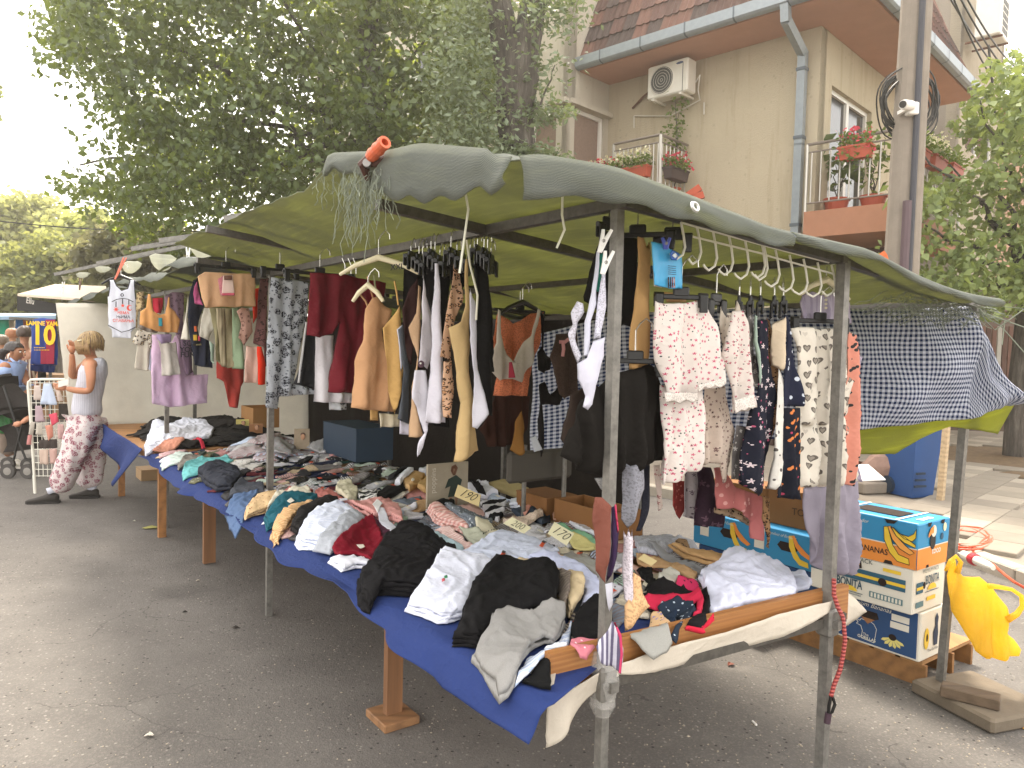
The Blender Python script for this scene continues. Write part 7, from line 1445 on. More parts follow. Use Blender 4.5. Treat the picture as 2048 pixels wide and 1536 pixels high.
text('poppins', fx(-.095,.03),(0,0,1), tuple(-V),.045, plain('#d8d2c2',.5), t)
for k,(x, y, w_, h_) in enumerate(((1092,1002,.26,.12),(1195,1008,.42,.14))): boxat('cardboard_box', onS(x, y-2,1.33,.76), w_,.2, h_, kraft_shaded,('smaller' if k == 0 else 'wider')+' brown cardboard box at the back right of the olive cushion','box', k == 1)
# dark bags, a chair back and things in the shade behind
ch = T('folding_chair', D(1110,960,3.9),'grey folding chair with padded back in the shade behind the table','chair'); MB().box(D(1080,930,3.85),(.42,.04,.16), VD+(0,), tuple(-U), bev=.015).build('backrest', FB('#54504a', trans=0), ch)
for x in (1050,1130): MB().tube([D(x,890,3.85), Vector((*D(x,890,3.85).xy,.02))],.012,8).build('leg', st_m, ch)

# ================================================================== BANANA BOXES, PALLET, BAG, CABLES
pal = T('pallet', G(1850,1375),'low brown wooden pallet under the banana boxes','pallet'); pc0 = G(1850,1376); wp = wood('#8a6238',.7,.7,0)
for k, v in enumerate((.008,.3,.52)): MB().box(pc0+U*.83+V*v+Vector((0,0,.055)),(1.66,.022,.11), tuple(U), tuple(V)).build('runner', wp, pal)
for k in range(12): MB().box(pc0+U*(.07+.138*k)+V*.27+Vector((0,0,.121)),(.11,.56,.018), tuple(U), tuple(V)).build('slat', wood('#9a7246',.7,.8,1), pal)
bx = {}
def bbox(c0, L, W, z0, h, m_body, lab, m_top=None):
    c0 = Vector((c0.x, c0.y,0)); t = T('banana_box', c0+U*L/2+V*W/2+Vector((0,0, z0)), lab,'box','banana boxes stacked on the pallet'); z = Vector((0,0,1))
    MB().box(c0+U*L/2+V*W/2+z*(z0+h/2),(L, W, h), tuple(U), tuple(V), bev=.005).build('carton', m_body, t)
    ff_ = lambda s, q, o=.0018: c0+U*(L-s)-V*o+z*(z0+q)          # front: s runs left to right as seen
    fr_ = lambda s, q, o=.0018: c0+V*s-U*o+z*(z0+q)              # right-hand side
    ft_ = lambda s, q, o=.0018: c0+U*(L-s)+V*q+z*(z0+h+o)
    def P(fc, pts, m, nm): 
        n = {id(ff_): -V, id(fr_): -U, id(ft_): z}[id(fc)]; return MB().prism([fc(*p) for p in pts], n*.0012).build(nm, m, t)
    return t, ff_, fr_, ft_, P
R4 = lambda a, b, c, d: [(a, b),(c, b),(c, d),(a, d)]
ell_ = lambda x, y, rx, ry, n=14, a0=0, a1=6.2832: [(x+rx*math.cos(a0+(a1-a0)*i/n), y+ry*math.sin(a0+(a1-a0)*i/n)) for i in range(n+(a1-a0 < 6))]
cb, co_, cwh, cnv, cye, cdk, ctl = plain('#2e86b4',.55, var=.06), plain('#e08a3a',.55, var=.06), plain('#d9d4c6',.6, var=.06), plain('#23456f',.55, var=.08), plain('#e3bf3a',.5), plain('#211d1b',.6), plain('#2c5a70',.55)
hole = plain('#2a1f19',.95)
# bottom: dark blue box with a bear
L1, W1 = .50,.30
k0 = G(1838,1326,.13); t, ff, fr, ft, P = bbox(k0,.52,.30,.131,.25, cwh,'dark blue and white banana box at the bottom of the stack')
P(ff, R4(.006,.012,.505,.244), cnv,'printed_panel')
P2_ = lambda fc, pts, m, nm, o=.0034: MB().prism([fc(*p, o) for p in pts],({id(ff): -V, id(fr): -U, id(ft): Vector((0,0,1))}[id(fc)])*.001).build(nm, m, t)
P2_(ff,[(.20,.155),(.21,.185),(.30,.185),(.31,.155),(.29,.145),(.215,.145)], hole,'hand_hole'); P2_(ff,[(.215,.145),(.29,.145),(.252,.115)], plain('#9a6a44',.8),'torn_card'); 
P2_(ff, R4(.375,.175,.465,.208), cwh,'paper_label'); P2_(ff, R4(.37,.135,.465,.168), cwh,'paper_label')
def bananas(fc, cx, cy, s, m, o=.0034):
    for k in range(6): 
        a = -2.6+k*.42; q = [(cx+s*.25*math.cos(a-.22), cy+s*.25*math.sin(a-.22)),(cx+s*.9*math.cos(a-.17), cy+s*.75*math.sin(a-.17)),(cx+s*1.15*math.cos(a), cy+s*.92*math.sin(a)),(cx+s*.9*math.cos(a+.17), cy+s*.75*math.sin(a+.17)),(cx+s*.25*math.cos(a+.22), cy+s*.25*math.sin(a+.22))]; P2_(fc, q, m,'printed_banana', o+.0004*(k % 2))
    P2_(fc, ell_(cx, cy, s*.33, s*.28), hole,'air_hole', o+.0012)
bananas(ff,.385,.085,.06, plain('#d9cc78',.6)); bananas(ff,.09,.10,.06, plain('#cfc6b0',.6))
bear = [(.185,.125),(.20,.108),(.19,.10),(.215,.095),(.225,.07),(.22,.03),(.29,.025),(.295,.06),(.30,.10),(.285,.122),(.255,.135),(.235,.13),(.215,.132),(.208,.12)]
for a_, b_ in zip(bear, bear[1:]+bear[:1]): MB().tube([ff(*a_,.003), ff(*b_,.003)],.0016,4).build('printed_outline', cwh, t)
text('The', ff(.245,.055,.003), tuple(-U),(0,0,1),.02, cwh, t); text('GORILLAS', ff(.25,.037,.003), tuple(-U),(0,0,1),.022, cwh, t, bold=.02); text('Premium Bananas', ff(.25,.216,.003), tuple(-U),(0,0,1),.034, cwh, t, italic=.4)
P2_(fr, ell_(.06,.11,.025,.055), cye,'printed_banana'); P2_(fr, ell_(.062,.115,.008,.02), hole,'air_hole',.0045); P2_(fr,[(.14,.06),(.175,.06),(.18,.12),(.172,.17),(.178,.2),(.16,.225),(.145,.2),(.15,.16),(.13,.13)], plain('#26324c',.5),'printed_animal'); P2_(fr, R4(.225,.07,.275,.235), cye,'printed_banana'); P2_(fr, ell_(.25,.12,.01,.02), hole,'air_hole',.0045)
text('The Gorillas', fr(.13,.045,.003), tuple(V),(0,0,1),.022, plain('#4a4a52',.5), t)
# middle: white BONITA box
k1 = G(1826,1232,.385); t, ff, fr, ft, P = bbox(k1+U*.005-V*.003,.55,.33,.3855,.225, cwh,'white banana box reading BONITA in the middle of the stack')
P2_(ff, R4(.004,.105,.515,.165), ctl,'printed_band'); P2_(ff, R4(.004,.126,.515,.142), cye,'printed_band',.0042); P2_(fr, R4(.03,.10,.095,.155), ctl,'printed_band'); P2_(fr, R4(.03,.118,.095,.133), cye,'printed_band',.0042)
P2_(ff,[(.17,.172),(.18,.207),(.285,.207),(.29,.172),(.27,.165),(.19,.165)], hole,'hand_hole',.0046); P2_(ff,[(.18,.185),(.19,.212),(.275,.212),(.28,.185)], plain('#9c7c60',.8),'torn_card',.0052)
for x in (.06,.40): P2_(ff, ell_(x,.128,.022,.020), hole,'air_hole',.005)
P2_(ff, R4(.40,.185,.49,.202), cye,'sticker'); P2_(ff, R4(.335,.035,.505,.065), plain('#5a7a80',.5),'printed_code'); 
for q in range(9): P2_(ff, R4(.343+.018*q,.039,.353+.018*q,.061), cwh,'printed_bar',.0045)
text('PREMIUM PACK', ff(.235,.213,.0055), tuple(-U),(0,0,1),.032, plain('#5d6460',.5), t, bold=.01); text('BONITA', ff(.225,.078,.003), tuple(-U),(0,0,1),.062, plain('#27485a',.5), t, bold=.02, squeeze=.62); P2_(ff, ell_(.225,.042,.045,.026,12,0, math.pi), cye,'printed_sun',.004); P2_(ff, R4(.15,.034,.30,.037), plain('#27485a',.5),'printed_line',.0045); text('ECUADOR BANANAS', ff(.225,.024,.003), tuple(-U),(0,0,1),.014, plain('#27485a',.5), t)
text('PREMIUM PACK', fr(.17,.205,.003), tuple(V),(0,0,1),.03, plain('#5d6460',.5), t, squeeze=.8); text('BONITA', fr(.19,.155,.003), tuple(V),(0,0,1),.062, plain('#27485a',.5), t, bold=.02, squeeze=.62); P2_(fr, ell_(.19,.105,.045,.03,12,0, math.pi), cye,'printed_sun',.004); P2_(fr, R4(.12,.095,.26,.098), plain('#27485a',.5),'printed_line'); P2_(fr, R4(.14,.05,.23,.07), cye,'sticker'); P2_(fr, R4(.03,.03,.105,.058), plain('#5a7a80',.5),'printed_code'); P2_(fr, ell_(.105,.135,.012,.018), hole,'air_hole',.0046)
# top: blue and orange box with bananas and a toucan
k2 = G(1832,1141,.613); t, ff, fr, ft, P = bbox(k2,.56,.34,.613,.225, cb,'blue and orange banana box on top of the stack'); Lb = .56
P2_(ff, R4(.0,.0,.56,.10), co_,'printed_band',.0026); P2_(fr, R4(.0,.0,.34,.10), co_,'printed_band',.0026); P2_(ff, R4(.0,.10,.56,.105), cwh,'printed_line',.003); P2_(fr, R4(.0,.10,.34,.105), cwh,'printed_line',.003)
P2_(ft, R4(.17,.1,.42,.25), hole,'lid_opening'); 
for x0, x1 in ((.135,.15),(.44,.455)): P2_(ft, R4(x0,.005, x1,.335), cwh,'printed_line')
P2_(ft, R4(.0,.0,.56,.006), cwh,'printed_line',.0042)
for x in (.06,.51): text('toco', ft(x,.17), tuple(V), tuple(U),.07, cwh, t, bold=.02)
P2_(ff,[(.13,.16),(.15,.175),(.25,.175),(.27,.16),(.25,.145),(.20,.125),(.145,.145)], hole,'hand_hole'); P2_(ff,[(.395,.225),(.46,.225),(.445,.208),(.41,.205)], hole,'hand_hole',.0046); P2_(ff,[(.40,.0),(.45,.0),(.44,.018),(.41,.018)], hole,'air_hole',.0046); P2_(fr,[(.09,.0),(.12,.0),(.115,.014),(.095,.014)], hole,'air_hole',.0046)
P2_(fr,[(.09,.225),(.13,.225),(.12,.205),(.10,.205)], hole,'air_hole',.0046); P2_(fr,[(.23,.225),(.27,.225),(.26,.205),(.24,.205)], hole,'air_hole',.0046)
text('PREMIUM BANANAS', ff(.255,.055,.004), tuple(-U),(0,0,1),.042, cdk, t, bold=.012, squeeze=.88); text('Product of Ecuador', ff(.21,.193,.004), tuple(-U),(0,0,1),.026, cwh, t, italic=.3); text('toco', fr(.19,.078,.004), tuple(V),(0,0,1),.05, cwh, t, bold=.02)
bnt = [([(.395,.185),(.40,.12),(.43,.06),(.47,.025),(.53,.02),(.525,.05),(.475,.06),(.445,.10),(.425,.16),(.415,.19)], cye),([(.415,.19),(.44,.13),(.48,.09),(.53,.07),(.552,.085),(.51,.11),(.46,.15),(.43,.195)], plain('#e8a04a',.5)),([(.43,.19),(.46,.15),(.50,.125),(.555,.11),(.556,.125),(.51,.15),(.47,.17),(.445,.19)], cye),([(.44,.19),(.48,.165),(.52,.16),(.545,.178),(.557,.205),(.556,.16),(.54,.14),(.50,.145)], cye)]
for k,(p, m) in enumerate(bnt):
    P2_(ff, p, m,'printed_banana',.005+.0008*k); MB().tube([ff(*q,.0068+.0008*k) for q in p+[p[0]]],.0016,4).build('printed_outline', cdk, t)
P2_(fr, ell_(.15,.13,.028,.045), cdk,'printed_bird',.005); P2_(fr, ell_(.155,.178,.026,.03), cwh,'printed_bird',.0056); P2_(fr,[(.15,.205),(.12,.195),(.098,.165),(.10,.15),(.125,.165),(.15,.17)], co_,'printed_beak',.0064); P2_(fr, ell_(.275,.185,.016,.022), plain('#e8dcb0',.5),'sticker'); P2_(fr, ell_(.25,.14,.014,.018), plain('#1d4a66',.5),'printed_badge')
# more boxes behind the trousers, standing against the back of the table
for (x, y0, y1, bh, lab) in ((1514,1120,1050,.20,'blue banana box behind the table under the rose skirt'),(1640,1150,1078,.21,'blue banana box behind the lilac grey trousers')):
    q, q2 = PL(x, y0, S(0,2.73), V), PL(x, y1, S(0,2.73), V); z0, hh = q.z, q2.z-q.z; t, ff, fr, ft, P = bbox(q,.50,.34, z0, hh, cb, lab)
    P2_(ff,[(.22, hh*.55),(.24, hh*.68),(.34, hh*.68),(.36, hh*.55),(.34, hh*.42),(.25, hh*.42)], hole,'hand_hole'); P2_(ff, R4(.06, hh*.3,.13, hh*.92), cwh,'paper_label'); text('Product of Ecuador', ff(.25, hh*.85,.004), tuple(-U),(0,0,1),.024, cwh, t, italic=.3)
    for k in (0,1): P2_(ff,[(x_-.10, y_*hh/.21) for x_, y_ in bnt[k][0]],(cye, co_)[k],'printed_banana',.004+.001*k)
    MB().box(Vector((q.x, q.y,0))+U*.23+V*.17+Vector((0,0,(z0-.002+.133)/2)),(.46,.32, z0-.137), tuple(U), tuple(V), bev=.006).build('carton', cnv, label='dark blue carton under the '+lab.replace('behind the table ',''), cat='box')
    t2 = boxat('cardboard_box', Vector((q.x, q.y, z0+hh+.003))+U*.23+V*.22,.44,.24, bh, kraft_shaded,'brown cardboard box on the '+lab.replace('behind the table ',''),'box'); text('TOP', Vector((q.x, q.y, z0+hh+.1))+U*.2+V*.098, tuple(-U),(0,0,1),.06, plain('#3d2614',.8), t2)
ob2 = G(1735,975,.1); boxat('open_carton', ob2+Vector((-.25,.1,0)),.35,.3,.3, plain('#5a3324',.8),'dark brown open carton behind the lilac grey trousers','box', True); MB().box(D(1728,945,8.0),(.34,.3,.012),(.95,.3,0),(-.25,.8,.4)).build('sheet_of_paper', whitep, label='white sheet lying on the dark brown open carton', cat='paper')
cr_ = G(1480,1290); boxat('wooden_crate', cr_+Vector((.0,.3,0)),.6,.25,.16, wood('#7a5836',.8),'low wooden crate in the shade under the end of the table','crate', True)
# plate, block, pole foot
sc0 = G(1985,1472); cpl = T('base_plate', sc0,'square concrete base plate under the tall leaning pole','base plate'); e1 = (G(1850,1400)-sc0).normalized(); e2 = Vector((0,0,1)).cross(e1); e2 = e2 if e2.y > 0 else -e2
MB().box(sc0+e1*.22+e2*.2+Vector((0,0,.034)),(.44,.40,.068), tuple(e1), tuple(e2), bev=.012).build('slab', plain('#716657',.95, var=.25, scale=8, bump=.7, bscale=60), cpl)
MB().box(G(1945,1405,.07)+Vector((0,.02,.025)),(.235,.09,.05), tuple((G(1985,1410,.07)-G(1905,1390,.07)).normalized()), None or tuple(Vector((0,0,1)).cross((G(1985,1410,.07)-G(1905,1390,.07)).normalized())), bev=.004).build('wood_block', wood('#5f4f3e',.85), label='weathered wood block lying on the concrete base plate', cat='block')
# yellow carrier bag tied to the pole, blown to the side
yb = N('yellow_film'); yb.base(yb.mix(yb.noise(yb.co('Object'),9,4), C('#e6bc3a'), C('#f4d668'))); yb.set(Roughness=.35); yb.bump(yb.noise(yb.co('Object'),14,5,.65),.8,.03); yb.translucent(C('#fadc60'),.72); yb = yb.m
yb_ = hang('carrier_bag',[(1893,1150),(1898,1128),(1908,1118),(1916,1135),(1926,1152),(1958,1153),(1988,1176),(2002,1204),(2022,1230),(2010,1262),(2030,1280),(2041,1298),(2038,1312),(2005,1319),(1972,1318),(1950,1302),(1930,1262),(1908,1222),(1895,1185)],3.52, yb,'yellow plastic carrier bag tied to the tall pole and blown sideways','bag', dirn=(1,.15), th=.03, fold=.013, k=34, seed=5, h=.011, wob=.002, gather=.7)
MB().tube([D(x, y,3.5) for x, y in ((1978,1172),(1998,1174),(2024,1179),(2043,1192),(2045,1212),(2034,1228),(2014,1240))],[.014,.011,.009,.010,.011,.014,.016],8).build('handle', yb, yb_, True); MB().tube([D(x, y,3.47) for x, y in ((1890,1142),(1902,1122),(1912,1112),(1922,1124),(1914,1146))],[.006,.012,.008,.010,.014],8).build('knot', yb, yb_, True)
# orange cable, plug, rope, litter
orc = plain('#c9502e',.5); gz = zk+.012
mb = MB(); pts = []
for k in range(70):
    a = k*.36; r1 = 34+8*math.sin(k*.21); pts.append(G(1932+ (r1+22)*math.cos(a)*(1 if k % 35 < 20 else .7)+6*math.sin(k),1072+ r1*.55*math.sin(a)+k*.12, gz+.004*(k % 5)))
mb.tube(pts,.0085,6); mb.tube([pts[-1], G(1945,1100, gz), G(1952,1112, gz)],.0085,6); mb.tube([G(1985,1128, gz), G(2010,1150, gz), G(2030,1165, gz+.002), G(2075,1190,.03)],.0095,6)
mb.build('extension_cable', orc, label='orange extension cable coiled on the pavement right of the banana boxes', cat='cable')
pa, pb2 = G(1925,1108, gz+.03), G(1978,1132, gz+.03); dd = (pb2-pa).normalized(); pl_ = T('cable_plug', pa,'white and red industrial plug coupling on the pavement edge','plug'); Lp = (pb2-pa).length
MB().lathe(pa,[(.02,0),(.03,.01),(.034, Lp*.35)],14, tuple(dd)).build('socket_half', plain('#dcd6c8',.5), pl_); MB().lathe(pa+dd*(Lp*.35),[(.042,0),(.046,.01),(.046,.05),(.04,.06)],14, tuple(dd)).build('red_collar', plain('#b02a34',.5), pl_); MB().lathe(pa+dd*(Lp*.35+.06),[(.034,0),(.032, Lp*.4),(.018, Lp*.62)],14, tuple(dd)).build('plug_half', plain('#dcd6c8',.5), pl_)
MB().tube([G(1880,1100, gz), G(1905,1104, gz+.02), pa],.008,6).build('lead', plain('#c9bfb0',.6), pl_)
rp_ = N('rope'); _o2 = rp_.co('Object',(1,1,1)); wv_ = rp_.n('ShaderNodeTexWave'); rp_.l(_o2, wv_.inputs[0]); wv_.bands_direction = 'Z'; wv_.inputs['Scale'].default_value = 24; rp_.base(rp_.mix(wv_.outputs['Fac'], C('#7d2a30'), C('#b8574e'))); rp_.bump(wv_.outputs['Fac'],.6,.004)
YR = 2.62; rt = T('bungee_rope', D(1668,1160, YR),'dark red bungee rope hanging beside the second post','rope'); RP = [(1668,1158),(1668,1190),(1676,1215),(1686,1235),(1690,1280),(1686,1310),(1680,1340),(1668,1370),(1662,1392)]
MB().tube([D(x, y, YR) for x, y in RP],.008,8).build('rope', rp_.m, rt); MB().tube([D(x, y, YR) for x, y in ((1662,1392),(1658,1412),(1657,1428),(1664,1424),(1670,1408),(1665,1394))],.006,6).build('end_loop', blackp, rt); MB().tube([D(1657,1426, YR), D(1654,1446, YR)],.012,8).build('hook', plain('#43303a',.6), rt)
def leaf(px, py, L, c, lab, z=.004, a=0):
    p = G(px, py, z); r = random.Random(px); vs = []; n = 9
    for s in (1,-1):
        for i in range(n):
            t = i/(n-1); x = (t-.5)*L*s; y = s*L*.33*math.sin(math.pi*t)**.8; q = rot2(x, y, a); vs.append((p.x+q[0], p.y+q[1], p.z+.010*(1-abs(2*t-1))+.004*r.random()))
    MO('fallen_leaf', vs,[tuple(range(2*n))], plain(c,.7), label=lab, cat='leaf')
leaf(302,1056,.15,'#a9a45e','pale yellow green fallen leaf on the road left of the table legs', a=.3); leaf(2044,1453,.06,'#c08a3c','ochre fallen leaf on the asphalt right of the base plate', a=1.2); leaf(1462,1330,.05,'#7d4634','small reddish fallen leaf under the end of the table', a=.6); leaf(268,1043,.03,'#b5b0a0','tiny pale scrap on the road near the fallen leaf'); leaf(298,1472,.04,'#c9c2b4','round pale scrap on the road at the near left', a=.2); leaf(370,1225,.03,'#2a2622','small dark scrap on the road in front of the table', a=.4); leaf(470,1256,.045,'#332c27','dark curled fallen leaf on the road left of the wooden foot block', a=.1); leaf(396,1162,.03,'#b0a696','tiny pale scrap on the road by the shorter wooden leg', a=.5)
MB().tube([G(1505,1442,.006), G(1513,1450,.006)],.0045,6).build('cigarette_butt', plain('#e6e2da',.6), label='white cigarette butt on the asphalt under the end of the table', cat='cigarette butt')
# loose grit on the asphalt: nobody could count it
r5 = np.random.default_rng(5); gv = []; gf = []
for k in range(900):
    px_, py_ = (r5.uniform(1200,2048), r5.uniform(1280,1536)) if k < 520 else (r5.uniform(0,1200), r5.uniform(1150,1536))
    p = G(px_, py_); s_ = float(r5.uniform(.0015,.0055)*(1.4 if r5.random() < .08 else 1)); n0 = len(gv)
    for dx, dy, dz in ((1,0,.2),(-1,.2,.15),(.1,1.1,.25),(0,-1,.2),(.1,0,1.0)): gv.append((p.x+dx*s_*r5.uniform(.7,1.3), p.y+dy*s_*r5.uniform(.7,1.3), dz*s_))
    gf += [(n0, n0+2, n0+4),(n0+2, n0+1, n0+4),(n0+1, n0+3, n0+4),(n0+3, n0, n0+4)]
MO('grit', gv, gf, plain('#a39887',.95, var=.5, scale=60), kind='stuff')
# ================================================================== PEOPLE
def skin_body(name, joints, edges, m, parent=None, sub=2, root=0, post=None, label=None, cat=None, group=None):
    """one continuous body grown over a skeleton: joints = [(point, rx, ry)]"""
    me = bpy.data.meshes.new(name); me.from_pydata([tuple(j[0]) for j in joints], edges,[]); o = bpy.data.objects.new(name, me); COL.objects.link(o)
    sk = o.modifiers.new('skin','SKIN'); sk.use_smooth_shade = True; sk.branch_smoothing = .6
    sv = me.skin_vertices[0].data
    for i, j in enumerate(joints): sv[i].radius = (j[1], j[2] if len(j) > 2 else j[1]); sv[i].use_root = i == root
    ss = o.modifiers.new('sub','SUBSURF'); ss.levels = sub; ss.render_levels = sub
    dg = bpy.context.evaluated_depsgraph_get(); dg.update(); ev = bpy.data.meshes.new_from_object(o.evaluated_get(dg)); bpy.data.objects.remove(o)
    vs = np.array([tuple(v.co) for v in ev.vertices]); fs = [tuple(p.vertices) for p in ev.polygons]; bpy.data.meshes.remove(ev)
    if post is not None: vs = post(vs)
    uv = np.stack([vs[:,0]+.3*vs[:,1], vs[:,2]],1)
    return MO(name, vs, fs, m, parent, True, uv=uv, label=label, cat=cat, group=group)
def skinm(c):
    m = N('skin'); f = m.noise(m.co('Object'),9,4); m.base(m.mix(f, mul(C(c),.85), mul(C(c),1.1))); m.set(Roughness=.5); m.b.inputs['Subsurface Weight'].default_value = .15; m.b.inputs['Subsurface Radius'].default_value = (.012,.005,.003); return m.m
def folds(amp, k=30, sd=0):
    def f(vs):
        for i, v in enumerate(vs): vs[i] = v+np.array(noise.noise_vector(Vector((v[0]*k*.6+sd, v[1]*k*.6, v[2]*k*.22))))*amp
        return vs
    return f
def fingers(o_, wrist, dirn, side, n, m, L=.075, curl=.5):
    """palm and five separate fingers, slightly curled"""
    d, s = Vector(dirn).normalized(), Vector(side).normalized(); u = d.cross(s); mb = MB(); w_ = Vector(wrist)
    mb.tube([w_, w_+d*.035, w_+d*.075],[.022,.034,.032],10)
    for i,(off, l) in enumerate(((-.026,.8),(-.009,.95),(.009,1.0),(.026,.92))):
        p = w_+d*.07+s*off; q = p+d*L*l*.5+u*(L*l*.12*curl); r = q+d*L*l*.35+u*(L*l*.35*curl); mb.tube([p, q, r],[.0095,.0085,.0065],7)
    p = w_+d*.02+s*.028; mb.tube([p, p+d*.03+s*.022, p+d*.06+s*.024+u*.012],[.012,.010,.008],7)
    return mb.build('hand', m, o_, True)
def head_parts(o, c, fw, R, hairm, hair_fn, skm, brow='#4a382c'):
    f = Vector(fw).normalized(); up = Vector((0,0,1)); s = f.cross(up).normalized(); c = Vector(c)
    for k in (-1,1):
        MB().ell(c+f*(R*.86)+s*(k*.031)+up*.012,.013,.010,.010,8,6).build('eye', plain('#d8d2c8',.3), o); MB().ell(c+f*(R*.95)+s*(k*.031)+up*.012,.006,.006,.006,8,6).build('iris', plain('#2f241c',.3), o)
        MB().tube([c+f*(R*.90)+s*(k*.016)+up*.030, c+f*(R*.90)+s*(k*.034)+up*.036, c+f*(R*.80)+s*(k*.052)+up*.030],.004,5).build('eyebrow', plain(brow,.8), o)
        MB().ell(c-f*.005+s*(k*R*.84)-up*.005,.012,.020,.032,8,7, tuple(s), tuple(f),(0,0,1)).build('ear', skm, o, True)
    MB().tube([c+f*(R*.93)+up*.012, c+f*(R*1.12)-up*.012, c+f*(R*1.20)-up*.024, c+f*(R*.98)-up*.030],[.008,.012,.016,.010],8).build('nose', skm, o, True)
    MB().tube([c+f*(R*.88)+s*.024-up*.055, c+f*(R*1.0)-up*.054, c+f*(R*.88)-s*.024-up*.055],[.003,.0065,.003],6).build('mouth', plain('#8f4c44',.5), o, True)
def hair(o, c, fw, R, m, low, wid, nm='hair', seed=0, fr=.55):
    """a full head of hair with strand relief, open over the face"""
    f = Vector(fw).normalized(); up = Vector((0,0,1)); s = f.cross(up).normalized(); vs = []; fs = []; nu, nv = 60,26
    for j in range(nv+1):
        for i in range(nu):
            a = 2*math.pi*i/nu; k = math.cos(a); full = math.pi/2+1.0; end = full if k < .35 else full-(full-1.12)*min(1,(k-.35)/.45); g = end*j/nv
            st = 1+.06*noise.noise(Vector((math.cos(a)*3, math.sin(a)*3, seed+g)))+.035*noise.noise(Vector((a*16, g*1.5, seed+2)))
            q = max(0, g-math.pi/2); w_ = R*1.08*st*(math.sin(min(g, math.pi/2))**.85)*(1+wid*math.sin(min(q*1.6,2.2))-.16*q**2); z = R*1.12*st*math.cos(g) if g < math.pi/2 else -low*q*(1+.10*noise.noise(Vector((a*5,1, seed))))
            vs.append(Vector(c)+f*(k*w_*1.08-.014)+s*(math.sin(a)*w_)+up*z)
    for j in range(nv):
        for i in range(nu): fs.append((j*nu+i, j*nu+(i+1) % nu,(j+1)*nu+(i+1) % nu,(j+1)*nu+i))
    return MO(nm, vs, fs, m, o, True)
def hairm2(a, b):
    m = N('hair'); g = m.n('ShaderNodeNewGeometry'); m.base(m.mix(g.outputs['Random Per Island'], C(a), C(b))); m.set(Roughness=.4); return m.m
def strands(o, c, fw, R, m, low, n):
    f = Vector(fw).normalized(); up = Vector((0,0,1)); s = f.cross(up).normalized(); r = np.random.default_rng(n); mb = MB()
    for k in range(n):
        a = r.uniform(.75,2*math.pi-.75); l = low*r.uniform(.6,1.25); pts = []
        for i in range(6):
            t = i/5; ph = t*1.9; q = min(ph,1.57); w_ = R*math.sin(q)*(1.02+.12*t+r.normal()*.02); z = R*1.08*math.cos(q)-(max(0, t-.8)/.2*.4+max(0, ph-1.57)*.9)*l; aa = a+.12*math.sin(k)*(t)
            pts.append(Vector(c)+f*(math.cos(aa)*w_-.012)+s*(math.sin(aa)*w_)+up*z)
        mb.tube(pts,[.003,.0045,.0055,.0055,.0045,.0015],4)
    return mb.build('hair_strands', m, o, True, kind='stuff')
def hairm(c):
    m = N('hair'); o = m.co('Object',(90,90,6)); f = m.noise(o,1.5,4); m.base(m.mix(f, mul(C(c),.55), mul(C(c),1.3))); m.set(Roughness=.45); m.bump(f,.6,.006); return m.m
def shoe(o, heel, toe, m, L=.27):
    h, t = Vector(heel), Vector(toe); d = (t-h); d.z = 0; d = d.normalized()*L; s = Vector((-d.y, d.x,0)).normalized(); h = Vector((h.x, h.y,.0)); mb = MB(); vs = []; fs = []
    sec = [(.0,.030,.085),(.12,.036,.10),(.30,.038,.105),(.50,.042,.078),(.75,.046,.055),(.92,.042,.046),(1.0,.027,.036)]
    for t_, w_, z in sec:
        for k in range(10): a = 2*math.pi*k/10; vs.append(h+d*t_+s*(w_*math.cos(a))+Vector((0,0,.022+max(0,(z-.022))*(.5+.5*math.sin(a)) if math.sin(a) > -.2 else .02)))
    for i in range(len(sec)-1):
        for k in range(10): fs.append((i*10+k, i*10+(k+1) % 10, i*10+10+(k+1) % 10, i*10+10+k))
    fs += [tuple(range(9,-1,-1)), tuple(range(60,70))]; mb.add(vs, fs); x = mb.build('shoe', m, o, True)
    mb = MB(); pts = [h-d*.03+s*.04, h+d*.5+s*.048, h+d*.95+s*.035, h+d*1.03, h+d*.95-s*.035, h+d*.5-s*.048, h-d*.03-s*.04]; mb.prism([Vector((p.x, p.y,.0)) for p in pts],(0,0,.026)); mb.build('sole', plain('#2a2725',.8), o)
# --- the woman in the white tank top at the rack
ya = 7.55
def A(x, y, dy=0): return D(x/3.84,620+y/3.84, ya+dy)
sk1 = skinm('#b9805e'); face1 = (-.93,-.1,-.15)
hip, sp, chs, nk, hd = A(665,770), A(665,640), A(720,480), A(700,355), A(668,262)
j = [(hip,.15,.12),(sp,.135,.105),(chs,.155,.115),(A(722,400),.11,.09),(nk,.052,.055),(A(680,318),.06,.065),(A(664,265),.082,.092),(A(664,222),.06,.075),
     (A(690,425,-.16),.058,.055),(A(700,520,-.22),.046,.046),(A(690,625,-.22),.038,.04),(A(580,618,-.26),.034,.034),(A(505,600,-.27),.024,.026),
     (A(640,440,.17),.055,.055),(A(585,500,.2),.045,.045),(A(548,515,.16),.038,.038),(A(556,420,.05),.033,.033),(A(552,330,.0),.024,.026),
     (A(640,860,-.09),.11,.1),(A(560,1090,-.14),.07,.07),(A(420,1360,-.12),.04,.045),(A(700,860,.1),.11,.1),(A(710,1080,.14),.07,.07),(A(712,1350,.16),.04,.045)]
e = [(0,1),(1,2),(2,3),(3,4),(4,5),(5,6),(6,7),(3,8),(8,9),(9,10),(10,11),(11,12),(3,13),(13,14),(14,15),(15,16),(16,17),(0,18),(18,19),(19,20),(0,21),(21,22),(22,23)]
wA = skin_body('person', j, e, sk1, label='woman in white tank top and pink floral trousers touching her hair beside the sock rack', cat='person')
tk = FB('#cfcfd8','stripes','#c4c4ce', sc=.7, trans=.1)
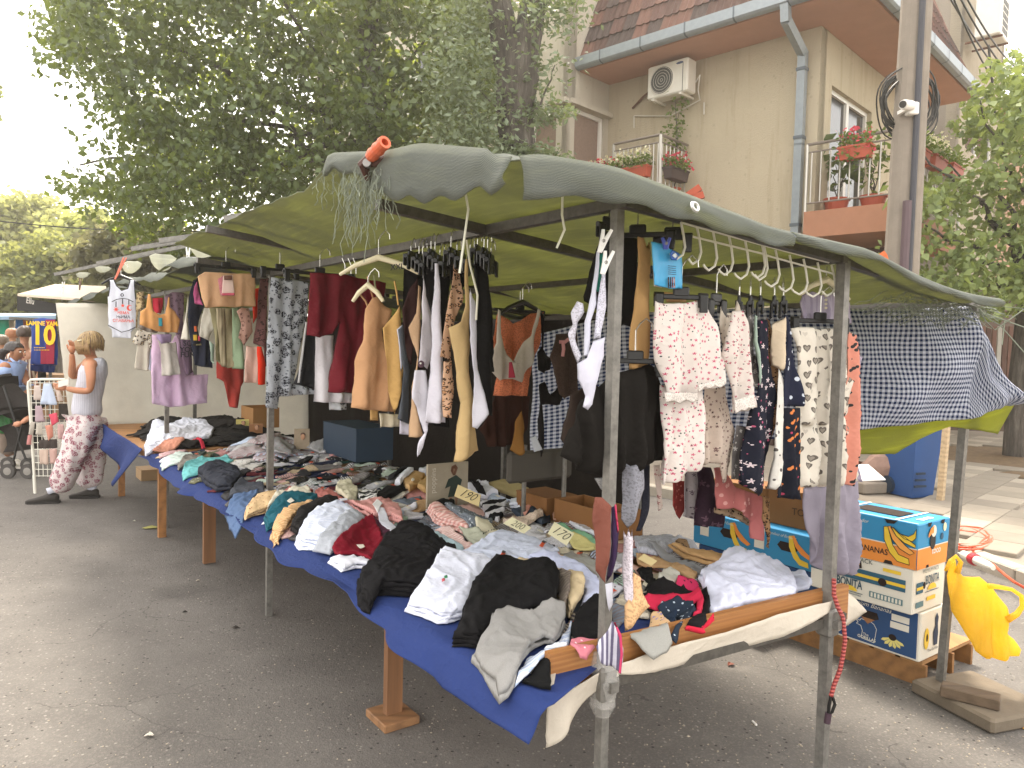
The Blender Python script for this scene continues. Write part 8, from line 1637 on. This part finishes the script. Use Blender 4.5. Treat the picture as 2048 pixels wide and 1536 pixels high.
tj = [(A(674,850),.18,.14),(A(670,740),.178,.14),(A(675,590),.155,.128),(A(718,480),.175,.135),(A(735,400),.125,.105),(A(722,372),.085,.08)]
skin_body('tank_top', tj,[(i, i+1) for i in range(5)], tk, wA,2,2, folds(.014,22,3))
fl_ = FB('#e0d4d2','blooms','#94465a','#bd7886', sc=1.25, trans=.1)
pj_ = [(A(672,735),.165,.135),(A(640,900,-.10),.15,.15),(A(570,1100,-.16),.13,.135),(A(500,1260,-.16),.125,.13),(A(428,1385,-.14),.115,.12),(A(712,900,.1),.15,.15),(A(706,1100,.14),.135,.135),(A(695,1250,.16),.125,.125),(A(685,1365,.16),.12,.12)]
skin_body('trousers', pj_,[(0,1),(1,2),(2,3),(3,4),(0,5),(5,6),(6,7),(7,8)], fl_, wA,3,0, folds(.028,20,8))
shm = plain('#3a3632',.8, bump=.4); shoe(wA, A(452,1440,-.12), A(225,1470,-.2), shm,.285); shoe(wA, A(755,1430,.16), A(600,1420,.12), shm,.27)
sock = FB('#d6d8e4')
for p, q in ((A(395,1360,-.13), A(408,1405,-.13)),(A(708,1345,.16), A(705,1385,.16))): MB().tube([p, q],[.05,.045],10).build('sock', sock, wA, True)
hc = A(664,262); head_parts(wA, hc, face1,.088, None, None, sk1); hm = hairm('#9a7a52'); hair(wA, hc+Vector((.02,0,.012)), face1,.098, hm,.055,.10, seed=4); strands(wA, hc+Vector((.02,0,.012)), face1,.112, hairm2('#5d4630','#b89a68'),.115,260)
for q in range(10): MB().tube([hc+Vector((.0+.012*q-.05,-.10,.03+.003*q)), hc+Vector((.02+.012*q-.05,-.118,-.03)), hc+Vector((.03+.013*q-.05,-.10,-.105))],[.014,.017,.005],6).build('hair_lock', hm, wA, True)
MB().box(hc+Vector((-.0,-.125,.035)),(.05,.012,.012),(.95,0,.2),(0,1,0), bev=.003).build('hair_clip', plain('#cfc4a8',.3,.5), wA)
fingers(wA, A(505,600,-.27),(-1,.0,.12),(0,-.3,1),5, sk1,.07); fingers(wA, A(552,330,.0),(.12,-.1,1),(-1,.2,.1),5, sk1,.07,.9)
MB().box(A(490,560,-.3),(.10,.012,.06),(.95,.1,.3),(0,1,0)).build('paper', plain('#e2dcd2',.5), None, label='small white paper in the hand of the woman in the tank top', cat='paper')
# --- the woman in the pale blue polo pushing a stroller, at the left edge
yb_2 = 9.3
def B(x, y, dy=0): return D(x/3.84,620+y/3.84, yb_2+dy)
sk2 = skinm('#9c6a4a'); f2_ = (.95,-.25,-.08); hb_ = B(135,325)
j = [(B(60,640),.17,.14),(B(75,540),.17,.14),(B(92,470),.13,.11),(B(102,425),.075,.07),(B(114,390),.052,.055),(B(128,360),.066,.068),(hb_,.088,.095),(B(138,275),.062,.075),
     (B(40,425,-.16),.07,.065),(B(-10,510,-.2),.055,.055),(B(-25,590,-.22),.045,.045),(B(15,590,-.28),.035,.035),(B(45,580,-.3),.027,.03),(B(150,430,.14),.065,.06),(B(190,520,.12),.055,.055),(B(210,570,.0),.04,.04),
     (B(50,800,-.09),.11,.11),(B(60,1000,-.09),.07,.07),(B(60,1130,-.05),.045,.05),(B(80,800,.1),.11,.11),(B(85,1000,.12),.07,.07),(B(100,1120,.14),.045,.05)]
e = [(0,1),(1,2),(2,3),(3,4),(4,5),(5,6),(6,7),(3,8),(8,9),(9,10),(10,11),(11,12),(3,13),(13,14),(14,15),(0,16),(16,17),(17,18),(0,19),(19,20),(20,21)]
wB = skin_body('person', j, e, sk2, label='dark haired woman in pale blue polo shirt pushing a black stroller at the edge', cat='person')
pol = FB('#9fb4dc', trans=.05); tj = [(B(65,640),.215,.18),(B(82,560),.21,.18),(B(92,490),.17,.15),(B(102,432),.10,.09),(B(110,402),.062,.062),(B(40,455,-.17),.085,.08),(B(-5,520,-.2),.09,.085),(B(155,462,.15),.08,.075),(B(190,500,.13),.085,.08)]
skin_body('polo_shirt', tj,[(0,1),(1,2),(2,3),(3,4),(3,5),(5,6),(3,7),(7,8)], pol, wB,2,2, folds(.014,18,5)); MB().tube([B(80,372,-.08), B(110,400,-.12), B(140,405,-.08), B(150,385)],[.012,.016,.016,.012],6).build('collar', pol, wB, True)
skin_body('trousers',[(B(60,650),.2,.17),(B(50,800,-.1),.14,.14),(B(60,1000,-.1),.1,.1),(B(62,1110,-.06),.08,.08),(B(82,800,.1),.14,.14),(B(88,1000,.12),.1,.1),(B(100,1100,.14),.08,.08)],[(0,1),(1,2),(2,3),(0,4),(4,5),(5,6)], FB('#8d7d70'), wB,2,0, folds(.012))
head_parts(wB, hb_, f2_,.092, None, None, sk2,'#1c1512'); hm2 = hairm('#2a211e'); hair(wB, hb_+Vector((-.03,0,.02)), f2_,.100, hm2,-.015,.0, seed=7)
MB().tube([hb_+Vector((-.11,0,.03)), hb_+Vector((-.19,.0,.0)), hb_+Vector((-.24,-.02,-.14)), hb_+Vector((-.22,-.03,-.27))],[.035,.055,.06,.02],10).build('ponytail', hm2, wB, True)
fingers(wB, B(40,580,-.3),(1,0,-.1),(0,0,1),5, sk2,.06,1.0)
for p, q in ((B(45,1160,-.08), B(130,1150,-.1)),(B(90,1140,.14), B(170,1140,.12))): p.z = q.z = 0; shoe(wB, p, q, plain('#cfc8bc',.7),.25)
bg_ = N('green_film'); bg_.base(C('#3f8a4a')); bg_.set(Roughness=.3); bg_.bump(bg_.noise(bg_.co('Object'),12,4),.6,.03); bg_.translucent(C('#5fb060'),.4)
hang('green_bag',[(-20,775),(6,772),(14,790),(22,820),(28,850),(26,866),(0,868),(-25,860),(-30,810)], yb_2-.42, bg_.m,'green plastic carrier bag hanging from the stroller handle','bag', dirn=CAMD, th=.04, fold=.03, h=.02)
# stroller
ys_ = 8.9
def Q2(x, y, dy=0): return D(x/3.84,620+y/3.84, ys_+dy)
stt = T('stroller', Vector((Q2(130,1100).x, ys_,0)),'black folding stroller with a big hood, half hidden by the sock rack','stroller'); hdm = FB('#2a2624', trans=0)
skin_body('hood',[(Q2(70,640),.17,.2),(Q2(130,640),.21,.22),(Q2(160,740),.22,.22),(Q2(150,850),.16,.2)],[(0,1),(1,2),(2,3)], hdm, stt,2,1, folds(.015))
for pts in ((Q2(30,590,-.2), Q2(70,720,-.22), Q2(150,960,-.22), Q2(105,1150,-.22)),(Q2(30,590,.2), Q2(70,720,.22), Q2(150,960,.22), Q2(105,1150,.22)),(Q2(175,860,-.22), Q2(140,1000,-.22), Q2(200,1150,-.22)),(Q2(175,860,.22), Q2(140,1000,.22), Q2(200,1150,.22))): MB().tube(pts,.013,7).build('frame_tube', blackp, stt)
MB().tube([Q2(30,590,-.2), Q2(30,590,.2)],.016,8).build('handle', blackp, stt); skin_body('seat',[(Q2(160,860),.14,.2),(Q2(195,960),.14,.2),(Q2(210,1060),.09,.16)],[(0,1),(1,2)], hdm, stt,2,1)
for x, dy in ((62,-.24),(62,.24),(215,-.22),(215,.22)):
    w_ = Q2(x,1180, dy); w_.z = .085; wq = T('wheel', w_); wq.parent = stt; wq.location = w_-wloc(stt); MB().lathe(w_-Vector((0,.02,0)),[(.05,0),(.085,.0),(.085,.04),(.05,.04)],18,(0,1,0)).build('tyre', plain('#4a4643',.8), wq); MB().lathe(w_-Vector((0,.025,0)),[(.001,0),(.045,.004),(.045,.045),(.001,.05)],14,(0,1,0)).build('rim', plain('#8a857e',.5), wq)
pbp = T('person', Q2(190,850),'small child in the stroller of whom only a bare leg shows','person'); MB().tube([Q2(225,830,-.16), Q2(195,845,-.2), Q2(160,872,-.22)],[.035,.03,.022],9).build('leg', skinm('#c98f70'), pbp, True); fingers(pbp, Q2(165,868,-.22),(-1,0,-.3),(0,1,0),5, skinm('#c98f70'),.03)
# people farther back
def far_person(x, ytop, Y, shirt, hairc, skc, lab, facing=(-.3,.9,0), tr='#3a3a40'):
    h0 = D(x, ytop, Y); top = h0.z; X = h0.x; P = lambda dx, z, dy=0: Vector((X+dx, Y+dy, z)); s_ = skinm(skc)
    j = [(P(0,.95),.14,.11),(P(0,1.15),.13,.10),(P(0,1.35),.16,.11),(P(0, top-.26),.05,.05),(P(0, top-.12),.085,.09),(P(.19,1.38),.055,.05),(P(.24,1.12),.045,.045),(P(.2,.9,-.08),.03,.03),(P(-.19,1.38),.055,.05),(P(-.24,1.12),.045,.045),(P(-.2,.9,-.08),.03,.03),(P(.09,.5),.075,.075),(P(.09,.06),.045,.05),(P(-.09,.5),.075,.075),(P(-.09,.06),.045,.05)]
    o = skin_body('person', j,[(0,1),(1,2),(2,3),(3,4),(2,5),(5,6),(6,7),(2,8),(8,9),(9,10),(0,11),(11,12),(0,13),(13,14)], s_, label=lab, cat='person')
    skin_body('shirt',[(P(0,.9),.18,.14),(P(0,1.15),.175,.14),(P(0,1.36),.19,.135),(P(.2,1.38),.08,.075),(P(.25,1.15),.07,.07),(P(-.2,1.38),.08,.075),(P(-.25,1.15),.07,.07)],[(0,1),(1,2),(2,3),(3,4),(2,5),(5,6)], shirt, o,2,1, folds(.012)); skin_body('trousers',[(P(0,.92),.17,.14),(P(.09,.5),.1,.1),(P(.09,.1),.075,.08),(P(-.09,.5),.1,.1),(P(-.09,.1),.075,.08)],[(0,1),(1,2),(0,3),(3,4)], FB(tr), o)
    hair(o, P(0, top-.115), facing,.095, hairm(hairc),.06,.0, seed=x); return o
far_person(49,650,11.2, FB('#d8cdbc','stripes','#7a5a52', sc=.35),'#4a3a30','#a87558','man in a striped shirt standing behind the football shirt')
far_person(24,655,13.0, FB('#cfd6d8'),'#a06844','#b98a6a','red haired person in a pale top far behind the striped shirt')
far_person(4,668,12.2, FB('#b9c2b0'),'#6d5a48','#b98a6a','curly haired person cut by the left edge far back')

# ================================================================== SOCK RACK AND THE STALLS BEYOND
yr = 7.85; rk = T('wire_rack', Vector((A(260,1400).x, yr,0)),'white wire grid rack with socks standing by the woman in the tank top','rack')
def R_(x, y): return D(x/3.84,620+y/3.84, yr)
MB().tube([R_(272,1410), R_(240,900), R_(215,590), R_(218,555), R_(240,535), R_(330,532), R_(520,532), R_(560,545), R_(575,620), R_(600,1250)],.014,8).build('frame', wire_w, rk)
MB().tube([R_(255,1270), R_(262,1405)],.008,6).build('foot', wire_w, rk); mb = MB()
for k in range(15): mb.tube([R_(222+k*2.6,560+k*51), R_(575+k*1.5,560+k*51)],.004,5)
mb.build('cross_wire', wire_w, rk); mb = MB()
for k in range(10): mb.tube([R_(235+k*36,540), R_(265+k*34,1280)],.004,5)
mb.build('upright_wire', wire_w, rk)
SKS = [('socks',(262,580),(312,580),(318,690),(258,690),'#cfc0b6','beige socks top left on the wire rack'),('baby_dress',(335,565),(395,565),(440,730),(312,725),'#c8d4e8','pale blue baby dress with white frill on the wire rack'),('socks',(415,590),(450,580),(490,700),(440,700),'#cbb9ad','cream socks beside the pale blue baby dress'),('socks',(270,735),(320,735),(345,860),(265,860),'#b8a2a8','mauve speckled socks on the second row of the wire rack'),('hairband',(375,800),(440,790),(450,860),(400,890),'#d8566a','hot pink ruffled socks on the second row of the wire rack'),('tights',(450,720),(540,720),(540,840),(450,840),'#3a3430','dark tights packet on the second row of the wire rack'),('socks',(235,860),(270,860),(255,960),(215,955),'#b8b0a4','grey socks bundle at the left of the third row'),('socks',(280,870),(325,870),(318,960),(275,955),'#c4bdb0','pale grey socks with white band in the third row'),('socks',(345,890),(405,875),(410,970),(375,1005),'#cf8d7a','salmon socks with white label in the third row'),('socks',(440,880),(490,880),(490,990),(440,990),'#c9a4a0','dusty pink socks in the third row close to the woman'),('socks',(215,960),(245,960),(240,1035),(205,1035),'#c98a86','small pink slippers low on the left of the wire rack'),('socks',(300,1070),(370,1070),(375,1185),(305,1185),'#cfb8a8','cream and black topped socks in the bottom row, left pair'),('socks',(375,1065),(435,1065),(440,1180),(380,1180),'#c9a69c','pink and black topped socks in the bottom row, right pair'),('tights',(300,1000),(440,990),(440,1060),(300,1065),'#4a423e','dark folded tights above the bottom row of the wire rack')]
for nm, a, b, c, d, col_, lab in SKS: G_(nm,[(x/3.84,620+y/3.84) for x, y in (a, b, c, d)], yr-.05, FB(col_), lab, nm, dirn=CAMD, th=.012, fold=.008, h=.02)
# football shirt
jy = 9.6
def J(x, y): return (x/3.84,620+y/3.84)
fj = G_('football_shirt',[J(x, y) for x, y in ((262,70),(330,60),(425,75),(440,180),(445,330),(440,420),(330,425),(235,415),(245,250),(240,130))], jy, plain('#27408a',.7),'blue and red striped football shirt numbered ten, hanging far left','shirt', dirn=CAMD, th=.02, fold=.008, h=.02)
for x0, x1 in ((262,300),(345,425)): patchp(fj,[J(x0+4,75), J(x1,75), J(x1-10 if x1 > 400 else x1+4,415), J(x0+10 if x0 > 300 else x0+4,415)] if x0 > 300 else [J(312,300), J(382,300), J(382,415), J(312,415)], jy-.04, plain('#9c1f3c',.7),'red_stripe', CAMD)
yl = plain('#f0c21e',.6); t3 = lambda s, x, y, sz: text(s, D(*J(x, y), jy-.075),(1,.12,0),(0,0,1), sz, yl, fj, bold=.03, squeeze=.85)
t3('LAMINE YAMAL',345,105,.075); t3('10',335,200,.34); [patchp(fj,[J(x, y), J(x+8, y), J(x+8, y+7), J(x, y+7)], jy-.05, yl,'printed_mark', CAMD) for x, y in [(262+12*i,286) for i in range(7)]+[(262+12*i,304) for i in range(10)]]
G_('football_shorts',[J(x, y) for x, y in ((235,418),(430,425),(415,480),(330,478),(235,465))], jy+.02, FB('#26356a'),'navy shorts hanging under the football shirt','shorts', dirn=CAMD, h=.02)
G_('dark_trousers',[J(x, y) for x, y in ((285,475),(350,478),(350,560),(285,560))], jy+.05, FB('#23211f'),'dark trousers below the navy football shorts','trousers', dirn=CAMD, h=.02)
MB().bar(D(20,636,9.9), D(112,640,9.7),.03).build('rail', st_d, label='steel rail carrying the football shirt', cat='rail')
# far parasol with a black printed valance
pz = 10.3; ps = T('market_parasol', Vector((D(120,700, pz).x, pz,0)),'big beige market parasol with a black lettered valance, far left','parasol')
a_, b_, c_, d_ = D(35,592, pz), D(215,606,9.2), D(212,576,12), D(110,572,12.2); MB().prism([a_, b_, c_, d_],(0,0,.03)).build('canopy', plain('#cdbba6',.8), ps); mb = MB(); e0, e1_ = D(34,592, pz-.02), D(150,615, pz-.5); MB().prism([e0, e1_, e1_-Vector((0,0,.10)), e0-Vector((0,0,.2))],(0,.02,0)).build('valance', plain('#23211f',.8), ps); text('Ellu', D(60,602, pz-.16), tuple(e1_-e0),(0,0,1),.12, plain('#cfc8bc',.7), ps, italic=.2); MB().tube([Vector((D(150,700,11).x,11,0)), Vector((D(150,700,11).x,11,2.2))],.03,8).build('pole', st_d, ps)
# clothes on far stalls at the left edge
for k,(x, y, w_, h_, c, Y, lab) in enumerate(((6,655,22,40,'#2f8f70',14,'green shirt on the far stall at the left edge'),(22,655,14,34,'#c9b8a0',14.3,'beige shirt on the far stall at the left edge'),(38,650,14,26,'#2a6aa8',14.1,'blue shirt on the far stall'),(52,652,12,24,'#c96a4a',14.4,'orange shirt on the far stall'),(66,648,14,20,'#3a7ac0',14,'bright blue shirt on the far stall next to the football shirt'),(0,692,16,20,'#d0c060',14.2,'yellow cloth low on the far stall at the left edge'))): G_('hanging_shirt',[(x-w_/2, y-h_/2),(x+w_/2, y-h_/2),(x+w_*.6, y+h_/2),(x-w_*.6, y+h_/2)], Y, FB(c), lab,'shirt', dirn=CAMD, h=.05)
fs_ = T('market_stall', D(30,640,15),'far market stall with a blue roof at the left edge','stall')
MB().prism([D(-60,640,14.0), D(112,638,13.2), D(112,632,16), D(-60,632,17)],(0,0,.06)).build('roof', plain('#7f97ab',.7), fs_)
for x in (-40,100): p = D(x,640,14); MB().tube([Vector((p.x, p.y,0)), p],.03,8).build('post', st_d, fs_)
MB().box(Vector((D(30,700,15.5).x,15.5,.45)),(3,.9,.9)).build('counter', plain('#8a6a4a',.8), fs_)
boxat('shoe_box', G(225,975)+Vector((.1,.6,0)),.34,.2,.12, plain('#a88a66',.8),'pale brown box on the ground under the far market table','box')
# ================================================================== THE AIR: thin haze added over the whole street for the veiling glow
hb = MB().box((0,34,8.6),(150,76,19.4)).build('haze', None, kind='stuff')
hz_m = bpy.data.materials.new('haze'); hz_m.use_nodes = True; ht = hz_m.node_tree; ht.nodes.remove(ht.nodes['Principled BSDF']); pvn = ht.nodes.new('ShaderNodeVolumePrincipled')
pvn.inputs['Color'].default_value = (.97,.92,.83,1); pvn.inputs['Density'].default_value = .0026; pvn.inputs['Anisotropy'].default_value = .6
ht.links.new(pvn.outputs[0], ht.nodes['Material Output'].inputs['Volume']); hb.data.materials.append(hz_m)
